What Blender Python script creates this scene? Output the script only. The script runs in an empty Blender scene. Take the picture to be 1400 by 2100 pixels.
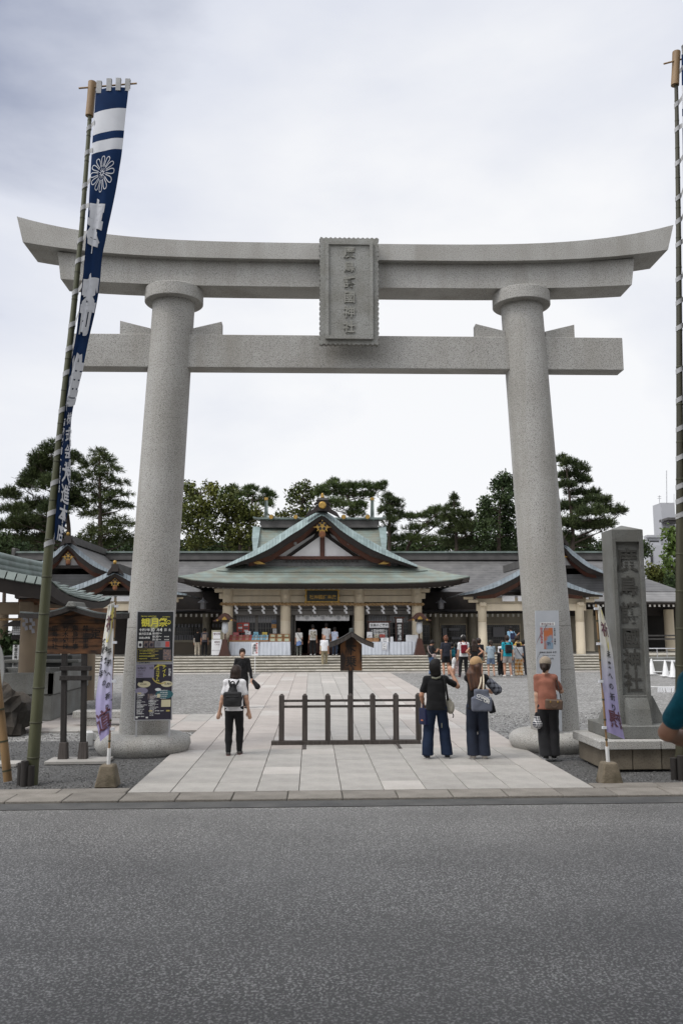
import bpy, math, random
import numpy as np
from math import sin, cos, pi, radians, atan, tan, sqrt
from mathutils import Vector, Matrix

S = bpy.context.scene
COL = S.collection
RNG = np.random.default_rng(7)
random.seed(7)

# ------------------------------------------------------------------ camera
F, PH, TH, RO, HC = 1750.0, .1352, .0355, -.004, 2.12      # focal length in photo pixels, pitch, yaw, roll, height

def ray(px, py):
    a = px - 700; b = py - 1050
    a, b = a*cos(RO) + b*sin(RO), -a*sin(RO) + b*cos(RO)
    x = a/F; v = -b/F
    d = cos(PH) - v*sin(PH); z = sin(PH) + v*cos(PH)
    return np.array([x*cos(TH) + d*sin(TH), -x*sin(TH) + d*cos(TH), z])

def A(px, py, Y):
    """point seen at photo pixel px, py that stands Y metres ahead"""
    r = ray(px, py)
    return np.array([0, 0, HC]) + r*(Y/r[1])

def G(px, py, z=0.0):
    r = ray(px, py)
    return np.array([0, 0, HC]) + r*((z - HC)/r[2])

cam_d = bpy.data.cameras.new('camera'); cam = bpy.data.objects.new('camera', cam_d); COL.objects.link(cam)
_f = Vector(ray(700, 1050)).normalized()
_r = Vector(ray(701, 1050) - ray(700, 1050)).normalized()
_u = _r.cross(_f).normalized()
cam.matrix_world = Matrix(((_r.x, _u.x, -_f.x, 0), (_r.y, _u.y, -_f.y, 0), (_r.z, _u.z, -_f.z, HC), (0, 0, 0, 1)))
cam_d.sensor_fit = 'VERTICAL'; cam_d.sensor_height = 36.0; cam_d.lens = F/2100*36.0
cam_d.clip_start = .1; cam_d.clip_end = 3000
S.camera = cam
cam_d.dof.use_dof = True; cam_d.dof.focus_distance = 15.8; cam_d.dof.aperture_fstop = 3.5
S.view_settings.view_transform = 'Standard'; S.view_settings.look = 'None'
S.view_settings.exposure = 0.22; S.view_settings.gamma = 1.0
try: S.view_settings.use_curve_mapping = False
except Exception: pass

# ------------------------------------------------------------------ sky and sun (bright overcast)
SUN_EL, SUN_AZ = radians(56), radians(-122)                  # azimuth from +Y towards +X
W = bpy.data.worlds.new('World'); S.world = W; W.use_nodes = True
nt = W.node_tree; nt.nodes.clear()
def wn(t, **k):
    n = nt.nodes.new(t)
    for a, b in k.items(): setattr(n, a, b)
    return n
out = wn('ShaderNodeOutputWorld'); bg = wn('ShaderNodeBackground')
sky = wn('ShaderNodeTexSky', sky_type='NISHITA', sun_disc=False)
sky.sun_elevation = SUN_EL; sky.sun_rotation = SUN_AZ
skm = wn('ShaderNodeMixRGB', blend_type='MULTIPLY'); skm.inputs[0].default_value = 1; skm.inputs[2].default_value = (.10, .10, .10, 1)
tc = wn('ShaderNodeTexCoord')
mp = wn('ShaderNodeMapping'); mp.inputs['Scale'].default_value = (1.0, 1.0, 2.1); mp.inputs['Location'].default_value = (-.77, .26, -4.95)
n1 = wn('ShaderNodeTexNoise'); n1.inputs['Scale'].default_value = 1.7; n1.inputs['Detail'].default_value = 7; n1.inputs['Roughness'].default_value = .5; n1.inputs['Distortion'].default_value = .4
n2 = wn('ShaderNodeTexNoise'); n2.inputs['Scale'].default_value = 5.2; n2.inputs['Detail'].default_value = 6; n2.inputs['Roughness'].default_value = .55
# brightness of the cloud deck: brightest round the veiled sun, grey-blue away from it
dot = wn('ShaderNodeVectorMath', operation='DOT_PRODUCT'); GLOW_EL, GLOW_AZ = radians(11), radians(3)
dot.inputs[1].default_value = (cos(GLOW_EL)*sin(GLOW_AZ), cos(GLOW_EL)*cos(GLOW_AZ), sin(GLOW_EL))
glow = wn('ShaderNodeMapRange'); glow.inputs['From Min'].default_value = .79; glow.inputs['From Max'].default_value = .97
glow.inputs['To Min'].default_value = -.50; glow.inputs['To Max'].default_value = .22
ad = wn('ShaderNodeMath', operation='MULTIPLY_ADD'); ad.inputs[1].default_value = 1.7
ad2 = wn('ShaderNodeMath', operation='MULTIPLY_ADD'); ad2.inputs[1].default_value = .40
ramp = wn('ShaderNodeValToRGB')
cr = ramp.color_ramp; cr.elements[0].position = .05; cr.elements[0].color = (.25, .285, .395, 1)
cr.elements[1].position = .98; cr.elements[1].color = (.84, .845, .86, 1)
e = cr.elements.new(.5); e.color = (.66, .685, .76, 1)
mixc = wn('ShaderNodeMixRGB'); mixc.inputs[0].default_value = .95
L = nt.links.new
L(tc.outputs['Generated'], mp.inputs['Vector']); L(mp.outputs[0], n1.inputs['Vector']); L(mp.outputs[0], n2.inputs['Vector'])
L(tc.outputs['Generated'], dot.inputs[0]); L(dot.outputs['Value'], glow.inputs['Value'])
far = wn('ShaderNodeMapRange', interpolation_type='SMOOTHSTEP'); far.inputs['From Min'].default_value = .74; far.inputs['From Max'].default_value = .45; far.inputs['To Max'].default_value = .56
fsum = wn('ShaderNodeMath', operation='ADD'); L(dot.outputs['Value'], far.inputs['Value']); L(far.outputs[0], fsum.inputs[0]); L(glow.outputs[0], fsum.inputs[1])
L(n1.outputs['Fac'], ad.inputs[0]); L(fsum.outputs[0], ad.inputs[2])
sc_ = wn('ShaderNodeMath', operation='MULTIPLY'); sc_.operation = 'MULTIPLY_ADD'; sc_.inputs[1].default_value = 1.0; sc_.inputs[2].default_value = -.28
L(n2.outputs['Fac'], ad2.inputs[0]); L(ad.outputs[0], ad2.inputs[2]); L(ad2.outputs[0], sc_.inputs[0]); L(sc_.outputs[0], ramp.inputs[0])
L(sky.outputs[0], skm.inputs[1]); L(skm.outputs[0], mixc.inputs[1]); L(ramp.outputs[0], mixc.inputs[2]); 
sdot = wn('ShaderNodeVectorMath', operation='DOT_PRODUCT'); sdot.inputs[1].default_value = (cos(SUN_EL)*sin(SUN_AZ), cos(SUN_EL)*cos(SUN_AZ), sin(SUN_EL))
smr = wn('ShaderNodeMapRange', interpolation_type='SMOOTHSTEP'); smr.inputs['From Min'].default_value = .62; smr.inputs['From Max'].default_value = 1.0; smr.inputs['To Min'].default_value = 1.0; smr.inputs['To Max'].default_value = 3.2
smul = wn('ShaderNodeVectorMath', operation='SCALE')
L(tc.outputs['Generated'], sdot.inputs[0]); L(sdot.outputs['Value'], smr.inputs['Value']); L(mixc.outputs[0], smul.inputs[0]); L(smr.outputs[0], smul.inputs['Scale']); L(smul.outputs[0], bg.inputs[0])
bg.inputs[1].default_value = 1.0
L(bg.outputs[0], out.inputs[0])
sun_d = bpy.data.lights.new('sun', 'SUN'); sun_d.energy = 1.15; sun_d.angle = radians(18); sun_d.color = (1, .95, .87)
sun = bpy.data.objects.new('sun', sun_d); COL.objects.link(sun)
sd = Vector((cos(SUN_EL)*sin(SUN_AZ), cos(SUN_EL)*cos(SUN_AZ), sin(SUN_EL)))
sun.rotation_euler = sd.to_track_quat('Z', 'Y').to_euler()

# ------------------------------------------------------------------ materials
def mat(name, col, rough=.7, col2=None, scale=3., bump=0., bscale=40., speck=None, sscale=120., samt=.5, metal=0., stretch=(1, 1, 1),
        rnd=0., spec=.5, lo=.35, hi=.65, detail=5., island=0., emit=0., extra=None, sheen=0.):
    m = bpy.data.materials.new(name); m.use_nodes = True
    t = m.node_tree; b = t.nodes['Principled BSDF']; lk = t.links.new
    b.inputs['Roughness'].default_value = rough; b.inputs['Metallic'].default_value = metal
    b.inputs['Specular IOR Level'].default_value = spec
    b.inputs['Base Color'].default_value = (*col, 1)
    m.diffuse_color = (*col, 1)
    tcn = t.nodes.new('ShaderNodeTexCoord'); mpn = t.nodes.new('ShaderNodeMapping'); mpn.inputs['Scale'].default_value = stretch
    lk(tcn.outputs['Object'], mpn.inputs['Vector'])
    cur = None
    if col2 is not None:
        n = t.nodes.new('ShaderNodeTexNoise'); n.inputs['Scale'].default_value = scale; n.inputs['Detail'].default_value = detail
        lk(mpn.outputs[0], n.inputs['Vector'])
        r = t.nodes.new('ShaderNodeMapRange'); r.inputs['From Min'].default_value = lo; r.inputs['From Max'].default_value = hi
        lk(n.outputs['Fac'], r.inputs['Value'])
        x = t.nodes.new('ShaderNodeMixRGB'); x.inputs[1].default_value = (*col, 1); x.inputs[2].default_value = (*col2, 1)
        lk(r.outputs[0], x.inputs[0]); cur = x.outputs[0]
    if speck is not None:
        n = t.nodes.new('ShaderNodeTexNoise'); n.inputs['Scale'].default_value = sscale; n.inputs['Detail'].default_value = 2
        lk(tcn.outputs['Object'], n.inputs['Vector'])
        r = t.nodes.new('ShaderNodeMapRange'); r.inputs['From Min'].default_value = .5; r.inputs['From Max'].default_value = .66
        lk(n.outputs['Fac'], r.inputs['Value'])
        mu = t.nodes.new('ShaderNodeMath'); mu.operation = 'MULTIPLY'; mu.inputs[1].default_value = samt; lk(r.outputs[0], mu.inputs[0])
        x = t.nodes.new('ShaderNodeMixRGB'); x.inputs[2].default_value = (*speck, 1)
        if cur is None: x.inputs[1].default_value = (*col, 1)
        else: lk(cur, x.inputs[1])
        lk(mu.outputs[0], x.inputs[0]); cur = x.outputs[0]
    if rnd or island:
        if rnd:
            o = t.nodes.new('ShaderNodeObjectInfo'); src = o.outputs['Random']; amt = rnd
        else:
            o = t.nodes.new('ShaderNodeNewGeometry'); src = o.outputs['Random Per Island']; amt = island
        r = t.nodes.new('ShaderNodeMapRange'); r.inputs['To Min'].default_value = 1 - amt; r.inputs['To Max'].default_value = 1 + amt
        lk(src, r.inputs['Value'])
        h = t.nodes.new('ShaderNodeHueSaturation')
        if cur is None: h.inputs['Color'].default_value = (*col, 1)
        else: lk(cur, h.inputs['Color'])
        lk(r.outputs[0], h.inputs['Value']); cur = h.outputs[0]
    if extra: cur = extra(t, lk, tcn, mpn, b, cur)
    if cur is not None: lk(cur, b.inputs['Base Color'])
    if emit:
        b.inputs['Emission Strength'].default_value = emit; b.inputs['Emission Color'].default_value = (*col, 1)
    if sheen: b.inputs['Sheen Weight'].default_value = sheen
    if bump:
        n = t.nodes.new('ShaderNodeTexNoise'); n.inputs['Scale'].default_value = bscale; n.inputs['Detail'].default_value = 4
        lk(mpn.outputs[0], n.inputs['Vector'])
        bp = t.nodes.new('ShaderNodeBump'); bp.inputs['Strength'].default_value = bump; bp.inputs['Distance'].default_value = .02
        lk(n.outputs['Fac'], bp.inputs['Height']); lk(bp.outputs[0], b.inputs['Normal'])
    return m

def streaks(c2, sx=6., sz=.35, amt=.6, lo=.45, hi=.7):
    """rain streaks / staining: noise stretched along the object's z"""
    def f(t, lk, tcn, mpn, b, cur):
        mm = t.nodes.new('ShaderNodeMapping'); mm.inputs['Scale'].default_value = (sx, sx, sz); lk(tcn.outputs['Object'], mm.inputs['Vector'])
        n = t.nodes.new('ShaderNodeTexNoise'); n.inputs['Scale'].default_value = 1.0; n.inputs['Detail'].default_value = 5; lk(mm.outputs[0], n.inputs['Vector'])
        r = t.nodes.new('ShaderNodeMapRange'); r.inputs['From Min'].default_value = lo; r.inputs['From Max'].default_value = hi; r.inputs['To Max'].default_value = amt
        lk(n.outputs['Fac'], r.inputs['Value'])
        x = t.nodes.new('ShaderNodeMixRGB'); x.inputs[2].default_value = (*c2, 1)
        if cur is None: x.inputs[1].default_value = b.inputs['Base Color'].default_value
        else: lk(cur, x.inputs[1])
        lk(r.outputs[0], x.inputs[0]); return x.outputs[0]
    return f

def rows(period, dark=.55, axis=2, w=.12, cross=None):
    """fine courses of far roofing: thin dark joint every `period` metres"""
    def f(t, lk, tcn, mpn, b, cur):
        sp = t.nodes.new('ShaderNodeSeparateXYZ'); lk(tcn.outputs['Object'], sp.inputs[0])
        def line(ax, per, ww):
            d = t.nodes.new('ShaderNodeMath'); d.operation = 'DIVIDE'; d.inputs[1].default_value = per; lk(sp.outputs[ax], d.inputs[0])
            fr = t.nodes.new('ShaderNodeMath'); fr.operation = 'FRACT'; lk(d.outputs[0], fr.inputs[0])
            lt = t.nodes.new('ShaderNodeMath'); lt.operation = 'LESS_THAN'; lt.inputs[1].default_value = ww; lk(fr.outputs[0], lt.inputs[0])
            return lt.outputs[0]
        l1 = line(axis, period, w)
        if cross:
            l2 = line(cross[0], cross[1], cross[2]); mx = t.nodes.new('ShaderNodeMath'); mx.operation = 'MAXIMUM'; lk(l1, mx.inputs[0]); lk(l2, mx.inputs[1]); l1 = mx.outputs[0]
        mu = t.nodes.new('ShaderNodeMath'); mu.operation = 'MULTIPLY'; mu.inputs[1].default_value = dark; lk(l1, mu.inputs[0])
        x = t.nodes.new('ShaderNodeMixRGB'); x.inputs[2].default_value = (.015, .017, .017, 1)
        if cur is None: x.inputs[1].default_value = b.inputs['Base Color'].default_value
        else: lk(cur, x.inputs[1])
        lk(mu.outputs[0], x.inputs[0]); return x.outputs[0]
    return f
def wheel_wear(amt, c2):
    """bands polished by wheels: noise drawn out along the road"""
    def f(t, lk, tcn, mpn, b, cur):
        mm = t.nodes.new('ShaderNodeMapping'); mm.inputs['Scale'].default_value = (.03, .75, 1); lk(tcn.outputs['Object'], mm.inputs['Vector'])
        n = t.nodes.new('ShaderNodeTexNoise'); n.inputs['Scale'].default_value = 1.0; n.inputs['Detail'].default_value = 3; lk(mm.outputs[0], n.inputs['Vector'])
        r = t.nodes.new('ShaderNodeMapRange'); r.inputs['From Min'].default_value = .4; r.inputs['From Max'].default_value = .68; r.inputs['To Max'].default_value = amt; lk(n.outputs['Fac'], r.inputs['Value'])
        x = t.nodes.new('ShaderNodeMixRGB'); x.inputs[2].default_value = (*c2, 1); lk(cur, x.inputs[1]); lk(r.outputs[0], x.inputs[0]); return x.outputs[0]
    return f
def chain(*fs):
    def f(t, lk, tcn, mpn, b, cur):
        for g in fs: cur = g(t, lk, tcn, mpn, b, cur)
        return cur
    return f
def gradz(z0, z1, stops):
    """dyed cloth: colour print that changes from hem to top"""
    def f(t, lk, tcn, mpn, b, cur):
        sp = t.nodes.new('ShaderNodeSeparateXYZ'); lk(tcn.outputs['Object'], sp.inputs[0])
        r = t.nodes.new('ShaderNodeMapRange'); r.inputs['From Min'].default_value = z0; r.inputs['From Max'].default_value = z1; lk(sp.outputs[2], r.inputs['Value'])
        c = t.nodes.new('ShaderNodeValToRGB'); el = c.color_ramp.elements
        el[0].position = stops[0][0]; el[0].color = (*stops[0][1], 1); el[1].position = stops[-1][0]; el[1].color = (*stops[-1][1], 1)
        for p, q in stops[1:-1]:
            k = el.new(p); k.color = (*q, 1)
        lk(r.outputs[0], c.inputs[0]); return c.outputs[0]
    return f
def checks(c2, per, w=.5, mode='check', amt=1.):
    """woven check / plaid"""
    def f(t, lk, tcn, mpn, b, cur):
        sp = t.nodes.new('ShaderNodeSeparateXYZ'); lk(tcn.outputs['Object'], sp.inputs[0]); ls = []
        sm = t.nodes.new('ShaderNodeMath'); sm.operation = 'ADD'; lk(sp.outputs[0], sm.inputs[0]); lk(sp.outputs[1], sm.inputs[1])
        for src in (sm.outputs[0], sp.outputs[2]):
            d = t.nodes.new('ShaderNodeMath'); d.operation = 'DIVIDE'; d.inputs[1].default_value = per; lk(src, d.inputs[0])
            fr = t.nodes.new('ShaderNodeMath'); fr.operation = 'FRACT'; lk(d.outputs[0], fr.inputs[0])
            lt = t.nodes.new('ShaderNodeMath'); lt.operation = 'LESS_THAN'; lt.inputs[1].default_value = w; lk(fr.outputs[0], lt.inputs[0]); ls.append(lt.outputs[0])
        a = t.nodes.new('ShaderNodeMath'); a.operation = 'ADD'; lk(ls[0], a.inputs[0]); lk(ls[1], a.inputs[1])
        h = t.nodes.new('ShaderNodeMath'); h.operation = 'MULTIPLY'; h.inputs[1].default_value = .5*amt; lk(a.outputs[0], h.inputs[0])
        x = t.nodes.new('ShaderNodeMixRGB'); x.inputs[1].default_value = b.inputs['Base Color'].default_value; x.inputs[2].default_value = (*c2, 1)
        lk(h.outputs[0], x.inputs[0]); return x.outputs[0]
    return f

_flat = {}
def flat(col, rough=.75, metal=0.):
    k = (tuple(round(c, 3) for c in col), rough, metal)
    if k not in _flat:
        c = k[0]
        _flat[k] = mat('plain_%d' % len(_flat), c, rough, col2=tuple(v*.86 for v in c), scale=14, metal=metal)
    return _flat[k]
def cloth(col, amt=.8, scale=9, rough=.88):
    k = ('c', tuple(round(c, 3) for c in col), amt, scale)
    if k not in _flat:
        c = k[1]
        _flat[k] = mat('cloth_%d' % len(_flat), c, rough, col2=tuple(v*amt for v in c), scale=scale, bump=.25, bscale=60, spec=.2, sheen=.1)
    return _flat[k]

# ------------------------------------------------------------------ mesh builder
class MB:
    def __init__(s): s.v = []; s.f = []; s.m = []; s.n = 0; s.sm = []
    def add(s, V, Fs, m=0, smooth=False):
        V = np.asarray(V, float).reshape(-1, 3); o = s.n
        s.v.append(V); s.n += len(V)
        for f in Fs: s.f.append(tuple(int(i) + o for i in f))
        s.m += [m]*len(Fs); s.sm += [smooth]*len(Fs)
        return s
    def box(s, c, size, R=None, m=0, bev=0., top=None):
        """box centred at c; bev chamfers its edges; top = (sx, sy) of the upper face"""
        h = np.array(size, float)/2
        if bev <= 0:
            V = []
            for z in (-1, 1):
                k = (1, 1) if (top is None or z < 0) else (top[0]/size[0], top[1]/size[1])
                for x, y in ((-1, -1), (1, -1), (1, 1), (-1, 1)): V.append((x*h[0]*k[0], y*h[1]*k[1], z*h[2]))
            Fs = [(3, 2, 1, 0), (4, 5, 6, 7), (0, 1, 5, 4), (1, 2, 6, 5), (2, 3, 7, 6), (3, 0, 4, 7)]
        else:
            b = min(bev, min(h)*.8); V = []; ix = {}
            for x in (-1, 1):
                for y in (-1, 1):
                    for z in (-1, 1):
                        k = (1, 1) if (top is None or z < 0) else (top[0]/size[0], top[1]/size[1])
                        for ax in range(3):
                            p = np.array([x*h[0]*k[0], y*h[1]*k[1], z*h[2]])
                            sg = (x, y, z)
                            for q in range(3):
                                if q != ax: p[q] -= sg[q]*b
                            ix[(x, y, z, ax)] = len(V); V.append(p)
            Fs = []
            for ax in range(3):
                o1, o2 = [q for q in range(3) if q != ax]
                for sg in (-1, 1):
                    lst = []
                    for a_, b_ in ((-1, -1), (1, -1), (1, 1), (-1, 1)):
                        k = [0, 0, 0]; k[ax] = sg; k[o1] = a_; k[o2] = b_
                        lst.append(ix[(*k, ax)])
                    Fs.append(lst)
            for ax in range(3):
                o1, o2 = [q for q in range(3) if q != ax]
                for a_ in (-1, 1):
                    for b_ in (-1, 1):
                        k0 = [0, 0, 0]; k0[ax] = -1; k0[o1] = a_; k0[o2] = b_; k1 = list(k0); k1[ax] = 1
                        Fs.append([ix[(*k0, o1)], ix[(*k1, o1)], ix[(*k1, o2)], ix[(*k0, o2)]])
            for x in (-1, 1):
                for y in (-1, 1):
                    for z in (-1, 1): Fs.append([ix[(x, y, z, 0)], ix[(x, y, z, 1)], ix[(x, y, z, 2)]])
            # orient outwards
            Vn = np.array(V); G2 = []
            for f in Fs:
                P = Vn[list(f)]; nn = np.cross(P[1]-P[0], P[2]-P[0])
                G2.append(list(f) if nn @ P.mean(0) > 0 else list(f)[::-1])
            Fs = G2
        V = np.array(V)
        if R is not None: V = V @ np.array(R).T
        return s.add(V + np.array(c, float), Fs, m)
    def beam(s, a, b, w, h, m=0, up=(0, 0, 1), bev=0.):
        a = np.array(a, float); b = np.array(b, float); d = b - a; Ln = np.linalg.norm(d); d /= Ln
        u = np.array(up, float); x = np.cross(d, u); x /= np.linalg.norm(x); u = np.cross(x, d)
        return s.box((a + b)/2, (w, Ln, h), np.stack([x, d, u], 1), m, bev)
    def tube(s, P, r, n=10, m=0, caps=True, smooth=True, squash=None):
        P = np.asarray(P, float); k = len(P); r = np.broadcast_to(np.asarray(r, float), (k,))
        T = np.gradient(P, axis=0); T /= np.maximum(np.linalg.norm(T, axis=1, keepdims=True), 1e-9)
        ref = np.array([0, 0, 1.]) if abs(T[0][2]) < .9 else np.array([1., 0, 0])
        V = []
        x = np.cross(T[0], ref); x /= np.linalg.norm(x)
        for i in range(k):
            x = x - T[i]*(x @ T[i]); x /= np.linalg.norm(x); y = np.cross(T[i], x)
            an = np.arange(n)*2*pi/n
            V.append(P[i] + r[i]*(np.cos(an)[:, None]*x + np.sin(an)[:, None]*y))
        V = np.concatenate(V); Fs = []
        for i in range(k-1):
            for j in range(n):
                a = i*n + j; b = i*n + (j+1) % n
                Fs.append((a, b, b+n, a+n))
        s.add(V, Fs, m, smooth)
        if caps:
            s.add(V[:n], [tuple(range(n))[::-1]], m); s.add(V[-n:], [tuple(range(n))], m)
        return s
    def lathe(s, prof, c=(0, 0, 0), n=24, m=0, smooth=True):
        V = []; k = len(prof)
        for r, z in prof:
            for j in range(n):
                a = 2*pi*j/n; V.append((c[0] + r*cos(a), c[1] + r*sin(a), c[2] + z))
        Fs = []
        for i in range(k-1):
            for j in range(n):
                a = i*n + j; b = i*n + (j+1) % n; Fs.append((a, b, b+n, a+n))
        s.add(V, Fs, m, smooth)
        s.add(V[:n], [tuple(range(n))[::-1]], m); s.add(V[-n:], [tuple(range(n))], m)
        return s
    def grid(s, P, m=0, smooth=True, closed=False, flip=False):
        P = np.asarray(P, float); nu, nv = P.shape[:2]; Fs = []
        for i in range(nu-1):
            for j in range(nv-1 if not closed else nv):
                q = (i*nv + j, i*nv + (j+1) % nv, (i+1)*nv + (j+1) % nv, (i+1)*nv + j)
                Fs.append(q[::-1] if flip else q)
        return s.add(P.reshape(-1, 3), Fs, m, smooth)
    def slab(s, P, off, m=0, smooth=True):
        """grid with thickness: off (vector) shifts the second skin, edges closed"""
        P = np.asarray(P, float); Q = P + np.asarray(off, float)
        s.grid(P, m, smooth); s.grid(Q, m, smooth, flip=True)
        for a, b in ((P[0], Q[0]), (P[-1], Q[-1]), (P[:, 0], Q[:, 0]), (P[:, -1], Q[:, -1])):
            s.grid(np.stack([a, b]), m, False)
        return s
    def prism(s, poly, f0, f1, m=0):
        """poly: list of (u, v); f0, f1 map (u, v) to the two end faces"""
        n = len(poly); V = [f0(u, v) for u, v in poly] + [f1(u, v) for u, v in poly]
        Fs = [tuple(range(n))[::-1], tuple(range(n, 2*n))] + [(i, (i+1) % n, n + (i+1) % n, n + i) for i in range(n)]
        return s.add(V, Fs, m)
    def poly(s, V, m=0): return s.add(V, [tuple(range(len(V)))], m)
    def text(s, st, o, ex, ey, size, vert=False, depth=0., m=0, gap=1.0, fmap=None, sub=0, nrm=None, bold=False):
        """lettering; o = centre of first character (vert) or left baseline start; ex, ey unit axes"""
        o = np.array(o, float); ex = np.array(ex, float); ey = np.array(ey, float)
        nz = np.cross(ex, ey) if nrm is None else np.array(nrm, float)
        x = 0.
        for i, ch in enumerate(st):
            g = (BOLD if bold and ch in BOLD else GLY).get(ch)
            if ch == ' ' or g is None:
                x += .4*size*gap; continue
            V, Fs, B, wd = g
            if vert: off = np.array([-.5*wd, -i*gap]); 
            else: off = np.array([x/size, 0.])
            V2 = (V + off)*size
            F2 = Fs
            for _ in range(sub): V2, F2 = subdiv(V2, F2)
            P = np.array([fmap(u, v) for u, v in V2]) if fmap else o + V2[:, :1]*ex + V2[:, 1:]*ey
            if depth:
                n = len(P); Q = P + nz*depth
                s.add(np.concatenate([P, Q]), [tuple(np.array(f) + n) for f in F2] + [(a, b, b+n, a+n) for a, b in B], m)
            else: s.add(P, F2, m)
            x += (wd if wd < .85 else 1.)*size*gap*1.02 + (.06*size if wd < .85 else 0)
        return s
    def build(s, name, mats, parent=None, local=False, loc=None, **tags):
        me = bpy.data.meshes.new(name)
        V = np.concatenate(s.v) if s.v else np.zeros((0, 3))
        org = np.zeros(3)
        if loc is not None and not local: V = V - np.array(loc)
        elif parent is not None and not local:
            V = V - np.array(parent.get('_o', (0, 0, 0)) if False else ORG.get(parent.name, np.zeros(3)))
        me.from_pydata(V.tolist(), [], s.f); 
        if not isinstance(mats, (list, tuple)): mats = [mats]
        for q in mats: me.materials.append(q)
        if len(s.f):
            me.polygons.foreach_set('material_index', s.m); me.polygons.foreach_set('use_smooth', s.sm)
        me.update()
        o = bpy.data.objects.new(name, me); COL.objects.link(o)
        if parent is not None:
            o.parent = parent; ORG[o.name] = ORG.get(parent.name, np.zeros(3))
        elif loc is not None: o.location = loc; ORG[o.name] = np.array(loc, float)
        else: ORG[o.name] = np.zeros(3)
        for k, v in tags.items(): o[k] = v
        return o
ORG = {}
def subdiv(V, Fs):
    V = [tuple(v) for v in V]; ix = {}; out = []
    def mid(a, b):
        k = (min(a, b), max(a, b))
        if k not in ix:
            ix[k] = len(V); V.append(tuple((np.array(V[a]) + np.array(V[b]))/2))
        return ix[k]
    for f in Fs:
        if len(f) != 3: out.append(f); continue
        a, b, c = f; ab, bc, ca = mid(a, b), mid(b, c), mid(c, a)
        out += [(a, ab, ca), (ab, b, bc), (ca, bc, c), (ab, bc, ca)]
    return np.array(V), out

def rotz(a): return np.array([[cos(a), -sin(a), 0], [sin(a), cos(a), 0], [0, 0, 1.]])
def rotx(a): return np.array([[1, 0, 0], [0, cos(a), -sin(a)], [0, sin(a), cos(a)]])
def roty(a): return np.array([[cos(a), 0, sin(a)], [0, 1, 0], [-sin(a), 0, cos(a)]])

def thing(name, label, cat, loc=(0, 0, 0), rz=0., group=None):
    o = bpy.data.objects.new(name, None); COL.objects.link(o); o.empty_display_size = .1
    o.location = loc; o.rotation_euler = (0, 0, rz); o['label'] = label; o['category'] = cat
    if group: o['group'] = group
    ORG[o.name] = np.array(loc, float)
    return o
def tag(o, label, cat, group=None):
    o['label'] = label; o['category'] = cat
    if group: o['group'] = group
    return o
def copy_thing(src, loc, rz=0., label=None, scale=None):
    r = src.copy(); COL.objects.link(r); r.location = loc; r.rotation_euler = (0, 0, rz); ORG[r.name] = np.array(loc, float)
    if scale: r.scale = (scale,)*3
    if label: r['label'] = label
    for ch in [c for c in ALLOBJ() if c.parent == src]:
        c = ch.copy(); COL.objects.link(c); c.parent = r
        for g in [q for q in ALLOBJ() if q.parent == ch]:
            d = g.copy(); COL.objects.link(d); d.parent = c
    return r
def ALLOBJ(): return list(COL.objects)
def piece(name, me, loc, parent=None, rz=0., **tags):
    """another copy of a shared mesh"""
    o = bpy.data.objects.new(name, me); COL.objects.link(o); o.location = loc; o.rotation_euler = (0, 0, rz)
    if parent is not None: o.parent = parent
    for k, v in tags.items(): o[k] = v
    return o

# ------------------------------------------------------------------ lettering: outlines of the built-in font, one pass
CH = set('廣島護國神社奉寄進令和六年一月吉日株式会大進本店祥寄観祭7年10月4日土18:00〜31930演奏舞典広島城お月見ナイトミュージアム5未来へのりいの祈平慰終戦80年道'
         '祭典のご案内下乗定禁止馬車魚鳥捕事竹木伐採御朱印授与所お守祓受付参拝順路家内安全交通厄除合格縁結宮司神職七五三令初宮詣参月齋会場案内限定御志納円700円CrowdyOn!&()最後列'
         'こちらEventFebruary限朱印Thenitialofshrinemooviewgcastl徳川毛利元就輝古戦国博物館無料開催手水舎落納骨')
def load_glyphs(CH=CH, offset=.018):
    obs = []
    for ch in sorted(CH):
        c = bpy.data.curves.new('g', 'FONT'); c.body = ch; c.size = 1.0; c.resolution_u = 2; c.offset = offset; c.fill_mode = 'BOTH'
        o = bpy.data.objects.new('g', c); COL.objects.link(o); obs.append((ch, o, c))
    dg = bpy.context.evaluated_depsgraph_get(); gl = {}
    for ch, o, c in obs:
        ev = o.evaluated_get(dg); me = ev.to_mesh()
        n = len(me.vertices)
        if n:
            V = np.zeros(n*3); me.vertices.foreach_get('co', V); V = V.reshape(-1, 3)[:, :2]
            key = {}; rm = []
            U = []
            for v in np.round(V, 4):
                t = tuple(v)
                if t not in key: key[t] = len(U); U.append(t)
                rm.append(key[t])
            Fs = []
            for p in me.polygons:
                f = [rm[i] for i in p.vertices]
                if len(set(f)) == len(f): Fs.append(tuple(f))
            cnt = {}
            for f in Fs:
                for i in range(len(f)):
                    a, b = f[i], f[(i+1) % len(f)]; cnt[(a, b)] = cnt.get((a, b), 0) + 1
            B = [(a, b) for (a, b) in cnt if (b, a) not in cnt]
            U = np.array(U); wd = U[:, 0].max()
            gl[ch] = (U, Fs, B, wd)
        ev.to_mesh_clear()
    for ch, o, c in obs:
        bpy.data.objects.remove(o); bpy.data.curves.remove(c)
    return gl
GLY = load_glyphs()
BOLD = GLY

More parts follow.
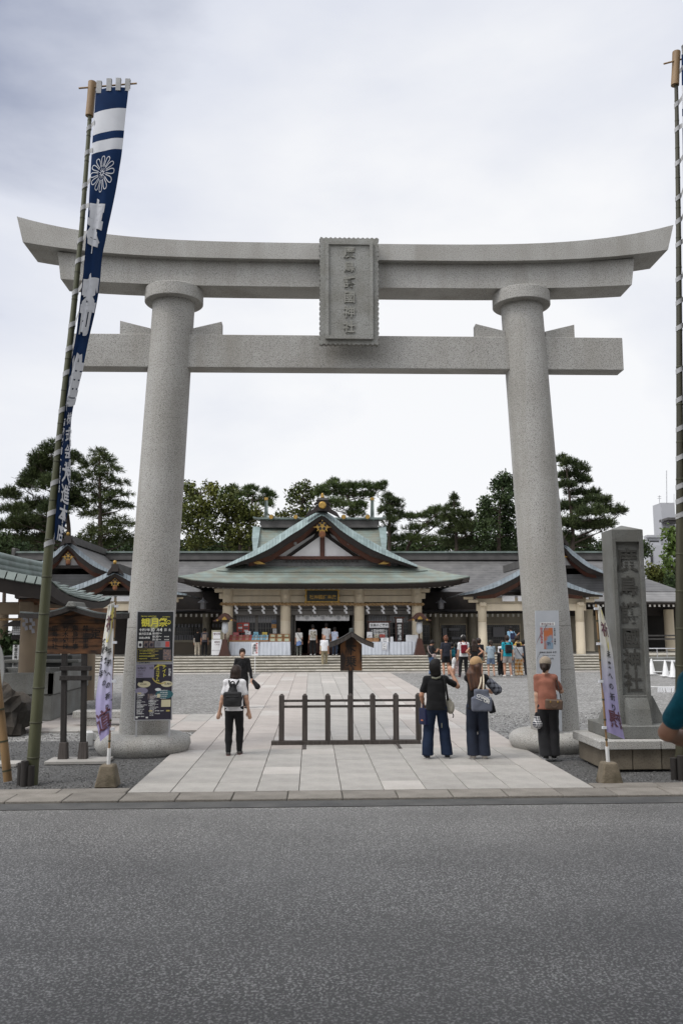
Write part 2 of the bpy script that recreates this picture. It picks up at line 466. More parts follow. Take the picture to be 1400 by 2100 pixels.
# ================================================================== MATERIALS OF THE PLACE
granite = mat('granite', (.44, .43, .405), .8, (.365, .352, .325), 1.1, .3, 90, speck=(.07, .068, .062), sscale=84, samt=.85, extra=streaks((.22, .205, .17), 2.6, .20, .5, .49, .72))
granite_dark = mat('weathered_granite', (.185, .188, .178), .8, (.125, .125, .113), 2.2, .4, 90, speck=(.06, .06, .055), sscale=75, samt=.7, extra=streaks((.12, .115, .095), 3, .4, .5))
letter_shade_stone = mat('letter_shade_and_dirt', (.062, .060, .054), .9, (.042, .040, .034), 12)  # dark tone stands in for shadow and dirt inside incised strokes
granite_plaque = mat('plaque_granite', (.33, .33, .31), .8, (.25, .245, .22), 3, .5, 80, speck=(.09, .085, .075), sscale=60, samt=.6)
slab_grey = mat('grey_slab', (.385, .365, .335), .7, (.31, .295, .27), 2.5, .2, 60, speck=(.2, .19, .18), sscale=70, samt=.4, rnd=.07)
slab_pink = mat('pink_slab', (.405, .368, .336), .7, (.345, .312, .283), 2.5, .2, 60, speck=(.24, .2, .18), sscale=70, samt=.4, rnd=.07)
slab_pale = mat('pale_slab', (.44, .415, .385), .7, (.38, .355, .325), 2.0, .2, 60, speck=(.25, .23, .21), sscale=70, samt=.4, rnd=.1)
kerb_stone_m = mat('kerb_stone', (.235, .215, .188), .8, (.165, .15, .128), 3, .3, 60, speck=(.09, .08, .07), sscale=60, samt=.5, rnd=.14)
step_m = mat('step_stone', (.47, .44, .385), .75, (.38, .355, .30), 1.5, .2, 40, rnd=.08, extra=streaks((.2, .19, .16), 3, .6, .4))
step_d = mat('shade_toned_riser', (.25, .23, .19), .85, (.17, .155, .125), 1.5, .2, 40)  # riser tone carries dirt plus painted shade under the nosings
asphalt = mat('asphalt', (.115, .1125, .107), .46, (.078, .076, .072), .7, .55, 90, speck=(.50, .49, .47), sscale=58, samt=.85, extra=chain(streaks((.06, .059, .057), .5, .5, .45, .45, .75), wheel_wear(.35, (.06, .059, .057))), spec=.5)
asphalt_old = mat('smooth_asphalt', (.085, .083, .078), .8, (.045, .045, .044), 2, .3, 150, speck=(.11, .11, .11), sscale=110, samt=.5)
gravel_m = mat('gravel_bed', (.175, .17, .16), .95, (.125, .121, .113), 1.3, .9, 30, speck=(.40, .395, .38), sscale=17, samt=.8)
gravel_d = mat('dark_gravel_bed', (.075, .074, .073), .95, (.05, .049, .047), 2.3, .9, 60, speck=(.20, .198, .19), sscale=30, samt=.8)
stone_chip = mat('gravel_stone', (.15, .148, .145), .9, (.09, .088, .085), 8, island=.5)
earth = mat('earth', (.10, .095, .085), .95, (.07, .066, .058), 1.5)
joint_m = mat('slab_joint', (.13, .12, .105), .95, (.09, .083, .072), 5)
wood_grey = mat('grey_weathered_wood', (.070, .058, .051), .85, (.038, .031, .027), 3, .4, 30, stretch=(9, 9, .8), extra=streaks((.12, .106, .097), 30, 1.2, .5))
wood_dark = mat('dark_stained_wood', (.030, .025, .022), .75, (.018, .015, .013), 3, .3, 30, stretch=(8, 8, .7))
wood_brown = mat('brown_board', (.17, .072, .026), .7, (.022, .011, .006), 1.0, .3, 25, stretch=(3, 3, 10), lo=.40, hi=.62)
wood_scorched = mat('scorched_board', (.17, .070, .022), .75, (.018, .010, .006), 1.2, .4, 25, stretch=(8, 8, 2.2), lo=.40, hi=.58)
bamboo_g = mat('green_bamboo', (.078, .080, .036), .55, (.050, .053, .022), 2, .1, 30, stretch=(4, 4, .6))
bamboo_t = mat('dry_bamboo', (.26, .16, .07), .55, (.17, .10, .04), 2, .1, 30, stretch=(4, 4, .6))
bamboo_node = mat('bamboo_node', (.045, .045, .022), .7)
navy = mat('navy_cloth', (.006, .026, .085), .9, (.004, .017, .058), 1.6, .15, 90, spec=.2)
white_cloth = mat('white_cloth', (.62, .63, .66), .9, (.54, .55, .58), 2, .15, 90, spec=.2)
tie_cloth = mat('tie_cloth', (.40, .40, .40), .9, (.30, .30, .30), 4)
white_paint = mat('white_paint', (.66, .66, .65), .5, (.55, .55, .54), 3)
alu = mat('aluminium', (.55, .55, .56), .35, (.45, .45, .46), 3, metal=.6)
black_p = mat('black_print', (.012, .012, .015), .6)
white_p = mat('white_print', (.72, .72, .70), .6)
yellow_p = mat('yellow_print', (.62, .56, .06), .6)
cream_p = mat('cream_print', (.60, .55, .36), .6)
maroon_p = mat('maroon_print', (.10, .035, .055), .7)
red_p = mat('red_print', (.45, .05, .04), .6)
ink = mat('brush_ink', (.010, .009, .008), .8)
concrete = mat('mossy_concrete', (.17, .14, .10), .95, (.085, .07, .045), 5, .6, 40)
rock_m = mat('dark_rock', (.050, .040, .030), .9, (.022, .019, .015), 2.2, .9, 12)

# ================================================================== GROUND
def sheet(name, x0, x1, y0, y1, z, m, kind='structure', nx=2, ny=2):
    b = MB(); xs = np.linspace(x0, x1, nx); ys = np.linspace(y0, y1, ny)
    P = np.array([[(x, y, z) for y in ys] for x in xs]); b.grid(P, 0, False)
    o = b.build(name, m); o['kind'] = kind; return o
sheet('ground', -1500, 1500, -1500, 1500, -.20, earth)
sheet('road', -120, 120, -14, 10.74, -.030, asphalt)
sheet('road_edge', -120, 120, 10.74, 11.12, -.024, asphalt_old)
sheet('pavement_beyond', -120, 120, -24, -14, -.03, slab_grey)
PX0, PX1 = -2.40, 3.76
sheet('gravel_yard', -60, 60, 17.2, 41.4, -.035, gravel_m)
sheet('gravel_strip', -60, 60, 11.1, 17.2, -.035, gravel_d)
# loose stones that stand proud of the beds
def chips(name, n, box, avoid, s0, s1):
    rs = np.random.default_rng(11); b = MB(); k = 0
    base = np.array([(1, 0, 0), (0, 1, 0), (-1, 0, 0), (0, -1, 0), (0, 0, .8), (0, 0, -.8)])
    Fs = [(0, 1, 4), (1, 2, 4), (2, 3, 4), (3, 0, 4), (1, 0, 5), (2, 1, 5), (3, 2, 5), (0, 3, 5)]
    while k < n:
        x = rs.uniform(box[0], box[1]); y = box[2] + (box[3]-box[2])*rs.random()**1.5
        if avoid(x, y): continue
        a = rs.uniform(0, 6.28); s = rs.uniform(s0, s1)
        V = (base*rs.uniform(.6, 1.25, (6, 1))*s) @ rotz(a).T
        b.add(V + (x, y, -.030), Fs); k += 1
    o = b.build(name, stone_chip); o['kind'] = 'stuff'; return o
chips('gravel', 15000, (-9.5, 9.5, 11.97, 22), lambda x, y: (PX0 - .03 < x < PX1 + .03) or (18.5 < y < 22 and x < PX0), .007, .017)

def paving(name, x0, cols, w, y0, y1, ln, chooser, z=.0, stagger=True, bed=-.02, x1=None, lim=300):
    bed_o = MB(); xe = x0 + cols*w
    bed_o.grid(np.array([[(x0, y0, bed), (x0, y1, bed)], [(xe, y0, bed), (xe, y1, bed)]]), 0, False)
    root = bed_o.build(name, joint_m); root['kind'] = 'structure'
    meshes = {}
    def me(m, l):
        k = (m.name, round(l, 3))
        if k not in meshes:
            q = MB().box((0, 0, -.02), (w - .009, l - .009, .05), bev=.004).build('tmp', m)
            meshes[k] = q.data; bpy.data.objects.remove(q)
        return meshes[k]
    cnt = 0; rs = random.Random(5)
    for c in range(cols):
        y = y0; first = True
        while y < y1 - .02:
            l = ln
            if first and stagger and c % 2: l = ln*.5
            first = False
            l = min(l, y1 - y)
            if y1 - y - l < .12: l = y1 - y
            piece('slab', me(chooser(c, y, rs), l), (x0 + (c+.5)*w, y + l/2, z + rs.uniform(-.0015, .0015)), root); cnt += 1
            y += l
    return root
W11 = (PX1 - PX0)/11
paving('forecourt', PX0, 11, W11, 11.63, 15.56, .655, lambda c, y, r: slab_grey if r.random() < .85 else slab_pale, stagger=False)
paving('path', PX0, 11, W11, 15.57, 41.38, 1.18, lambda c, y, r: (slab_grey if 4 <= c <= 7 else slab_pink) if r.random() < .82 else slab_pale)
paving('side_path', PX0 - 13*.62, 13, .62, 18.55, 21.9, .84, lambda c, y, r: slab_pink if r.random() < .6 else slab_grey, stagger=True)

# kerb stones along the road: a front row, and a back row beside the forecourt
kr = sheet('kerb_bed', -120, 120, 11.10, 11.62, -.03, joint_m)
def row(parent, name, x0, x1, y0, y1, zt, ln, m, h=.12, jit=0.):
    q = MB().box((0, 0, -h/2), (ln - .012, y1 - y0 - .006, h), bev=.008).build('tmp', m); d = q.data; bpy.data.objects.remove(q)
    x = x0; i = 0
    while x < x1 - .01:
        piece(name, d, (x + ln/2, (y0 + y1)/2, zt + random.uniform(-jit, jit)), parent); x += ln; i += 1
row(kr, 'kerb_stone', -6.6, 7.5, 11.12, 11.62, .004, .70, kerb_stone_m, jit=.003)
row(kr, 'kerb_stone', PX0 - .02 - 6*.9, PX0 - .03, 11.63, 11.96, .004, .9, kerb_stone_m, jit=.003)
row(kr, 'kerb_stone', PX1 + .02, PX1 + 4.5, 11.63, 11.96, .004, .9, kerb_stone_m, jit=.003)

# steps up to the hall terrace
ST0, RISE, TREAD, NST = 41.72, .12, .41, 6
PLAT = RISE*NST; PY = ST0 + TREAD*(NST - 1)
tb = MB().box((1, PY + 20.6, PLAT/2 - .03), (58, 40, PLAT - .06)); terr = tb.build('terrace', step_m); terr['kind'] = 'structure'
steps = MB().box((1, ST0 + 1.0, .02), (44, 2.0, .04)).build('steps', joint_m); steps['kind'] = 'structure'
for k in range(NST):
    ln = 2.3; x = -20.5 - (k*.83) % 2.3
    d_ = TREAD if k < NST - 1 else .8
    MB().box((1, ST0 + k*TREAD + .03 + .6, k*RISE + (RISE - .055)/2), (44, 1.2, RISE - .055)).build('riser', step_d, steps)
    q = MB().box((0, 0, -.027), (ln - .012, d_ + .02, .054), bev=.010).build('tmp', step_m); dd = q.data; bpy.data.objects.remove(q)
    while x < 21:
        piece('step_stone', dd, (x + ln/2, ST0 + k*TREAD + d_/2, (k+1)*RISE), steps); x += ln
kb = MB().box((1, 41.55, -.01), (44, .30, .07), bev=.01).build('step_kerb', slab_pale); kb['kind'] = 'structure'

# ================================================================== TORII
TX, TYC = .712, 15.6
to = thing('torii_gate', 'huge grey granite shrine gate with two round legs and an upswept top beam', 'torii', (TX, TYC, 0))
def curved_beam(hwt, hwb, zt, zb, y0, y1, n=49):
    us = np.linspace(-1, 1, n); P = []
    for u in us:
        a = abs(u)**4
        P.append([(TX + u*hwb, y0, zb[0] + (zb[1]-zb[0])*a), (TX + u*hwb, y1, zb[0] + (zb[1]-zb[0])*a),
                  (TX + u*hwt, y1, zt[0] + (zt[1]-zt[0])*a), (TX + u*hwt, (y0+y1)/2, zt[0] + .09 + (zt[1]-zt[0])*a), (TX + u*hwt, y0, zt[0] + (zt[1]-zt[0])*a)])
    P = np.array(P); b = MB(); b.grid(P, 0, False, closed=True)
    b.poly(P[0], 0); b.poly(P[-1][::-1], 0); return b
curved_beam(6.175, 6.044, (9.265, 9.717), (8.945, 9.22), 15.16, 16.04).build('top_beam', granite, to)
curved_beam(5.443, 5.368, (8.962, 9.10), (8.465, 8.573), 15.30, 15.90).build('second_beam', granite, to)
MB().box((TX, TYC, 7.25), (2*5.184, .34, .64), bev=.012).build('tie_beam', granite, to)
zt_l = 8.47
for s in (-1, 1):
    def lc(z): return TX + s*(3.67 + (3.295 - 3.67)*(z - .32)/(8.37))
    jz = [A(300, 1378, 15.2)[2], A(300, 1287, 15.2)[2], 3.9, 5.3]
    zs = sorted([.30, 1.0, 2.6, 4.6, 6.2, 7.6, 8.2] + [q + d for q in jz[:2] for d in (-.014, -.004, .004, .014)])
    b = MB(); n = 44; br_ = [-.0, jz[0], jz[1], 8.42]
    for z0, z1 in zip(br_[:-1], br_[1:]):
        P = []
        for i, z in enumerate((z0, z0 + .006, (z0+z1)/2, z1 - .006, z1)):
            r = .429 + (.389 - .429)*(z - .32)/8.37 - (.009 if i in (0, 4) else 0)
            P.append([(lc(z) + r*cos(2*pi*j/n), TYC + r*sin(2*pi*j/n), z) for j in range(n)])
        P = np.array(P)
        for i in range(0, 4): 
            if i in (0, 3): b.grid(P[i:i+2], 0, True, closed=True, flip=True)
        b.grid(P[1:4], 0, True, closed=True, flip=True)
    b.build('leg', granite, to)
    zr = A(356, 644, 16.12)[2]
    b = MB(); circ = lambda r, z: [(lc(8.3) + r*cos(2*pi*q/48), TYC + r*sin(2*pi*q/48), z) for q in range(48)]
    for (r0, z0), (r1, z1), sm in (((.36, zr), (.535, zr), False), ((.535, zr), (.545, zr + .01), False), ((.545, zr + .01), (.545, zt_l - .01), True), ((.545, zt_l - .01), (.535, zt_l), False), ((.535, zt_l), (.36, zt_l), False)):
        b.grid(np.array([circ(r0, z0), circ(r1, z1)]), 0, sm, closed=True, flip=True)
    b.build('ring', granite, to)
    MB().lathe([(.75, -.03), (.805, .04), (.832, .11), (.82, .19), (.765, .255), (.67, .292), (.54, .307), (.40, .31)], (lc(.2), TYC, 0), 48).build('base', granite, to)
    for q in (-1, 1):
        x0 = lc(7.6) + q*.385; x1 = x0 + q*.56
        MB().prism([(x0, 7.575), (x1, 7.575), (x1, 7.84), (x0, 7.70)], lambda u, v: (u, 15.49, v), lambda u, v: (u, 15.71, v)).build('wedge', granite, to)
# plaque
py0, pyb = 15.02, 15.12
pl0 = A(654.5, 598, py0); pl1 = A(777, 598, py0); zt_, zb_ = A(716, 487.5, py0 - .04)[2], A(716, 708.5, pyb)[2]
Hh = zt_ - zb_; Ww = pl1[0] - pl0[0]
tilt = .13
def pq(u, v, d):     # u from left, v from bottom, d towards the viewer
    return (pl0[0] + u, pyb + .02 - v/Hh*tilt - d, zb_ + v)
out_ = []
def scal(n, L_): return [(i/n*L_, .0 if i % 2 else .028) for i in range(n)]
for t, d in scal(26, Ww): out_.append((t, d*.9))
for t, d in scal(44, Hh): out_.append((Ww - d, t))
for t, d in scal(26, Ww): out_.append((Ww - t, Hh - d*.9))
for t, d in scal(44, Hh): out_.append((d, Hh - t))
b = MB(); b.prism(out_, lambda u, v: pq(u, v, -.06), lambda u, v: pq(u, v, .05))
b.build('plaque_frame', granite_plaque, to)
iu0, iu1, iv0, iv1 = .115*Ww/.83*.83, Ww - .115, .075, Hh - .115
def bar(u0, u1, v0, v1, d0, d1):
    return MB().prism([(u0, v0), (u1, v0), (u1, v1), (u0, v1)], lambda u, v: pq(u, v, d0), lambda u, v: pq(u, v, d1))
bar(.115, Ww - .115, .10, Hh - .10, .045, .075).build('plaque_panel', granite_plaque, to)
r_ = MB()
for q in ((.115, .175, .10, Hh - .10), (Ww - .175, Ww - .115, .10, Hh - .10), (.175, Ww - .175, .10, .16), (.175, Ww - .175, Hh - .16, Hh - .10)):
    bb = bar(*q, .0755, .105); r_.add(bb.v[0], bb.f)
r_.build('plaque_rim', granite_plaque, to)
lt = MB(); cs = .225
for i, ch in enumerate('廣島護國神社'):
    vc = Hh - (.30 + i*(Hh - .62)/5.0)
    g = GLY[ch]; V = (g[0] - (.5, .38))*cs; n = len(V)
    P0 = [pq(Ww/2 + a*.95, vc + c, .0752) for a, c in V]; P1 = [pq(Ww/2 + a*.95, vc + c, .098) for a, c in V]
    lt.add(P0 + P1, [tuple(np.array(f) + n) for f in g[1]] + [(a, c, c+n, a+n) for a, c in g[2]])
lt.build('plaque_lettering', mat('plaque_letter_stone', (.30, .295, .265), .85, (.23, .225, .195), 10, .3, 80), to)

# ================================================================== BANNER POLES AND BANNERS
def spline(pts, n):
    pts = np.array(pts, float); t = np.linspace(0, 1, len(pts)); tt = np.linspace(0, 1, n)
    return np.stack([np.interp(tt, t, pts[:, k]) for k in range(pts.shape[1])], 1)
def smoothcurve(pts, n):
    p = spline(pts, n)
    k = max(3, n//(len(pts)*2)) | 1; pad = k//2
    q = np.pad(p, ((pad, pad), (0, 0)), mode='reflect', reflect_type='odd'); ker = np.ones(k)/k
    return np.stack([np.convolve(q[:, c], ker, 'valid') for c in range(p.shape[1])], 1)
def banner_pole(name, label, pix, Y, rads, socket, bar_px, nodes, stump, bam=None):
    base = A(pix[0][0], pix[0][1], Y)
    th = thing(name, label, 'banner pole', (base[0], base[1], 0))
    P = smoothcurve([A(x, y, Y) for x, y in pix], 60); r = np.interp(np.linspace(0, 1, 60), np.linspace(0, 1, len(rads)), rads)
    P[0, 2] = -.2
    MB().tube(P, r, 14).build('bamboo_pole', bam or bamboo_g, th)
    nb = MB(); L_ = np.linspace(.03, .95, nodes)
    for f in L_:
        i = f*59; a = int(i); p = P[a]*(1-i+a) + P[a+1]*(i-a); d = P[a+1] - P[a]; d /= np.linalg.norm(d); rr = r[a]
        q = MB().tube([p - d*.014, p - d*.006, p + d*.006, p + d*.014], [rr*1.0, rr*1.07, rr*1.07, rr*1.0], 14)
        q.build('node', bamboo_node, th)
    s0, s1 = A(*socket[0], Y), A(*socket[1], Y)
    MB().tube(np.linspace(s0, s1, 5), [socket[2]*1.02, socket[2], socket[2]*.98, socket[2], socket[2]*1.03], 16).build('socket', bamboo_t, th)
    b0, b1 = A(*bar_px[0], Y - .03), A(*bar_px[1], Y - .03)
    MB().tube([b0, (b0+b1)/2, b1], .014, 8).build('crossbar', bamboo_t, th)
    sx, sy = base[0], base[1]
    if stump: # short cut bamboo props at the foot
        for k, (dx, dy, h) in enumerate(((-.13, -.06, .27), (-.06, -.13, .31), (.02, -.11, .24))):
            MB().tube([(sx+dx, sy+dy, -.1), (sx+dx, sy+dy, h)], .05, 10).build('foot_post', wood_dark, th)
    return th, P, r
def banner(name, label, P, r, Le, Re, Yb, dys, ties, bands, glyphs, emblem):
    nv, nu = 120, 16
    ys = np.linspace(Le[0][1], Le[-1][1], nv)
    lx = np.interp(ys, [p[1] for p in Le], [p[0] for p in Le])
    ry = np.interp(np.linspace(0, 1, nv), np.linspace(0, 1, len(Re)), [p[1] for p in Re]); rx = np.interp(ry, [p[1] for p in Re], [p[0] for p in Re])
    k = np.ones(9)/9
    rx = np.convolve(np.pad(rx, 4, mode='edge'), k, 'valid')
    dy = np.interp(np.linspace(0, 1, nv), np.linspace(0, 1, len(dys)), dys)
    Lp = np.array([A(x, y, Yb) for x, y in zip(lx, ys)]); Rp = np.array([A(x, y, Yb + d) for x, y, d in zip(rx, ry, dy)])
    def surf(u, t):    # u across from the pole, t from the top
        i = min(max(t, 0), 1)*(nv - 1); a = min(int(i), nv - 2); w = i - a
        l = Lp[a]*(1-w) + Lp[a+1]*w; rr = Rp[a]*(1-w) + Rp[a+1]*w
        bul = .035*sin(pi*u)*(1 + .5*sin(9*t + 1)) + .022*sin(3*pi*u + 5*t)*min(1, t*3)
        return l + (rr - l)*u + np.array([.0, -bul, 0])
    th = thing(name, label, 'banner', tuple(Lp[0]))
    b = MB(); us = np.linspace(0, 1, nu); ts = np.linspace(0, 1, nv)
    Pg = np.array([[surf(u, t) for u in us] for t in ts])
    for i in range(nv - 1):
        y = (ys[i] + ys[i+1])/2; m = 0
        for y0, y1 in bands:
            if y0 < y < y1: m = 1
        b.grid(Pg[i:i+2], m, True)
    # weld rows so shading stays smooth
    me_o = b.build('cloth', [navy, white_cloth], th)
    import bmesh
    bm = bmesh.new(); bm.from_mesh(me_o.data); bmesh.ops.remove_doubles(bm, verts=bm.verts, dist=1e-5); bm.to_mesh(me_o.data); bm.free()
    def on(u, t, d=0.):
        e = 1e-3; p = surf(u, t); a = surf(min(u+e, 1), t) - surf(u-e, t); c = surf(u, min(t+e, 1)) - surf(u, t-e)
        n = np.cross(a, c); n /= max(np.linalg.norm(n), 1e-9)
        if n[1] > 0: n = -n
        return p + n*(.016 + d)
    y2t = lambda y: (y - ys[0])/(ys[-1] - ys[0])
    lb = MB()
    for st, uc, yc, wu, hpx, pitch in glyphs:
        for i, ch in enumerate(st):
            if ch not in GLY: continue
            gg = BOLD.get(ch) if hpx > 60 else GLY[ch]; V, Fs = gg[0] - (.5, .38), gg[1]
            for _ in range(3 if hpx > 60 else 2): V, Fs = subdiv(V, Fs)
            pl = lambda a, c, d=0.: on(min(max(uc + a*wu, .01), .99), y2t(yc + i*pitch - c*hpx), d)
            lb.add([pl(a, c) for a, c in V], Fs)
            if hpx > 60:      # brush weight: a ribbon of paint along every outline
                for ke, (ea, eb) in enumerate(gg[2]):
                    pa, pb_ = gg[0][ea] - (.5, .38), gg[0][eb] - (.5, .38); dn = pb_ - pa; ll = np.hypot(*dn)
                    if ll < 1e-4: continue
                    nn = np.array([-dn[1], dn[0]])/ll*.020; q0, q1 = pa - dn/ll*.012, pb_ + dn/ll*.012; m_ = max(1, int(ll/.15)); dd = .001 + .0004*(ke % 7)
                    rr_ = np.array([[pl(*(q0*(1-f) + q1*f - nn), dd), pl(*(q0*(1-f) + q1*f + nn), dd)] for f in np.linspace(0, 1, m_+1)]); lb.grid(rr_, 0, False)
    if glyphs: lb.build('lettering', white_cloth, th)
    if emblem:
        uc, yc, ru, rp = emblem; eb = MB()
        def strip(pts, w):
            pts = np.array(pts); T = np.gradient(pts, axis=0); N = np.stack([-T[:, 1], T[:, 0]], 1); N /= np.maximum(np.linalg.norm(N, axis=1, keepdims=True), 1e-9)
            Q = [[on(min(max(uc + ru*q[0], .01), .99), y2t(yc + rp*q[1])) for q in (p - n*w, p + n*w)] for p, n in zip(pts, N)]
            eb.grid(np.array(Q), 0, True)
        np_ = 12
        for kx in range(np_):
            a0 = 2*pi*kx/np_; w_ = pi/np_*.92; pts = []
            for s_ in np.linspace(-1, 1, 15):
                rr = .36 + .64*(1 - abs(s_)**2.6)**.5 if abs(s_) < 1 else .36
                pts.append((rr*cos(a0 + s_*w_*(.55 + .45*min(1, (rr-.2)/.8))), rr*sin(a0 + s_*w_*(.55 + .45*min(1, (rr-.2)/.8)))))
            strip(pts, .025)
        strip([(.12*cos(q), .12*sin(q)) for q in np.linspace(0, 2*pi, 13)], .03)
        for kx in range(12):
            a0 = 2*pi*(kx+.5)/12; strip([(.16*cos(a0), .16*sin(a0)), (.3*cos(a0), .3*sin(a0))], .015)
        eb.build('crest', white_cloth, th)
    # cloth loops that lace the banner to the pole
    for y in ties:
        t = y2t(y); e = surf(.03, t); i = int(np.argmin(np.abs(P[:, 2] - e[2] + .06))); c = P[i]; rr = r[i] + .008
        q = []
        for an in np.linspace(0, 2*pi, 15):
            q.append([(c[0] + rr*cos(an), c[1] + rr*sin(an), c[2] + .03*cos(an) + d) for d in (-.038, .038)])
        bb = MB().grid(np.array(q), 0, True)
        bb.grid(np.array([[c + (rr*.9, -.02, -.012), c + (rr*.9, -.02, .066)], [e + (0, -.012, -.02), e + (0, -.012, .06)]]), 0, False)
        bb.build('loop', tie_cloth, th)
    # loops over the crossbar
    for u in (.10, .42, .70, .97):
        p = surf(u, 0); tp = p + np.array([0, 0, .15])
        w = .038*np.array([1, 0, 0.])
        MB().grid(np.array([[p - w + (0, -.01, -.06), p + w + (0, -.01, -.06)], [tp - w + (0, -.01, 0), tp + w + (0, -.01, 0)], [tp - w + (0, .04, 0), tp + w + (0, .04, 0)], [p - w + (0, .03, 0), p + w + (0, .03, 0)]]), 0, False).build('top_loop', tie_cloth, th)
    return th
YB = 12.5
lp = [(65, 1603), (83, 1370), (101, 1120), (127, 860), (150, 650), (168, 470), (182, 280), (188, 185)]
_, P_, r_p = banner_pole('banner_pole', 'tall leaning green bamboo pole at the left of the gate, tan socket on top', lp, YB, [.085, .078, .066, .052, .044, .038, .032, .028], ((184, 238), (190, 169), .062), ((162, 181), (281, 171)), 22, True)
LEp = [(197, 186), (192, 260), (187, 340), (183, 420), (172, 560), (158, 680), (143, 760), (132, 850), (124, 930), (119, 1000), (113, 1060), (111, 1106)]
REp = [(265, 180), (258, 232), (253, 290), (246, 345), (232, 420), (214, 495), (207, 540), (206, 580), (194, 645), (181, 700), (170, 760), (156, 812), (146, 860), (145, 930), (145, 1000), (140, 1060), (126, 1112)]
banner('festival_banner', 'long navy banner with white crest and characters laced to the left bamboo pole', P_, r_p, LEp, REp, YB - .10, [.02, .05, .10, .16, .20, .22, .22, .26, .30, .30],
       [255, 312, 372, 425, 478, 533, 588, 645, 702, 760, 820, 880, 925, 985, 1040, 1100], [(234, 277), (292, 314)],
       [('奉', .38, 463, .78, 108, 0), ('寄', .44, 628, .95, 130, 0), ('進', .48, 785, 1.05, 118, 0), ('令和六年一月吉日', .12, 868, .30, 17, 19), ('株式会社', .66, 868, .40, 27, 31), ('大進本店', .62, 968, .62, 40, 40),
        ('廣島護國神社', .90, 900, .24, 16, 17)], (.43, 363, .40, 34))
rp = [(1397, 1592), (1395, 1400), (1394, 1150), (1393, 900), (1391.5, 650), (1390, 450), (1387, 250), (1384.5, 125)]
_, P2_, r_p2 = banner_pole('banner_pole', 'tall bamboo pole at the right edge beside the stone monument', rp, YB - .1, [.085, .078, .066, .052, .044, .038, .032, .028], ((1383, 175), (1386, 107), .062), ((1360, 131), (1478, 100)), 22, True, mat('edge_shade_bamboo', (.050, .046, .022), .6, (.028, .026, .014), 2, stretch=(4, 4, .6)))  # light falloff at the view edge is put into this bamboo colour
LE2 = [(1396, 112), (1398, 300), (1400, 500), (1402, 760), (1404, 1000), (1404, 1060)]
RE2 = [(1466, 104), (1464, 300), (1462, 500), (1450, 760), (1440, 1000), (1430, 1060)]
banner('festival_banner', 'dark navy banner laced to the bamboo pole at the right edge, mostly out of view', P2_, r_p2, LE2, RE2, YB - .2, [.02, .1, .2, .3],
       [142, 200, 260, 322, 385, 440, 495, 550, 610, 670, 730, 795, 860, 920, 980, 1030, 1085], [(172, 220), (240, 262)], [('奉寄進', .5, 470, .9, 110, 160)], None)

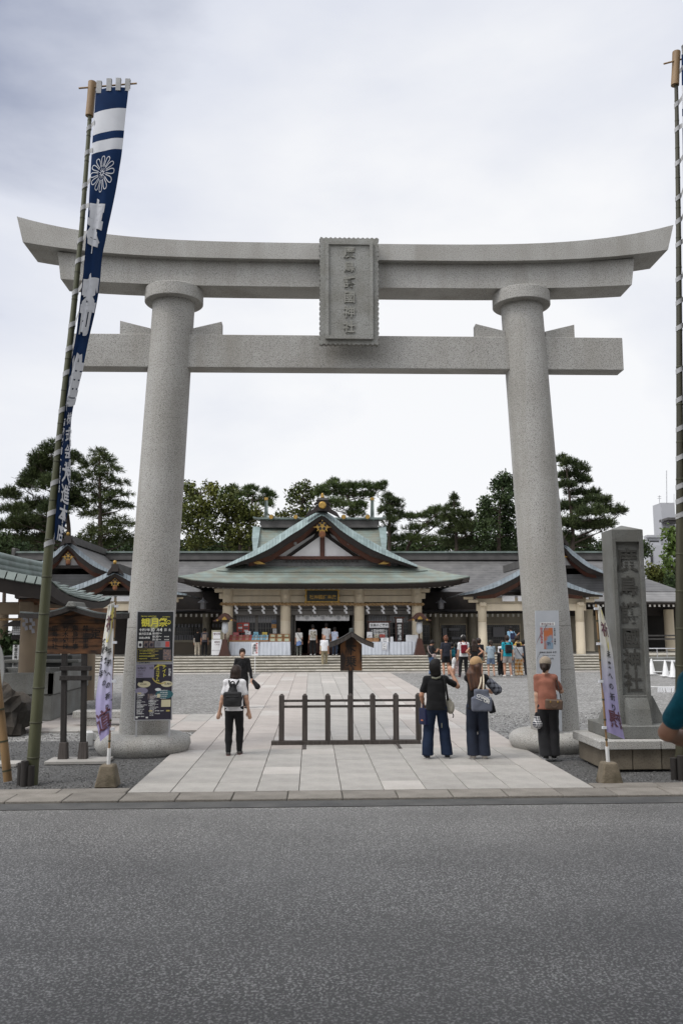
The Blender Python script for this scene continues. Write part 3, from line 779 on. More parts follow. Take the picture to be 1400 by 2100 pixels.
# ================================================================== SMALL FLAGS
flag_m = mat('dyed_flag', (.8, .8, .8), .85, spec=.2, extra=gradz(-1.75, 0, [(0, (.30, .26, .44)), (.22, (.36, .33, .52)), (.5, (.50, .50, .58)), (.62, (.60, .59, .56)), (1, (.62, .60, .52))]))
def small_flag(nm, lab_pole, lab_flag, pole, Y, Le, Re, pole_is_left, glyphs, swash):
    b0 = A(pole[0][0], pole[0][1], Y)
    st = thing('flag_stand', lab_pole, 'flag stand', (b0[0], b0[1], 0))
    MB().box((b0[0], b0[1], .12), (.30, .30, .30), bev=.02, top=(.20, .20)).build('concrete_block', concrete, st)
    P = np.array([A(x, y, Y) for x, y in pole]); P[0, 2] = .1
    MB().tube(np.linspace(P[0], P[0] + (P[1]-P[0])*.16, 4), .026, 10).build('sleeve', white_paint, st)
    MB().tube(np.linspace(P[0], P[1], 8), .015, 8).build('pole', bamboo_t, st)
    for f in np.linspace(.2, .9, 7):
        p = P[0]*(1-f) + P[1]*f; d = (P[1]-P[0])/np.linalg.norm(P[1]-P[0])
        MB().tube([p - d*.012, p + d*.012], .019, 8).build('node', bamboo_node, st)
    nv = 40; ts = np.linspace(0, 1, nv)
    def e(E, t): 
        q = np.interp(t*(E[-1][1]-E[0][1]) + E[0][1], [p[1] for p in E], [p[0] for p in E]); return q, E[0][1] + t*(E[-1][1]-E[0][1])
    Ls = np.array([A(*e(Le, t), Y - .02 + (0 if pole_is_left else .16*t**.5)) for t in ts]); Rs = np.array([A(*e(Re, t), Y - .02 + (.18*t**.5 if pole_is_left else 0)) for t in ts])
    def surf(u, t):
        i = min(max(t, 0), 1)*(nv-1); a = min(int(i), nv-2); w = i - a
        l = Ls[a]*(1-w) + Ls[a+1]*w; r = Rs[a]*(1-w) + Rs[a+1]*w
        return l + (r-l)*u + np.array([0, -.04*sin(pi*u)*(1+.4*sin(7*t)) - .012*sin(4*pi*u + 5*t), 0])
    th = thing(nm, lab_flag, 'flag', tuple(P[1]))
    MB().grid(np.array([[surf(u, t) for u in np.linspace(0, 1, 10)] for t in ts]), 0, True).build('cloth', flag_m, th)
    def put(mb, V, Fs, uc, tc_, wu, ht, rot=0):
        c, s_ = cos(rot), sin(rot)
        mb.add([surf(min(max(uc + (a*c - q*s_)*wu, .02), .98), min(max(tc_ - (a*s_ + q*c)*ht, 0.01), .99)) + np.array([0, -.009, 0]) for a, q in V], Fs)
    sb = MB()
    for (u0, t0, u1, t1, w) in swash:
        P0 = np.linspace((u0, t0), (u1, t1), 12); 
        sb.grid(np.array([[surf(min(max(p[0]-w*(.4+sin(pi*i/11)), .02), .98), p[1]) + (0, -.006, 0), surf(min(max(p[0]+w*(.4+sin(pi*i/11)), .02), .98), p[1]) + (0, -.006, 0)] for i, p in enumerate(P0)]), 0, True)
    sb.build('yellow_print', mat('yellow_dye', (.62, .53, .15), .85), th)
    bk, mr = MB(), MB()
    for st_, uc, t0, wu, ht, pitch, big in glyphs:
        for i, ch in enumerate(st_):
            if ch not in GLY: continue
            gg = BOLD.get(ch, GLY[ch]) if big else GLY[ch]; V, Fs = gg[0] - (.5, .38), gg[1]
            if big: V, Fs = subdiv(V, Fs)
            put(mr if big else bk, V, Fs, uc, t0 + i*pitch, wu, ht, .12 if big else 0)
    bk.build('small_lettering', black_p, th); mr.build('large_lettering', maroon_p, th)
    w0, w1 = surf(0, 0), surf(1, 0)
    MB().tube([w0 + (0, 0, .012), w1 + (0, 0, .012)], .007, 6).build('top_rod', white_paint, th)
    for t in (.02, .3, .6, .97):
        p = surf(0 if pole_is_left else 1, t)
        MB().box(p + np.array([-.02 if pole_is_left else .02, -.0, 0]), (.055, .05, .035)).build('loop', white_cloth, th)
    return th
small_flag('prayer_flag', 'mossy concrete block with a thin brown pole, left of the gate beside the notice board', 'narrow white and lilac prayer flag in front of the left gate leg', [(222, 1590), (237, 1233)], 12.25,
           [(222, 1244), (212, 1310), (204, 1380), (197, 1430), (196, 1460), (199, 1490), (206, 1521)], [(236, 1238), (233, 1320), (231, 1400), (229, 1470), (227, 1503)], False,
           [('祈', .62, .13, .95, .135, 0, True), ('終戦80年', .16, .27, .34, .06, .058, False), ('未来への', .47, .33, .26, .05, .085, False), ('平和への祈り', .74, .36, .32, .055, .085, False), ('道', .50, .87, 1.0, .17, 0, True)], [(.85, .02, .5, .28, .16)])
small_flag('prayer_flag', 'mossy concrete block with a thin brown pole in front of the stone monument', 'narrow white and lilac prayer flag with a yellow streak before the stone monument', [(1248, 1590), (1221, 1239)], 12.05,
           [(1224, 1243), (1229, 1320), (1234, 1400), (1239, 1460), (1242, 1500)], [(1232, 1248), (1245, 1288), (1254, 1335), (1262, 1400), (1269, 1455), (1275, 1490), (1281, 1517)], True,
           [('祈', .55, .17, .8, .12, 0, True), ('未来への祈り', .58, .36, .36, .06, .083, False), ('慰', .62, .87, .9, .15, 0, True)], [(.55, .02, .62, .33, .12)])

# ================================================================== POSTER STANDS AT THE GATE LEGS
def board_frame(tl, tr, bl, br, Y):
    o = A(*bl, Y); ux = A(*br, Y) - o; uz = A(*tl, Y) - o
    Wd = np.linalg.norm(ux); Hd = np.linalg.norm(uz)
    return o, ux/Wd, uz/Hd, Wd, Hd
def PB(fr, u, v, d=0.):
    o, ex, ez, Wd, Hd = fr; n = np.cross(ex, ez); n /= np.linalg.norm(n)
    return o + ex*u*Wd + ez*v*Hd + n*d
def panel(fr, u0, v0, u1, v1, d0, d1):
    return MB().add([PB(fr, u0, v0, d0), PB(fr, u1, v0, d0), PB(fr, u1, v1, d0), PB(fr, u0, v1, d0), PB(fr, u0, v0, d1), PB(fr, u1, v0, d1), PB(fr, u1, v1, d1), PB(fr, u0, v1, d1)],
                    [(3, 2, 1, 0), (4, 5, 6, 7), (0, 1, 5, 4), (1, 2, 6, 5), (2, 3, 7, 6), (3, 0, 4, 7)])
def wr(mb, fr, st, u, v, hgt, d, vert=False, gap=1., m=0, cx=False, bold=None):
    """print text on the board: u, v = left baseline (or top centre when vert), hgt in metres"""
    o, ex, ez, Wd, Hd = fr
    if cx:
        w = sum((GLY[c][3] if (c in GLY and GLY[c][3] < .85) else (.4 if c == ' ' else 1.02)) for c in st)*hgt*gap; u = u - w/2/Wd
    mb.text(st, PB(fr, u, v, d), ex, ez, hgt, vert, 0, m, gap, bold=hgt > .04)
fr = board_frame((283, 1255), (355, 1254), (277, 1476), (351, 1475), 14.98)
ps = thing('poster_stand', 'tall slim aluminium poster stand with two stacked dark event posters on the left gate leg', 'poster stand', tuple(PB(fr, .5, -.14)))
panel(fr, -.025, -.008, 1.025, 1.008, -.03, 0).build('board', alu, ps)
for u in (.03, .95): 
    a, c = PB(fr, u, .02, -.045), PB(fr, u, -.145, -.045); c[2] = .29
    MB().beam(a, c, .028, .028, up=(0, 1, 0)).build('leg', alu, ps)
night = mat('night_print', (.010, .011, .014), .45); night2 = mat('plum_print', (.022, .018, .032), .45)
grey_p = mat('grey_print', (.22, .22, .24), .5); lil_p = mat('lilac_print', (.24, .22, .30), .5); teal_p = mat('teal_print', (.03, .12, .14), .5); gold_p = mat('gold_print', (.45, .36, .10), .5)
moon_p = mat('moon_print', (.24, .24, .10), .5); skin_p = mat('photo_print', (.25, .16, .12), .5, (.05, .06, .09), 40)
po = panel(fr, .0, .515, 1, 1, .0005, .004).build('upper_poster', night, ps)
def disc(fr, u, v, r, d, a0=0, a1=2*pi, r0=0., sq=1.):
    b = MB(); o, ex, ez, Wd, Hd = fr; n = 28; an = np.linspace(a0, a1, n)
    b.grid(np.array([[PB(fr, u + r0*cos(a)/Wd, v + r0*sin(a)*sq/Hd, d), PB(fr, u + r*cos(a)/Wd, v + r*sin(a)*sq/Hd, d)] for a in an]), 0, False); return b
def on_poster(name, par, m, mb): return mb.build(name, m, par)
on_poster('moon', po, moon_p, disc(fr, .47, .895, .10, .0046))
t = MB(); wr(t, fr, '観月祭', .47, .868, .155, .0052, cx=True, gap=1.0); 
bd = disc(fr, .875, .90, .036, .0052, r0=.027); t.add(bd.v[0], bd.f); wr(t, fr, '&', .862, .888, .03, .0052)
wr(t, fr, 'February castle Event', .10, .955, .026, .0052); wr(t, fr, '&castleEvent', .70, .948, .022, .0052)
for k, s_ in enumerate(('令和七年観月祭神社広島城', '広島護國神社のお月見', '無料開催 観月祭祭典会場案内', '舞典奏神社月見')): wr(t, fr, s_, .07, .63 - k*.024, .020, .0052)
on_poster('title', po, yellow_p, t)
t = MB(); wr(t, fr, '令和7年', .05, .82, .052, .0054); wr(t, fr, '10', .36, .815, .088, .0054); wr(t, fr, '月', .545, .82, .05, .0054); wr(t, fr, '4', .63, .815, .088, .0054); wr(t, fr, '日 土', .75, .82, .05, .0054)
wr(t, fr, '観月祭祭典', .05, .785, .043, .0054); wr(t, fr, '18:00〜', .42, .787, .05, .0054); wr(t, fr, '演奏&舞典', .05, .748, .040, .0054); wr(t, fr, '18:30〜', .42, .758, .05, .0054); wr(t, fr, '19:10〜', .42, .730, .05, .0054)
wr(t, fr, '神社会場', .76, .762, .02, .0054); wr(t, fr, '神社会場', .76, .733, .02, .0054)
on_poster('white_lettering', po, white_p, t)
for k, (u, m_) in enumerate(((.03, white_p), (.19, skin_p), (.34, skin_p), (.50, grey_p))):
    q = panel(fr, u, .665, u + (.13 if k < 3 else .42), .725, .0048, .0052).build('photo', m_, po)
    if k < 3: on_poster('figure', po, night2, disc(fr, u + .065, .69, .026, .0058, sq=1.2))
t = MB(); 
for k in range(4): wr(t, fr, '広島護國神社', .53, .712 - k*.012, .014, .0058)
on_poster('caption', po, black_p, t)
on_poster('red_photo', po, red_p, panel(fr, .80, .67, .91, .72, .0055, .006))
fb = MB()
for q in ((.02, .536, .98, .540), (.02, .650, .72, .653), (.02, .540, .026, .650)): bb = panel(fr, *q, .0046, .005); fb.add(bb.v[0], bb.f)
on_poster('rule', po, gold_p, fb); on_poster('map_photo', po, skin_p, panel(fr, .74, .55, .96, .645, .0046, .005))
on_poster('bottom_band', po, grey_p, panel(fr, 0, .516, 1, .534, .0046, .0052)); t = MB(); wr(t, fr, '広島護國神社', .08, .519, .03, .0058); on_poster('band_lettering', po, black_p, t)
pb = panel(fr, 0, 0, 1, .508, .0005, .004).build('lower_poster', night2, ps)
on_poster('sky_block', pb, lil_p, panel(fr, .0, .385, .50, .505, .0045, .005))
t = MB(); wr(t, fr, '10月4日', .03, .465, .046, .0056, gap=.9); wr(t, fr, '5日', .37, .465, .046, .0056, gap=.9); wr(t, fr, '18:00〜19:00', .05, .445, .022, .0056)
for k in range(3): wr(t, fr, '広島城博物館', .05, .425 - k*.014, .014, .0056)
on_poster('date_lettering', pb, black_p, t)
on_poster('crescent', pb, gold_p, disc(fr, .70, .415, .165, .0048, radians(70), radians(300), r0=.145))
t = MB(); wr(t, fr, 'ナイト', .78, .47, .075, .0056, vert=True, gap=.95); wr(t, fr, 'ミュージアム', .60, .482, .066, .0056, vert=True, gap=.72); on_poster('night_lettering', pb, yellow_p, t)
t = MB(); wr(t, fr, 'お月見', .93, .45, .045, .0056, vert=True); on_poster('moon_lettering', pb, white_p, t)
for u, v, r, m_, nm in ((.23, .325, .11, cream_p, 'cream_cloud'), (.86, .325, .10, cream_p, 'cream_cloud'), (.80, .23, .15, teal_p, 'teal_cloud'), (.62, .275, .05, white_p, 'white_cloud'), (.16, .265, .11, lil_p, 'lilac_cloud')):
    on_poster(nm, pb, m_, disc(fr, u, v, r, .0046 if nm != 'white_cloud' else .0052, sq=.5))
t = MB(); wr(t, fr, '広島城', .80, .318, .04, .0058); wr(t, fr, '徳川毛利', .13, .32, .026, .0058); on_poster('cloud_lettering', pb, black_p, t)
on_poster('castle_photo', pb, skin_p, panel(fr, .34, .185, .55, .235, .0046, .0052)); on_poster('street_map', pb, cream_p, panel(fr, .72, .115, .98, .18, .0046, .0052))
t = MB()
for k, (u, v, s_) in enumerate(((.05, .218, '古戦国博物館'), (.05, .155, '広島城'), (.05, .13, '無料開催 会場案内'), (.05, .112, '毛利元就輝'), (.36, .165, '会場案内'), (.36, .145, '古戦国博物館'), (.36, .125, '手水舎'), (.05, .075, '観月祭 徳川'), (.55, .075, '参拝順路 広島城'), (.05, .05, '無料開催'), (.55, .05, '神社会場'), (.05, .025, '広島城 博物館'), (.52, .215, '手水舎 お守'))): wr(t, fr, s_, u, v, .020, .0056)
rp_s = random.Random(9); ks = ['観月祭神社広島城会場', '博物館無料開催案内', '徳川毛利元就輝古戦国', '手水舎参拝順路お守', '令和七年十月四日五日', '広島護國神社奉寄進']
for k in range(30):
    u, v = (.04, .24 - k*.0135) if k < 15 else (.40, .21 - (k-15)*.0125)
    if v > .02 and not (.10 < v < .19 and u + .3 > .72): wr(t, fr, ks[k % 6][:rp_s.randint(4, 9)], u, v, .016, .0057)
for k in range(5): wr(t, fr, ks[k][:7], .68, .262 - k*.018, .018, .0057)
on_poster('small_lettering', pb, white_p, t)
t = MB()
for k in range(6): wr(t, fr, ks[k][:8], .30 + .1*(k % 2), .645 - k*.017, .016, .0057)
on_poster('gold_lettering', po, gold_p, t)
for k, (u0, v0, u1, v1, m_) in enumerate(((.60, .20, .68, .235, cream_p), (.10, .34, .20, .365, night), (.16, .355, .22, .375, night), (.02, .012, .08, .030, white_p), (.30, .012, .36, .026, white_p))): on_poster('picture', pb, m_, panel(fr, u0, v0, u1, v1, .0058, .0062))
t = MB()
for u, v in ((.38, .072), (.86, .072), (.06, .235)): bb = panel(fr, u, v, u + .1, v + .014, .005, .0056); t.add(bb.v[0], bb.f)
on_poster('gold_tab', pb, gold_p, t)

fr2 = board_frame((1096.5, 1252.5), (1147.5, 1253), (1103, 1501), (1152, 1500), 14.98)
pn = thing('poster_stand', 'tall narrow white notice panel with small coloured posters on the right gate leg', 'notice panel', tuple(PB(fr2, .5, 0)))
panel(fr2, 0, .0, 1, 1, -.025, 0).build('board', mat('pale_panel', (.44, .46, .49), .6, (.38, .40, .43), 2), pn)
for v0 in (.60, .05):
    for q in ((.20, v0 + .275, .82, v0 + .30),): 
        panel(fr2, *q, .0005, .003).build('heading_box', white_p, pn)
        t = MB(); wr(t, fr2, '限定御朱印', .51, v0 + .279, .045, .0036, cx=True, gap=1.0); t.build('heading_lettering', maroon_p, pn)
    pic = panel(fr2, .34, v0 + .08, .72, v0 + .255, .0005, .003).build('picture', mat('picture_print', (.20, .28, .36), .5, (.42, .13, .05), 5, lo=.42, hi=.58), pn)
    t = MB(); wr(t, fr2, '限定御志納参', .24, v0 + .24, .045, .003, vert=True, gap=1.05); t.build('red_lettering', red_p, pn)
    t = MB(); wr(t, fr2, '令和七年十月神社', .80, v0 + .24, .035, .003, vert=True, gap=1.05); wr(t, fr2, '御朱印 受付所 お守', .5, v0 + .045, .033, .003, cx=True); wr(t, fr2, 'The Event of shrine', .5, v0 + .022, .024, .003, cx=True); wr(t, fr2, '初穂料 700円', .5, v0 - .008, .036, .003, cx=True); t.build('black_lettering', black_p, pn)
    MB().text('祈', PB(fr2, .46, v0 + .11, .0034), fr2[1], fr2[2], .07, False).build('picture_lettering', mat('picture_dark', (.03, .05, .10), .5), pic)

# ================================================================== NOTICE BOARD (left), BARRIER WITH SIGN (middle)
YN = 14.5
nb_ = thing('notice_board', 'old roofed wooden notice board on two dark posts standing left of the gate', 'notice board', tuple(G(152, 1560)))
for x in (132, 172.5):
    a, c = A(x - 1.5, 1545, YN), A(x + 1.2, 1335, YN); a[2] = .02
    MB().beam(a, c, .085, .085, up=(0, 1, 0), bev=.006).build('post', wood_dark, nb_)
    a = A(x - 2, 1560, YN); MB().box((a[0], YN, .15), (.15, .15, .28), bev=.01, top=(.12, .12)).build('post_foot', wood_grey, nb_)
for y in (1370.5, 1390.5):
    a, c = A(123.5, y, YN - .05), A(188, y, YN - .05); MB().beam(a, c, .07, .075, bev=.005).build('crossbar', wood_dark, nb_)
x0, x1 = A(84, 1300, YN)[0], A(222, 1300, YN)[0]; z0, z1 = A(150, 1341, YN)[2], A(150, 1262, YN)[2]
nbd = 6
for k in range(nbd):
    h = (z1 - z0 + .12)/nbd
    MB().box(((x0+x1)/2, YN - .03 + random.uniform(-.002, .002), z0 + h*(k+.5)), (x1 - x0, .04, h - .006), bev=.004).build('plank', wood_brown, nb_)
MB().box(((x0+x1)/2, YN + .01, (z0+z1)/2 + .05), (x1 - x0 - .02, .03, z1 - z0 + .05)).build('backing', wood_dark, nb_)
t = MB()
for k, (px_, st_) in enumerate(zip((197, 176, 155, 135, 113), ('定', '禁止車馬', '魚鳥捕事', '竹木伐採', '広島神社'))):
    n_ = len(st_)
    for i, ch in enumerate(st_):
        g = GLY[ch]; c0 = A(px_, 1300 if n_ == 1 else 1288 + i*12.5, YN - .054); sz = .16 if n_ == 1 else .10
        t.add([c0 + np.array([(q[0]-.5)*sz, 0, (q[1]-.38)*sz]) for q in g[0]], g[1])
t.build('ink_lettering', ink, nb_)
def curved_roof(par, apex, le, re, ye0, ye1, sag, thick, mroof, mdark, n=14, name='roof', lift=.0):
    """little gabled roof seen from its long side or gable end: two curved slopes from apex to the eaves"""
    for E in (le, re):
        P = []
        for i in range(n):
            t_ = i/(n-1); q = apex*(1-t_) + E*t_; q = q + np.array([0, 0, -sag*sin(pi*t_) + lift*t_**3])
            P.append([(q[0], ye0, q[2]), (q[0], ye1, q[2])])
        P = np.array(P)
        MB().slab(P, (0, 0, thick), 0).build(name, mroof, par)
        MB().slab(P + (0, .0, -.075), (0, 0, .073), 0).build('eave_board', mdark, par)
copper_d = mat('dark_copper', (.11, .125, .12), .6, (.06, .07, .068), 3, .2, 30)
ap = A(157, 1243, YN); le, re = A(54, 1261, YN), A(258, 1262, YN)
curved_roof(nb_, ap, le, re, YN - .32, YN + .32, .05, .022, copper_d, wood_dark, lift=.03)
MB().prism([(le[0] + .25, le[2] - .0), (re[0] - .25, re[2] - .0), (ap[0], ap[2] - .04)], lambda u, v: (u, YN - .02, v), lambda u, v: (u, YN + .02, v)).build('gable', wood_dark, nb_)
MB().box((ap[0], YN, ap[2] + .02), (.16, .74, .10), bev=.02, top=(.11, .70)).build('ridge_cap', granite_dark, nb_)
sl = G(152, 1564); MB().box((sl[0] + .03, YN - .05, .0), (.98, .5, .05), bev=.006).build('base_slab', slab_grey, nb_)

YR = 16.1
br = thing('barrier', 'low grey weathered timber barrier with seven posts across the middle of the path', 'barrier', (A(712, 1525, YR)[0], YR, 0))
zc_ = A(700, 1422, YR)[2]; zs1, zs0 = A(700, 1518, YR)[2], A(700, 1530.5, YR - .06)[2]
for x in (577.5, 625, 672, 718.3, 764, 811.5, 857.5):
    X = A(x, 1470, YR)[0]
    MB().box((X, YR, (zs1 + zc_ - .04)/2), (.098, .098, zc_ - .04 - zs1), bev=.006).box((X, YR, zc_ - .02), (.098, .098, .04), top=(.03, .03)).build('post', wood_grey, br)
xa, xb = A(577.5, 1470, YR)[0], A(857.5, 1470, YR)[0]
for y in (1436.5, 1448.5):
    z = A(700, y, YR)[2]; MB().box(((xa+xb)/2, YR, z), (xb - xa, .045, .042), bev=.004).build('rail', wood_grey, br)
xs0, xs1 = A(556, 1524, YR - .06)[0], A(862.5, 1524, YR - .06)[0]
MB().box(((xs0+xs1)/2, YR, (zs0 + zs1)/2), (xs1 - xs0, .12, zs1 - zs0), bev=.008).build('sill_beam', wood_grey, br)
for x in (624.5, 813.5):
    X = A(x, 1530, YR)[0]
    MB().prism([(-.055, .0), (.055, .0), (.055, zs0 + .02), (0, zs0 + .045), (-.055, zs0 + .02)], lambda u, v: (X + u, YR - .62, v), lambda u, v: (X + u, YR + .62, v)).build('foot_beam', wood_grey, br)
    MB().beam((X, YR + .5, zs0), (X, YR + .07, .62), .05, .05, up=(0, 1, 0)).build('brace', wood_grey, br)
YS = 16.22
sg = thing('signpost', 'dark wooden signpost with a small gabled roof and inked board behind the barrier', 'signpost', (A(718.5, 1520, YS)[0], YS, 0))
Xs = A(719, 1440, YS)[0]
MB().box((Xs, YS, (.0 + A(719, 1300, YS)[2])/2), (.088, .088, A(719, 1300, YS)[2]), bev=.006).build('post', wood_dark, sg)
u0, u1 = A(697.5, 1350, YS)[0], A(741.5, 1350, YS)[0]; v0, v1, v2 = A(719, 1375, YS)[2], A(719, 1322, YS)[2], A(719, 1304, YS)[2]
MB().prism([(u0, v0), (u1, v0), (u1, v1), ((u0+u1)/2, v2), (u0, v1)], lambda u, v: (u, YS - .07, v), lambda u, v: (u, YS - .046, v)).build('board', wood_scorched, sg)
t = MB()
for ch, y, sz in (('下', 1333, .21), ('乗', 1356, .21)):
    g = BOLD[ch]; c0 = A(719.5, y, YS - .073); t.add([c0 + np.array([(q[0]-.5)*sz, 0, (q[1]-.38)*sz]) for q in g[0]], g[1])
t.build('ink_lettering', ink, sg)
ap = A(720, 1297, YS); le, re = A(675.5, 1319, YS), A(764.5, 1320, YS)
curved_roof(sg, ap, le, re, YS - .24, YS + .24, .02, .02, wood_dark, wood_grey)
MB().box((ap[0], YS, ap[2] + .035), (.072, .11, .09), bev=.008).build('finial', copper_d, sg)

# ================================================================== STONE MONUMENT (right)
mo = thing('stone_monument', 'tall square granite pillar carved with six large characters right of the gate', 'monument', (5.4, 13.5, 0))
YF = 13.40
pz1 = A(1285, 1086, YF)[2]; pzb = A(1300, 1492, YF)[2]
xl1, xr1 = A(1254, 1088, YF)[0], A(1317, 1088, YF)[0]; xl0, xr0 = A(1268.5, 1461, YF)[0], A(1336, 1461, YF)[0]
cx0 = (xl0+xr0)/2; w0_ = xr0 - xl0; cx1 = (xl1+xr1)/2; w1_ = xr1 - xl1; cxm = (cx0 + cx1)/2; wm = (w0_ + w1_)/2
cz = lambda z: 0
# shaft as a frame round a recessed panel
rec0, rec1 = A(1300, 1426, YF)[2], A(1290, 1111, YF)[2]; mw = .064
sh = MB()
sh.box((cxm, YF + .27, (pzb+pz1)/2), (wm, .42, pz1 - pzb), bev=.008)
for x in (cxm - wm/2 + mw/2, cxm + wm/2 - mw/2): sh.box((x, YF + .03, (pzb+pz1)/2), (mw, .064, pz1 - pzb), bev=.006)
sh.box((cxm, YF + .03, (pz1 + rec1)/2), (wm - 2*mw + .002, .062, pz1 - rec1), bev=.004); sh.box((cxm, YF + .03, (pzb + rec0)/2), (wm - 2*mw + .002, .062, rec0 - pzb), bev=.004)
sh.build('pillar', granite_dark, mo)
MB().box((cxm, YF + .24, pz1 + .045), (wm, .48, .09), top=(.02, .02)).build('cap', granite_dark, mo)
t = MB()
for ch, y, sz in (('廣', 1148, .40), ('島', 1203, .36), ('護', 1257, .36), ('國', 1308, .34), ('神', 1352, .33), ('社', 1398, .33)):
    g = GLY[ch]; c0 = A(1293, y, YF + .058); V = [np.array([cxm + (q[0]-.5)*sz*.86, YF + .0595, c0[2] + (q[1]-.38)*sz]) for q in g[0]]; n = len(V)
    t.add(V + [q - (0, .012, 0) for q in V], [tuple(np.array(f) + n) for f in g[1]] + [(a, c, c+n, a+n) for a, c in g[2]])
t.build('carved_lettering', letter_shade_stone, mo)
zc1 = A(1222, 1520, 12.95)[2]; zc0 = A(1222, 1538, 12.95)[2]
bx0 = 4.28; ztop2 = A(1300, 1489, 13.15)[2]
MB().box((cxm + .2, 13.68, (zc1 + ztop2)/2), (1.42, 1.05, ztop2 - zc1), bev=.012).build('plinth', granite_dark, mo)
for k in range(4): MB().box((bx0 + .02 + .46 + k*.93, 13.62, (zc0+zc1)/2), (.92, 1.36, zc1 - zc0), bev=.01).build('cap_stone', granite, mo)
wall_m = mat('base_block', (.16, .135, .10), .85, (.10, .083, .06), 2, .4, 40, speck=(.06, .05, .04), sscale=60, samt=.5, rnd=.2)
for k in range(8):
    MB().box((bx0 + .09 + .22 + k*.44, 13.62, zc0/2), (.43, 1.22, zc0), bev=.012).build('base_block', wall_m, mo)
pzf = ztop2
MB().prism([(YF - .20, pzf), (YF + .0, pzf), (YF + .0, pzf + .40), (YF - .06, pzf + .40), (YF - .14, pzf + .24)], lambda u, v: (cxm - .17, u, v), lambda u, v: (cxm + .17, u, v)).build('front_stone', granite_dark, mo)
for s in (-1, 1): MB().prism([(0, pzf), (s*.24, pzf), (s*.20, pzf + .12), (s*.06, pzf + .42), (0, pzf + .42)], lambda u, v: (cxm + s*wm/2 + u, YF + .1, v), lambda u, v: (cxm + s*wm/2 + u, YF + .36, v)).build('side_stone', granite_dark, mo)

# ================================================================== SHRINE HALL
verd = mat('verdigris_copper', (.19, .235, .21), .65, (.125, .15, .13), .8, .25, 20, extra=chain(streaks((.16, .15, .11), 1.6, .5, .65, .42, .62), rows(.20, .35, 2, .16)))
verd_plate = mat('verdigris_plate', (.225, .285, .28), .6, (.155, .205, .20), 2.2, .2, 20, rnd=.16)
roof_grey = mat('grey_copper_roof', (.115, .112, .11), .6, (.085, .083, .082), 1.0, .2, 20, extra=chain(rows(.17, .45, 2, .2), streaks((.18, .175, .17), 2, .3, .4)))
roof_plate = mat('blue_grey_plate', (.15, .178, .195), .6, (.105, .125, .138), 2, .2, 20, rnd=.16)
ridge_m = mat('ridge_copper', (.085, .08, .076), .6, (.055, .052, .05), 2, .2, 20)
ridge_g = mat('ridge_verdigris', (.16, .20, .185), .6, (.10, .12, .11), 2)
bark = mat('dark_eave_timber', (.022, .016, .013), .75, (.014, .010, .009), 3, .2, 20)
redwood = mat('red_brown_timber', (.085, .026, .013), .65, (.055, .017, .010), 3, .2, 20)
plaster = mat('white_plaster', (.70, .69, .69), .85, (.62, .61, .61), 1.5)
cream = mat('cream_concrete', (.66, .575, .435), .8, (.58, .50, .375), .8, .15, 40, extra=streaks((.36, .31, .24), 2, .3, .35))
beige = mat('beige_wall', (.42, .375, .295), .85, (.31, .28, .22), .8, .15, 40)
bronze = mat('bronze_frame', (.13, .12, .11), .5, (.095, .088, .08), 2, metal=.2)
dark_in = mat('dark_interior', (.018, .016, .014), .9, (.012, .011, .010), 2)
glass = mat('dark_glass', (.015, .016, .018), .12, (.022, .022, .024), 1)
gold = mat('gilt', (.44, .28, .075), .5, (.28, .17, .04), 9, .3, 60, metal=.55)
lattice_m = mat('lattice_bar', (.12, .115, .105), .5)
sheer = mat('sheer_curtain', (.30, .30, .31), .9, (.20, .20, .21), 5, stretch=(9, 9, 1))
straw = mat('straw_rope', (.36, .24, .12), .9, (.24, .15, .07), 9, .6, 60)
paper = mat('white_paper', (.72, .72, .73), .8, (.66, .66, .67), 6)
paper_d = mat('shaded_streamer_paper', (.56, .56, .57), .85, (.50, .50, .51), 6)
cloth_w = mat('table_cloth_white', (.58, .61, .66), .85, (.51, .54, .59), 2.5, .2, 8)
rafter_w = mat('rafter_end_white', (.66, .64, .60), .7)
lamp_paper = mat('lantern_paper', (.55, .57, .60), .8, (.48, .50, .53), 4)
walnut = mat('walnut_stain', (.06, .020, .012), .55, (.04, .014, .009), 3)
kraft = mat('plain_wood_box', (.36, .19, .085), .7, (.28, .145, .065), 4)

YE, YG, YC, YW = 43.9, 45.3, 46.0, 46.6
hall = thing('shrine_hall', 'wide shrine hall with green copper gable roof and cream columns behind the gate', 'shrine hall', (.9, 50, PLAT))
CXP = 660.
# lower front roof
EV = [(363, 1181.6), (391, 1188), (425, 1191.5), (463, 1193.6), (520, 1194.8), (664, 1195), (806, 1194.8), (860, 1193.4), (900, 1191.3), (935, 1187.6), (963, 1181.6)]
vv = [0, .22, .5, 1.0]; XL = [363, 391, 425, 463]; YLp = [1181.6, 1178, 1170, 1158.5]
XR = [963, 935, 895, 854]
nu, nv = 61, 12; P = np.zeros((nv, nu, 3)); YY = []
for i in range(nv):
    v = i/(nv-1); xl = np.interp(v, vv, XL); xr = np.interp(v, vv, XR); yl = np.interp(v, vv, YLp); yc = 1195 - (1195 - 1158.5)*v**.92
    for j in range(nu):
        u = j/(nu-1); w = abs(2*u-1)**7
        if i == 0: x = 363 + 600*u; y = np.interp(x, [p[0] for p in EV], [p[1] for p in EV])
        else: x = xl + (xr-xl)*u; y = yc*(1-w) + yl*w
        P[i, j] = A(x, y, YE + 2.9*v)
MB().slab(P, (0, .02, -.05)).build('front_roof', verd, hall)
ly = MB(); i0 = 6
ly.slab(P[i0:, 2:-2] + (0, -.05, .045), (0, 0, -.04)); ly.build('upper_roofing', verd, hall)
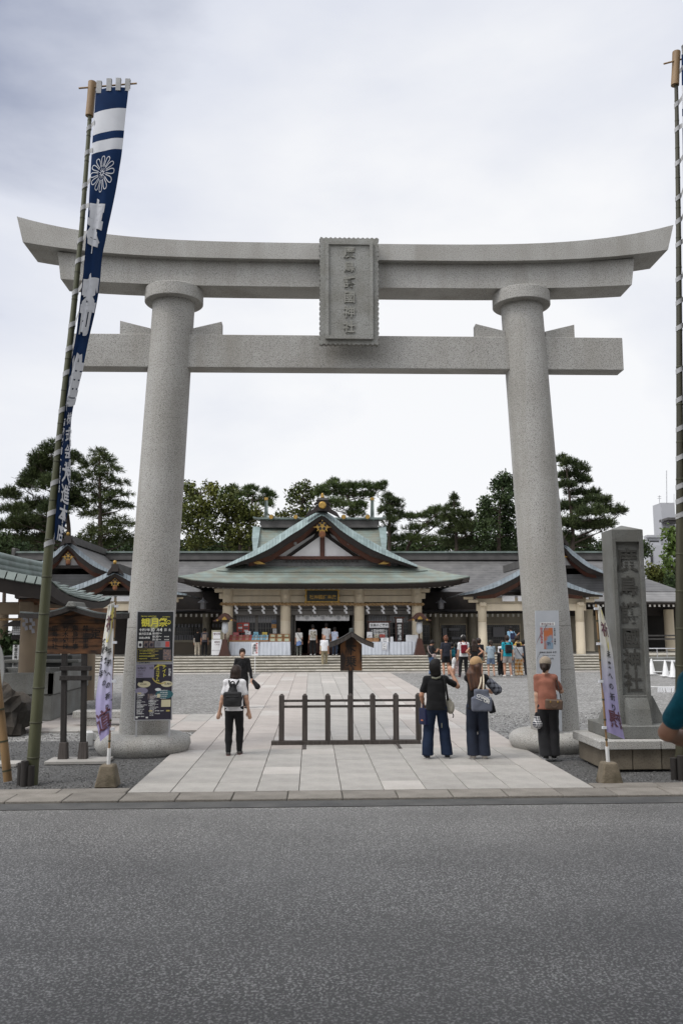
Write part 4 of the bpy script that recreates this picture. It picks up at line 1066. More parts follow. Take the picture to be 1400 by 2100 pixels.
# eave boards below: two lips, then rafters with white ends
E0 = P[0]
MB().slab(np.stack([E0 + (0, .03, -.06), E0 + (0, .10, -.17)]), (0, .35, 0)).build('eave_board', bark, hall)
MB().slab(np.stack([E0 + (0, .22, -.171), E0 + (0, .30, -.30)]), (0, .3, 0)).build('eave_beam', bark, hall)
rb = MB(); rt = MB()
for x in np.arange(386, 944, 10.3):
    z = np.interp(x, [p[0] for p in EV], [p[1] for p in EV]); q = A(x, z + 11.5, YE + .55)
    rb.beam(q + (0, .02, 0), q + (0, 2.2, .25), .10, .13); rt.box(q, (.105, .02, .115))
k = rb.build('rafters', bark, hall); k['kind'] = 'stuff'; k = rt.build('rafter_caps', rafter_w, hall); k['kind'] = 'stuff'
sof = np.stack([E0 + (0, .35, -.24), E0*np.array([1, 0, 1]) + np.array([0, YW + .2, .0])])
MB().grid(sof, 0, False).build('soffit', bark, hall)
# hip sides running back
for j, s in ((0, -1), (-1, 1)):
    e0 = P[:, j]; Q = np.stack([e0, e0 + np.array([0, 11, 0])])
    MB().slab(Q, (0, 0, -.06)).build('side_roof', verd, hall)
    d = np.stack([E0[j] + (0, .02, -.06), E0[j] + (-s*.12, .02, -.3)]); MB().slab(np.stack([d, d + np.array([0, 11, 0])]), (-s*.3, 0, 0)).build('side_eave', bark, hall)

def off_curve(pts, d):
    """vertical offset of a verge curve in photo pixels, smaller towards the lower ends"""
    return [(x, y + d*(.35 + .65*min(1, (min(i, len(pts)-1-i))/3.))) for i, (x, y) in enumerate(pts)]
def dens(pts, n):
    pts = np.array(pts, float); s = np.r_[0, np.cumsum(np.linalg.norm(np.diff(pts, axis=0), axis=1))]; t = np.linspace(0, s[-1], n)
    return np.stack([np.interp(t, s, pts[:, k]) for k in range(2)], 1)
def gable(par, pts, Yf, Yb, tk, roof_mat, plate_mat, nplates, board, inner, tri=None, names=('gable_roof',), drop=0.):
    D = dens(pts, 61); SLP = tk*.045; top = np.array([A(x, y, Yf + SLP) for x, y in D]); n = len(D); ap_i = n//2
    wt = np.array([(.22 + .78*min(1, min(i, n-1-i)/14.))*(.62 + .38*min(1, abs(i - n//2)/6.)) for i in range(n)])
    lowp = np.array([A(x, y + tk*w, Yf) for (x, y), w in zip(D, wt)])
    for sl in (slice(0, ap_i+1), slice(ap_i, n)):
        MB().slab(np.stack([top[sl], top[sl] + np.array([0, Yb - Yf - SLP, drop])]), (0, 0, -.07)).build('roof_slope', roof_mat, par)
    # verge plates, lapped one over the other, rolled over the front edge
    m = nplates; idx = np.linspace(0, n-1, m+1)
    tp = lambda f: np.array([np.interp(f, range(n), top[:, k]) for k in range(3)]); lw = lambda f: np.array([np.interp(f, range(n), lowp[:, k]) for k in range(3)])
    for a, b in zip(idx[:-1], idx[1:]):
        e = (b - a)*.03; g = random.uniform(-.006, .006)
        q = MB().slab(np.array([[tp(a+e) + (0, .12, .03+g), tp(a+e) + (0, -.01-g, .02), lw(a+e) + (0, -.05-g, 0)], [tp(b-e) + (0, .12, .03+g), tp(b-e) + (0, -.02-g, .03), lw(b-e) + (0, -.065-g, .012)]]), (0, .02, -.012), smooth=False)
        q.build('verge_plate', plate_mat, par)
    b0 = np.array([A(x, y + (tk+board)*w, Yf + .12) for (x, y), w in zip(D, wt)])
    for sl in (slice(0, ap_i+1), slice(ap_i, n)):
        MB().slab(np.stack([lowp[sl] + (0, .0, 0), b0[sl]]), (0, .10, 0)).build('bargeboard', bark, par)
    b1 = np.array([A(x, y + (tk+board+inner)*w, Yf + .45) for (x, y), w in zip(D, wt)])
    c0, c1 = int(n*.13), int(n*.87)
    for sl in (slice(c0, ap_i+1), slice(ap_i, c1)):
        MB().slab(np.stack([b0[sl] + (0, .13, 0), b1[sl]]), (0, .10, 0)).build('inner_board', redwood, par)
    return top
HG = [(463, 1159), (490, 1146), (518.6, 1131.5), (545, 1115), (571, 1098.5), (597, 1081), (622, 1066), (641, 1055.5), (652, 1049.5), (660, 1047),
      (668, 1049.5), (680, 1058), (698.6, 1072), (718, 1085), (740, 1099), (766, 1113.5), (796, 1130.5), (825, 1145), (855, 1159.5)]
gable(hall, HG, YG, 58, 16, verd, verd_plate, 62, 14, 12)
YT = YG + .95
def pxprism(poly, Y0, Y1): 
    return MB().prism(poly, lambda u, v: A(u, v, Y0), lambda u, v: A(u, v, Y0) + np.array([0, Y1-Y0, 0]))
pxprism([(540, 1147), (580, 1126), (625, 1097), (660, 1074), (697, 1097), (742, 1126), (785, 1147)][::-1], YT + .12, YT + .2).build('gable_back', bark, hall)
pxprism([(500, 1166), (820, 1166), (800, 1140), (520, 1140)][::-1], YT + .08, YT + .16).build('gable_foot', roof_grey, hall)
for q in ([(598, 1140.5), (656, 1140.5), (656, 1099.5)], [(665.5, 1140.5), (723.5, 1140.5), (665.5, 1099.5)], [(570, 1140.5), (587, 1140.5), (640, 1104.5), (646, 1094)], [(735, 1140.5), (752, 1140.5), (676, 1094), (682, 1104.5)]):
    pxprism(q[::-1], YT + .04, YT + .10).build('plaster_panel', plaster, hall)
pxprism([(656.6, 1141), (664.9, 1141), (664.9, 1092), (656.6, 1092)][::-1], YT - .06, YT + .03).build('king_post', redwood, hall)
for s in (-1, 1):
    a, c = A(660.7 + s*2, 1092, YT), A(660.7 + s*72, 1141, YT); MB().beam(a, c, .10, .17, up=(0, 1, 0)).build('strut', bark, hall)
pxprism([(565, 1140.5), (757, 1140.5), (757, 1147), (565, 1147)][::-1], YT - .1, YT + .06).build('tie_beam', redwood, hall)
dn = MB()
for x in np.arange(588, 738, 9.6):
    q = A(x, 1150, YT - .05); dn.box(q, (.10, .05, .12), top=(.16, .05))
dn.build('dentils', bark, hall)['kind'] = 'stuff'
def gold_drop(par, x, y, s, Y):
    """gilt gegyo ornament under a gable point: winged top and a round drop"""
    q = [(0, -9), (2, -5), (6, -3), (11, 3), (17, 4.5), (11, 5), (8, 7.5), (9.5, 12), (5.5, 9), (5, 14), (0, 15)]
    q = q + [(-a, c) for a, c in q[::-1][1:-1]]
    MB().prism([(x + a*s, y + c*s) for a, c in q][::-1], lambda u, v: A(u, v, Y), lambda u, v: A(u, v, Y) + np.array([0, .06, 0])).build('gilt_ornament', gold, par)
    c0 = A(x, y + 17*s, Y - .03); r = 6.2*s/1750*Y
    MB().lathe([(.2*r, -.02), (.75*r, -.02), (r, 0), (r, .05), (.6*r, .07)], (0, 0, 0), 8)
    b = MB(); an = np.linspace(0, 2*pi, 9)[:-1] + pi/8
    for rr, d in ((1., 0.), (.55, -.04)):
        b.prism([(r*rr*cos(a), r*rr*sin(a)) for a in an], lambda u, v: c0 + np.array([u, .05, v]), lambda u, v: c0 + np.array([u, d, v]))
    b.build('ornament_drop', mat('copper_boss', (.22, .09, .035), .5, (.13, .05, .02), 6, metal=.3) if 'copper_boss' not in bpy.data.materials else bpy.data.materials['copper_boss'], par)
    f = MB()
    for kx in range(5):
        a = pi/2 + 2*pi*kx/5; cc = A(x, y + 2*s, Y - .012) + np.array([.16*s*cos(a)*Y/48, 0, .16*s*sin(a)*Y/48])
        f.prism([(.075*s*cos(q), .075*s*sin(q)) for q in np.linspace(0, 2*pi, 7)[:-1]], lambda u, v: cc + np.array([u, .01, v]), lambda u, v: cc + np.array([u, -.015, v]))
    f.build('ornament_flower', bark, par)
gold_drop(hall, 660.5, 1076, 1.15, YG + .1)
for s in (-1, 1):
    x = 660 + s*131
    pxprism([(x - s*16, 1157), (x + s*15, 1142), (x + s*9, 1150), (x + s*17, 1151), (x + s*2, 1157)][::s], YG + .30, YG + .38).build('gilt_ornament', gold, hall)
    c = A(660 + s*54.5, 1114.5, YG + .30); MB().tube([c, c + (0, .12, 0)], .09, 10).build('boss', bronze, hall)
# crest of the front ridge
rc = A(661, 1035, YG - .1)
pxprism([(651, 1047), (671, 1047), (670, 1025), (652, 1025)][::-1], YG - .15, YG + .5).build('ridge_end', bark, hall)
pxprism([(648.5, 1025.4), (673.5, 1025.4), (671, 1021), (651, 1021)][::-1], YG - .2, YG + .5).build('ridge_cap', ridge_m, hall)
c = A(661, 1036, YG - .16); MB().tube([c, c + (0, -.05, 0), c + (0, -.07, 0)], [.20, .20, .15], 16).build('gilt_disc', gold, hall)
c = A(661, 1021, YG); MB().lathe([(.09, 0), (.12, .06), (.06, .12), (.09, .18), (.03, .26)], c, 10).build('finial', gold, hall)
for s in (-1, 1):
    an = np.linspace(0, 1.6*pi, 14)
    MB().tube([A(661 + s*(14 + 7*(1 - t/6)*cos(t) - 5), 1036 - 6*(1 - t/6)*sin(t), YG - .02) for t in an], .07, 6).build('ridge_scroll', bark, hall)
    pxprism([(661 + s*10, 1048), (661 + s*36, 1061), (661 + s*30, 1051), (661 + s*20, 1045), (661 + s*10, 1033)][::s], YG - .05, YG + .3).build('ridge_wing', bark, hall)
MB().beam(A(660, 1045, YG + .5), A(660, 1045, YG + .5) + np.array([0, 10, 0]), .6, .5).build('front_ridge', ridge_m, hall)
# main roof behind with crossed chigi and katsuogi logs
YM = 58.
Q = np.zeros((8, 31, 3))
for i in range(8):
    v = i/7
    for j in range(31):
        u = j/30*2 - 1; hw = 127 + 7*abs(v - .0)**.5 + 2*v; x = 655 + u*hw; y = 1083 + 62*v**1.0 - 4*abs(u)**8*(1-v)
        Q[i, j] = A(x, y, YM - 6*(v**1.2))
MB().slab(Q, (0, .02, -.06)).build('main_roof', verd, hall)
for s in (-1, 1):
    e = Q[:, -1 if s > 0 else 0]; pl = np.array([A(655 + s*136, 1081, YM), A(655 + s*138, 1105, YM - 2.4), A(655 + s*136, 1131, YM - 4.8)]); 
    pin = np.array([A(655 + s*121, 1083, YM - .1), A(655 + s*124, 1105, YM - 2.5), A(655 + s*128, 1131, YM - 4.9)])
    for k in range(2): MB().slab(np.stack([pl[k:k+2], pin[k:k+2]]) + (0, -.08, .05), (0, .0, -.05)).build('verge_plate', verd_plate, hall)
for (y0, y1, hw, m_, dz, nm) in ((1063, 1067, 127, ridge_g, .55, 'ridge_cap'), (1067.2, 1077, 121, ridge_m, .40, 'ridge_course'), (1077.3, 1083.5, 119, ridge_g if False else ridge_m, .48, 'ridge_course')):
    a, c = A(655 - hw, y0, YM), A(655 + hw, y1, YM); MB().box((a + c)/2, (c[0]-a[0], dz*2, a[2]-c[2])).build(nm, m_, hall)
for s in (-1, 1):
    x = 654.5 + s*108.5
    for dx in (-2.2, 2.2):
        MB().beam(A(x + dx, 1068, YM - .3 - dx*.05), A(x + dx*.6, 1026, YM - .3 + dx*.15), .12, .16, up=(0, 1, 0)).build('forked_finial', ridge_g, hall)
        MB().beam(A(x + dx*.6, 1026, YM - .3 + dx*.15), A(x + dx*.55, 1020.5, YM - .3 + dx*.15), .15, .19, up=(0, 1, 0)).build('gilt_tip', gold, hall)
    MB().prism([(655 + s*118, 1063), (655 + s*136, 1059), (655 + s*136, 1062), (655 + s*118, 1067)][::s], lambda u, v: A(u, v, YM - .4), lambda u, v: A(u, v, YM - .4) + np.array([0, .8, 0])).build('ridge_tip', ridge_g, hall)
for x in (556, 606, 704.5, 753.5):
    c = A(x, 1060, YM - 1.1); MB().tube([c, c + (0, 2.2, 0)], .17, 12).build('roof_log', ridge_g, hall); MB().tube([c + (0, -.03, 0), c + (0, .08, 0)], .145, 12).build('gilt_cap', gold, hall)
# columns, beams
zf = PLAT
cols = (466.4, 585.2, 736.5, 855.0)
for x in cols:
    c = A(x, 1300, YC); zt = A(x, 1206, YC)[2]; r = .275; zj = A(x, 1273, YC)[2]
    MB().lathe([(r*1.01, zf), (r, zf + .05), (r, zj - .012), (r - .012, zj - .004), (r - .012, zj + .004), (r, zj + .012), (r*.99, zt)], (c[0], YC, 0), 24).build('column', cream, hall)
    zc = A(x, 1215, YC)[2]
    MB().box((c[0], YC - .30, zc - .05), (.30, .12, .50), bev=.02).build('bracket', cream, hall)
    MB().box((c[0], YC - .37, zc - .20), (.17, .10, .22), bev=.015).build('bracket_nose', cream, hall)
for s, x in ((-1, 466.4), (1, 855)):
    c = A(x, 1209, YC); MB().box(c + np.array([s*.42, 0, -.05]), (.5, .3, .22), bev=.03).build('bracket_arm', cream, hall); MB().box(c + np.array([s*.30, 0, -.35]), (.25, .25, .3), bev=.03).build('bracket_arm', cream, hall)
xl, xr = A(466.4, 1220, YC)[0], A(855, 1220, YC)[0]
for (y0, y1, dy, m_) in ((1204, 1211, .08, cream), (1211.3, 1221.5, .12, cream), (1222, 1235, .05, cream), (1236, 1247, .3, bronze), (1247.4, 1251.5, .22, bronze), (1251.8, 1261, .32, bronze)):
    z1, z0 = A(660, y0, YC)[2], A(660, y1, YC)[2]
    for a, c in zip(cols[:-1], cols[1:]):
        xa, xc = A(a, 1220, YC)[0] + .25, A(c, 1220, YC)[0] - .25
        MB().box(((xa+xc)/2, YC + dy, (z0+z1)/2), (xc - xa, .24, z1 - z0), bev=.012).build('cross_beam', m_, hall)
rect_ = lambda *a: None
p_, q_ = A(458, 1196, YW + .3), A(863, 1262, YW + .3); MB().box(((p_[0]+q_[0])/2, YW + .35, (p_[2]+q_[2])/2), (q_[0]-p_[0], .1, p_[2]-q_[2])).build('upper_wall', bronze, hall)
MB().box(((p_[0]+q_[0])/2, YC + .42, (A(660, 1235.5, YC)[2] + A(660, 1261, YC)[2])/2), (q_[0]-p_[0] - .6, .06, A(660, 1235.5, YC)[2] - A(660, 1261, YC)[2])).build('lintel_panel', bronze, hall)

# bays: bronze framed lattice windows left and right, open doorway in the middle
def rect(px0, py0, px1, py1, Y, d, m_, name, par, bev=.0):
    a, c = A(px0, py0, Y), A(px1, py1, Y)
    return MB().box(((a[0]+c[0])/2, Y + d/2, (a[2]+c[2])/2), (abs(c[0]-a[0]), d, abs(a[2]-c[2])), bev=bev).build(name, m_, par)
for xa, xb in ((476, 576), (746, 846)):
    rect(xa, 1261, xb, 1345, YW + .06, .08, bronze, 'bay_wall', hall)
    mid = (xa + xb)/2
    for w0, w1 in ((xa + 9, mid - 3), (mid + 3, xb - 9)):
        wf = MB(); 
        fr_ = rect(w0 - 1.5, 1260.8, w1 + 1.5, 1312, YW + .02, .035, bronze, 'window', hall)
        rect(w0, 1262, w1, 1277, YW - .0, .015, sheer, 'curtain', fr_); rect(w0, 1277.2, w1, 1310, YW - .0, .015, glass, 'pane', fr_)
        lb = MB(); a, c = A(w0, 1277, YW - .03), A(w1, 1310, YW - .03)
        for f in np.linspace(0, 1, 8): X = a[0] + (c[0]-a[0])*f; lb.box((X, YW - .03, (a[2]+.85*0+c[2])/2 + .16), (.022, .022, a[2]-c[2] + .34))
        for f in np.linspace(0, 1, 4): lb.box(((a[0]+c[0])/2, YW - .03, c[2] + (a[2]-c[2])*f), (c[0]-a[0], .02, .022))
        lb.build('lattice', lattice_m, fr_)['kind'] = 'stuff'
    rect(mid - 2.6, 1260.8, mid + 2.6, 1344, YW - .06, .07, bronze, 'mullion', hall); rect(xa, 1311, xb, 1316, YW - .06, .07, bronze, 'sill', hall)
for x0, x1 in ((596, 601), (603, 606), (722, 725), (727, 731)): rect(x0, 1260.8, x1, 1345, YW - .05, .10, bronze, 'door_jamb', hall)
# dark room behind the doorway
xa, xb = A(597, 1300, YW)[0], A(730, 1300, YW)[0]
for q in (((xa - .5, YW + 3.5, 2.4), (.1, 7, 3.6)), ((xb + .5, YW + 3.5, 2.4), (.1, 7, 3.6)), (((xa+xb)/2, YW + 7, 2.4), (xb - xa + 1.2, .1, 3.6)), (((xa+xb)/2, YW + 3.5, 4.0), (xb - xa + 1.2, 7, .1))):
    MB().box(*q).build('inner_wall', dark_in, hall)
MB().box(((xa+xb)/2, YW + 3.4, PLAT + .006), (xb - xa, 6.6, .012)).build('inner_floor', walnut, hall)
cu = thing('door_curtain', 'short white curtain with pale round crests hanging across the hall doorway', 'curtain', tuple(A(661, 1258, YW - .14)))
cur_pts = np.array([[A(606 + 110*u, 1257.5 + 15.5*v, YW - .14) + np.array([0, .02*sin(u*60), 0]) for u in np.linspace(0, 1, 60)] for v in (0, .5, 1)])
MB().slab(cur_pts, (0, .01, 0)).build('cloth', paper, cu)
b = MB(); b2 = MB()
for k in range(7):
    x = 613 + 16.2*k; y = 1262.5 if k % 2 == 0 else 1267
    for r0, r1 in ((2.6, 3.7), (.6, 1.8)):
        an = np.linspace(0, 2*pi, 17); b.grid(np.array([[A(x + r*cos(a), y + r*sin(a), YW - .175) for r in (r0, r1)] for a in an]), 0, False)
    if k < 6: q = A(x + 8.1, 1261.5, YW - .17); b2.box(q, (.035, .01, .14))
b.build('crest_print', mat('pale_crest', (.38, .385, .40), .9), cu); b2.build('tab', bark, cu)
ob = thing('offering_box', 'low brown wooden offering box just inside the hall doorway', 'offering box', tuple(A(661, 1338, YW + 1.0)))
a, c = A(630, 1312, YW + 1), A(692, 1339, YW + 1)
MB().box(((a[0]+c[0])/2, YW + 1.4, (PLAT + a[2])/2), (c[0]-a[0], .8, a[2]-PLAT), bev=.03).build('box', walnut, ob)
for k in range(9): MB().box((a[0] + (c[0]-a[0])*(k+.5)/9, YW + 1.4, a[2] + .02), (.05, .76, .04)).build('slat', walnut, ob)
# name board
nb = thing('name_board', 'black and gold name board hung under the middle of the hall eave', 'name board', tuple(A(660.5, 1222, YC - .45)))
fr3 = board_frame((627.5, 1210), (693.5, 1210), (627.5, 1234), (693.5, 1234), YC - .45)
panel(fr3, 0, 0, 1, 1, -.06, 0).build('board', mat('black_lacquer', (.012, .018, .014), .35), nb)
for q in ((-.02, -.06, 1.02, .04), (-.02, .96, 1.02, 1.06), (-.02, .04, .02, .96), (.98, .04, 1.02, .96)): panel(fr3, *q, -.05, .03).build('frame', gold, nb)
for u in (-.02, 1.02): 
    for v in (0, .5, 1): q = PB(fr3, u, v, .02); MB().box(q, (.10, .05, .12), bev=.02).build('frame_scroll', gold, nb)
t = MB()
for i, ch in enumerate('社神國護島廣'): t.text(ch, PB(fr3, .105 + i*.138, .26, .004), fr3[1], fr3[2], .235, False, .01)
t.build('gilt_lettering', gold, nb)
# straw rope with zigzag papers
ro = thing('straw_rope', 'long twisted straw rope strung across the front of the hall columns', 'rope', tuple(A(660, 1238, YC - .42)))
n = 260; tt = np.linspace(0, 1, n)
for ph in (0, pi):
    pts = [A(452 + 417*t, 1238.3 + 1.0*sin(pi*((t*3.43) % 1)), YC - .42) + np.array([0, .042*cos(ph + t*170), .042*sin(ph + t*170)]) for t in tt]
    MB().tube(pts, .05, 6).build('strand', straw, ro)
for i, x in enumerate((484, 511.8, 539.3, 563.7, 614.6, 643.4, 677.4, 708, 753.3, 784, 809.7, 836.4)):
    where = ('left bay' if x < 580 else 'doorway' if x < 730 else 'right bay'); k4 = i % 4
    sh_ = MB(); c = A(x, 1241, YC - .42); s = .105
    for k in range(4):
        dx = (-.035 if k % 2 == 0 else .035); zz = c[2] - .02 - k*s
        sh_.slab(np.array([[c*(1, 1, 0) + (dx - .055, -.01*k, zz), c*(1, 1, 0) + (dx - .055 + .03, -.01*k, zz - s*1.15)], [c*(1, 1, 0) + (dx + .055, -.01*k, zz + .01), c*(1, 1, 0) + (dx + .055 + .03, -.01*k, zz - s*1.15 + .01)]]), (0, .004, 0), smooth=False)
    o = sh_.build('zigzag_paper', paper_d, loc=tuple(c)); tag(o, '%s zigzag paper streamer from the left on the hall rope' % ('first second third fourth fifth sixth seventh eighth ninth tenth eleventh twelfth'.split()[i]), 'paper streamer', 'paper streamers hanging from the hall rope')

# ================================================================== WINGS AND GATES
def wing(label, x0, x1, ridge_y, x0e, x1e, eave_y, Yr, Ye, tipL, tipR):
    w = thing('corridor', label, 'corridor', ((A((x0+x1)/2, 1200, Yr)[0]), Yr, PLAT))
    a, c = A(x0, ridge_y, Yr), A(x1, ridge_y, Yr)
    for (y0, y1, d, m_, nm) in ((0, 3.2, .38, ridge_g, 'ridge_cap'), (3.4, 10, .26, ridge_m, 'ridge_course'), (10.2, 17, .34, ridge_m, 'ridge_course')):
        p, q = A(x0, ridge_y + y0, Yr), A(x1, ridge_y + y1, Yr); MB().box((p+q)/2, (q[0]-p[0], 2*d, p[2]-q[2])).build(nm, m_, w)
    n = 9; R = []
    for i in range(n):
        v = i/(n-1)
        R.append([A(x0 + (x0e-x0)*v, ridge_y + 15 + (eave_y - ridge_y - 15)*(v**1.0), Yr + (Ye-Yr)*v) + np.array([0, 0, -.28*sin(pi*v)]), A(x1 + (x1e-x1)*v, ridge_y + 15 + (eave_y - ridge_y - 15)*v, Yr + (Ye-Yr)*v) + np.array([0, 0, -.28*sin(pi*v)])])
    R = np.array(R); MB().slab(R, (0, 0, -.06)).build('roof_slope', roof_grey, w)
    MB().slab(np.stack([R[-1] + (0, .05, -.08), R[-1] + (0, .1, -.3)]), (0, .3, 0)).build('eave_board', bark, w)
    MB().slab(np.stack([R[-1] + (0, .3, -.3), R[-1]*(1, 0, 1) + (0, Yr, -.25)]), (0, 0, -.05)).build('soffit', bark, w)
    for e in (0, 1):
        q = A((x0, x1)[e], ridge_y - 2, Yr); MB().box(q + np.array([(.1 if e else -.1), 0, -.15]), (.25, .9, .6), bev=.05).build('ridge_end', ridge_m, w)
    return w
wl = wing('long low corridor with grey roof left of the shrine hall', 36, 530, 1131.5, 30, 470, 1216, 57, 51.5, 0, 0)
wr_ = wing('long low corridor with grey roof right of the shrine hall', 792, 1240, 1131.5, 850, 1236, 1216, 57, 51.5, 0, 0)
wx = thing('corridor', 'hipped grey roofed side wing beyond the stone monument', 'side wing', (16, 49, PLAT))
Q = np.array([[A(1150, 1150, 54), A(1240, 1155, 54), A(1300, 1178, 52.5), A(1345, 1195, 51)], [A(1150, 1212, 49.2), A(1240, 1212, 49.2), A(1320, 1212, 49.2), A(1400, 1213, 49.2)]])
MB().slab(Q, (0, 0, -.06)).build('roof_slope', roof_grey, wx)
MB().slab(np.array([[A(1200, 1213.5, 49), A(1440, 1214, 49)], [A(1200, 1232, 47.5), A(1440, 1233, 47.5)]]), (0, 0, -.06)).build('lower_roof', mat('pale_lower_roof', (.20, .195, .19), .6, (.15, .147, .143), 1.5, extra=rows(.14, .4, 2, .2)), wx)
MB().slab(np.array([[A(1200, 1233, 47.55), A(1440, 1234, 47.55)], [A(1200, 1239, 47.6), A(1440, 1240, 47.6)]]), (0, .3, 0)).build('eave_board', bark, wx)
rt = MB()
for x in np.arange(1178, 1440, 9.6): rt.box(A(x, 1242, 47.7), (.10, .03, .12))
rt.build('rafter_caps', rafter_w, wx)['kind'] = 'stuff'
rect(1160, 1238, 1440, 1346, 52.0, .1, beige, 'back_wall', wx); rect(1160, 1236, 1440, 1262, 50.4, .15, bark, 'lintel', wx)
MB().slab(np.array([[A(1160, 1238, 47.7), A(1440, 1239, 47.7)], [A(1160, 1236, 52.0), A(1440, 1236, 52.0)]]), (0, 0, .05)).build('soffit', bark, wx)
for x in (1207, 1300, 1372): c = A(x, 1300, 50); MB().lathe([(.30, PLAT), (.28, PLAT + .1), (.28, A(x, 1250, 50)[2])], (c[0], 50, 0), 16).build('column', cream, wx)
rect(1240, 1262, 1440, 1345, 51.9, .08, dark_in, 'dark_opening_panel', wx)  # flat dark panel, its colour stands for the shade of an open bay
for y in (1302, 1309): rect(1320, y, 1440, y + 2.5, 49, .05, ridge_m, 'rail', wx)

# walls under the corridors
def wall_run(w, x0, x1, Yw, wins, dark, cols_):
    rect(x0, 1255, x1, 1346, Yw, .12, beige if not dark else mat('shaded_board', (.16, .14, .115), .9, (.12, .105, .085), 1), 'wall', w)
    rect(x0, 1214, x1, 1258, Yw - .1, .1, bark, 'frieze', w)
    MB().slab(np.array([[A(x0, 1257, 48.3), A(x1, 1257, 48.3)], [A(x0, 1252, Yw), A(x1, 1252, Yw)]]), (0, 0, .06)).build('pent_roof', bark, w)
    rc_ = MB()
    for x in np.arange(x0 + 3, x1, 10.6): q = A(x, 1262, 48.35); rc_.box(q, (.10, .03, .16))
    rc_.build('rafter_caps', rafter_w, w)['kind'] = 'stuff'
    for x in cols_:
        c = A(x, 1300, Yw - .2); MB().lathe([(.26, PLAT), (.25, A(x, 1258, Yw - .2)[2])], (c[0], Yw - .2, 0), 14).build('column', beige, w)
    for (a, y0, b, y1) in wins:
        f = rect(a, y0, b, y1, Yw - .10, .10, bronze if dark else cream, 'window', w); rect(a + 3, y0 + 3, b - 3, y1 - 3, Yw - .115, .012, glass, 'pane', f)
        lb = MB(); p, q = A(a + 3, y0 + 3, Yw - .14), A(b - 3, y1 - 3, Yw - .14)
        for t_ in np.linspace(0, 1, max(4, int((b-a)/4))): lb.box((p[0] + (q[0]-p[0])*t_, Yw - .14, (p[2]+q[2])/2), (.025, .02, p[2]-q[2]))
        for t_ in np.linspace(0, 1, 6): lb.box(((p[0]+q[0])/2, Yw - .139, q[2] + (p[2]-q[2])*t_), (q[0]-p[0], .018, .02))
        lb.build('lattice', lattice_m, f)['kind'] = 'stuff'
wall_run(wr_, 858, 1075, 51.0, [(863, 1279, 884, 1324), (901, 1279, 958, 1323), (990, 1279, 1068, 1322)], False, (892, 968))
for (a, y0, b, y1) in ((907, 1288, 916, 1303), (920, 1288, 942, 1293), (926, 1306, 943, 1311), (1010, 1286, 1035, 1306)): rect(a, y0, b, y1, 50.7, .02, grey_p, 'notice', wr_)
wall_run(wl, 262, 458, 51.0, [(358, 1280, 414, 1318)], True, (424,))
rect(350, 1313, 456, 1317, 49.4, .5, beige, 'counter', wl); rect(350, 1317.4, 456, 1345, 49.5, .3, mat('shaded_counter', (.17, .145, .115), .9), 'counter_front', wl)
sb = MB()
for x in np.arange(359, 412, 5.2): sb.box(A(x, 1300 + 9, 50.6), (.11, .03, .35))
for x in np.arange(360, 456, 7): sb.box(A(x, 1283, 50.7), (.09, .03, .2))
sb.build('charm_rack', grey_p, wl)['kind'] = 'stuff'

def gate(label, cx, apy, hw, endy, Yf, Yb, wallw, colx, plast=True, big=True):
    g = thing('side_gate', label, 'gate house', (A(cx, 1250, Yf)[0], Yf, PLAT))
    kx = [-1, -.83, -.62, -.42, -.22, -.08, 0]; ky = [1, .90, .72, .515, .27, .07, 0]
    L_ = [(cx + a*hw, apy + (endy-apy)*b) for a, b in zip(kx, ky)]; pts = L_ + [(2*cx - x, y) for x, y in L_[::-1][1:]]
    gable(g, pts, Yf, Yb, 10.0, roof_grey, roof_plate, 36, 12, 9)
    h = endy - apy
    MB().beam(A(cx, apy - 6, Yf), A(cx, apy - 6, Yf) + np.array([0, Yb - Yf, 0]), .40, .40).build('ridge', ridge_m, g)
    pxprism([(cx - 7, apy + 2), (cx + 7, apy + 2), (cx + 6, apy - 13), (cx - 6, apy - 13)][::-1], Yf - .12, Yf + .3).build('ridge_end', bark, g)
    for s in (-1, 1): pxprism([(cx + s*7, apy + 4), (cx + s*17, apy + 9), (cx + s*14, apy + 1), (cx + s*7, apy - 7)][::s], Yf - .05, Yf + .2).build('ridge_wing', bark, g)
    c = A(cx, apy - 13, Yf); MB().lathe([(.05, 0), (.09, .06), (.09, .16), (.03, .2)], c, 8).build('finial', gold, g)
    gold_drop(g, cx, apy + 22 if not big else apy + 27, .80, Yf + .12)
    yb_ = apy + h*.72
    pxprism([(cx - hw*.62, yb_ + 2), (cx, apy + 20), (cx + hw*.62, yb_ + 2)][::-1], Yf + .75, Yf + .83).build('gable_back', bark, g)
    if plast:
        for s in (-1, 1): pxprism([(cx + s*5, yb_), (cx + s*hw*.40, yb_), (cx + s*5, apy + 30)][::s] if s > 0 else [(cx - 5, yb_), (cx - 5, apy + 30), (cx - hw*.40, yb_)][::-1], Yf + .66, Yf + .73).build('plaster_panel', plaster, g)
    rect(cx - hw*.6, yb_, cx + hw*.6, yb_ + 6, Yf + .5, .25, bark, 'tie_beam', g); rect(cx - 4, apy + 26, cx + 4, yb_, Yf + .55, .1, redwood, 'king_post', g)
    for s in (-1, 1):
        c = A(cx + s*hw*.36, apy + h*.55, Yf + .4); MB().tube([c, c + (0, .1, 0)], .08, 10).build('boss', gold, g)
    return g
g1 = gate('large gabled gate house with white gable panels at far left behind the pavilion', 140, 1111.5, 105, 1178, 48.5, 57, 0, ())
rect(75, 1178, 232, 1212, 49.2, .1, mat('slope_below_gable', (.085, .085, .088), .6, (.06, .06, .062), 2, extra=rows(.15, .4, 2, .2)), 'lower_slope', g1)
rect(40, 1212, 300, 1346, 50.4, .1, bark, 'wall', g1)
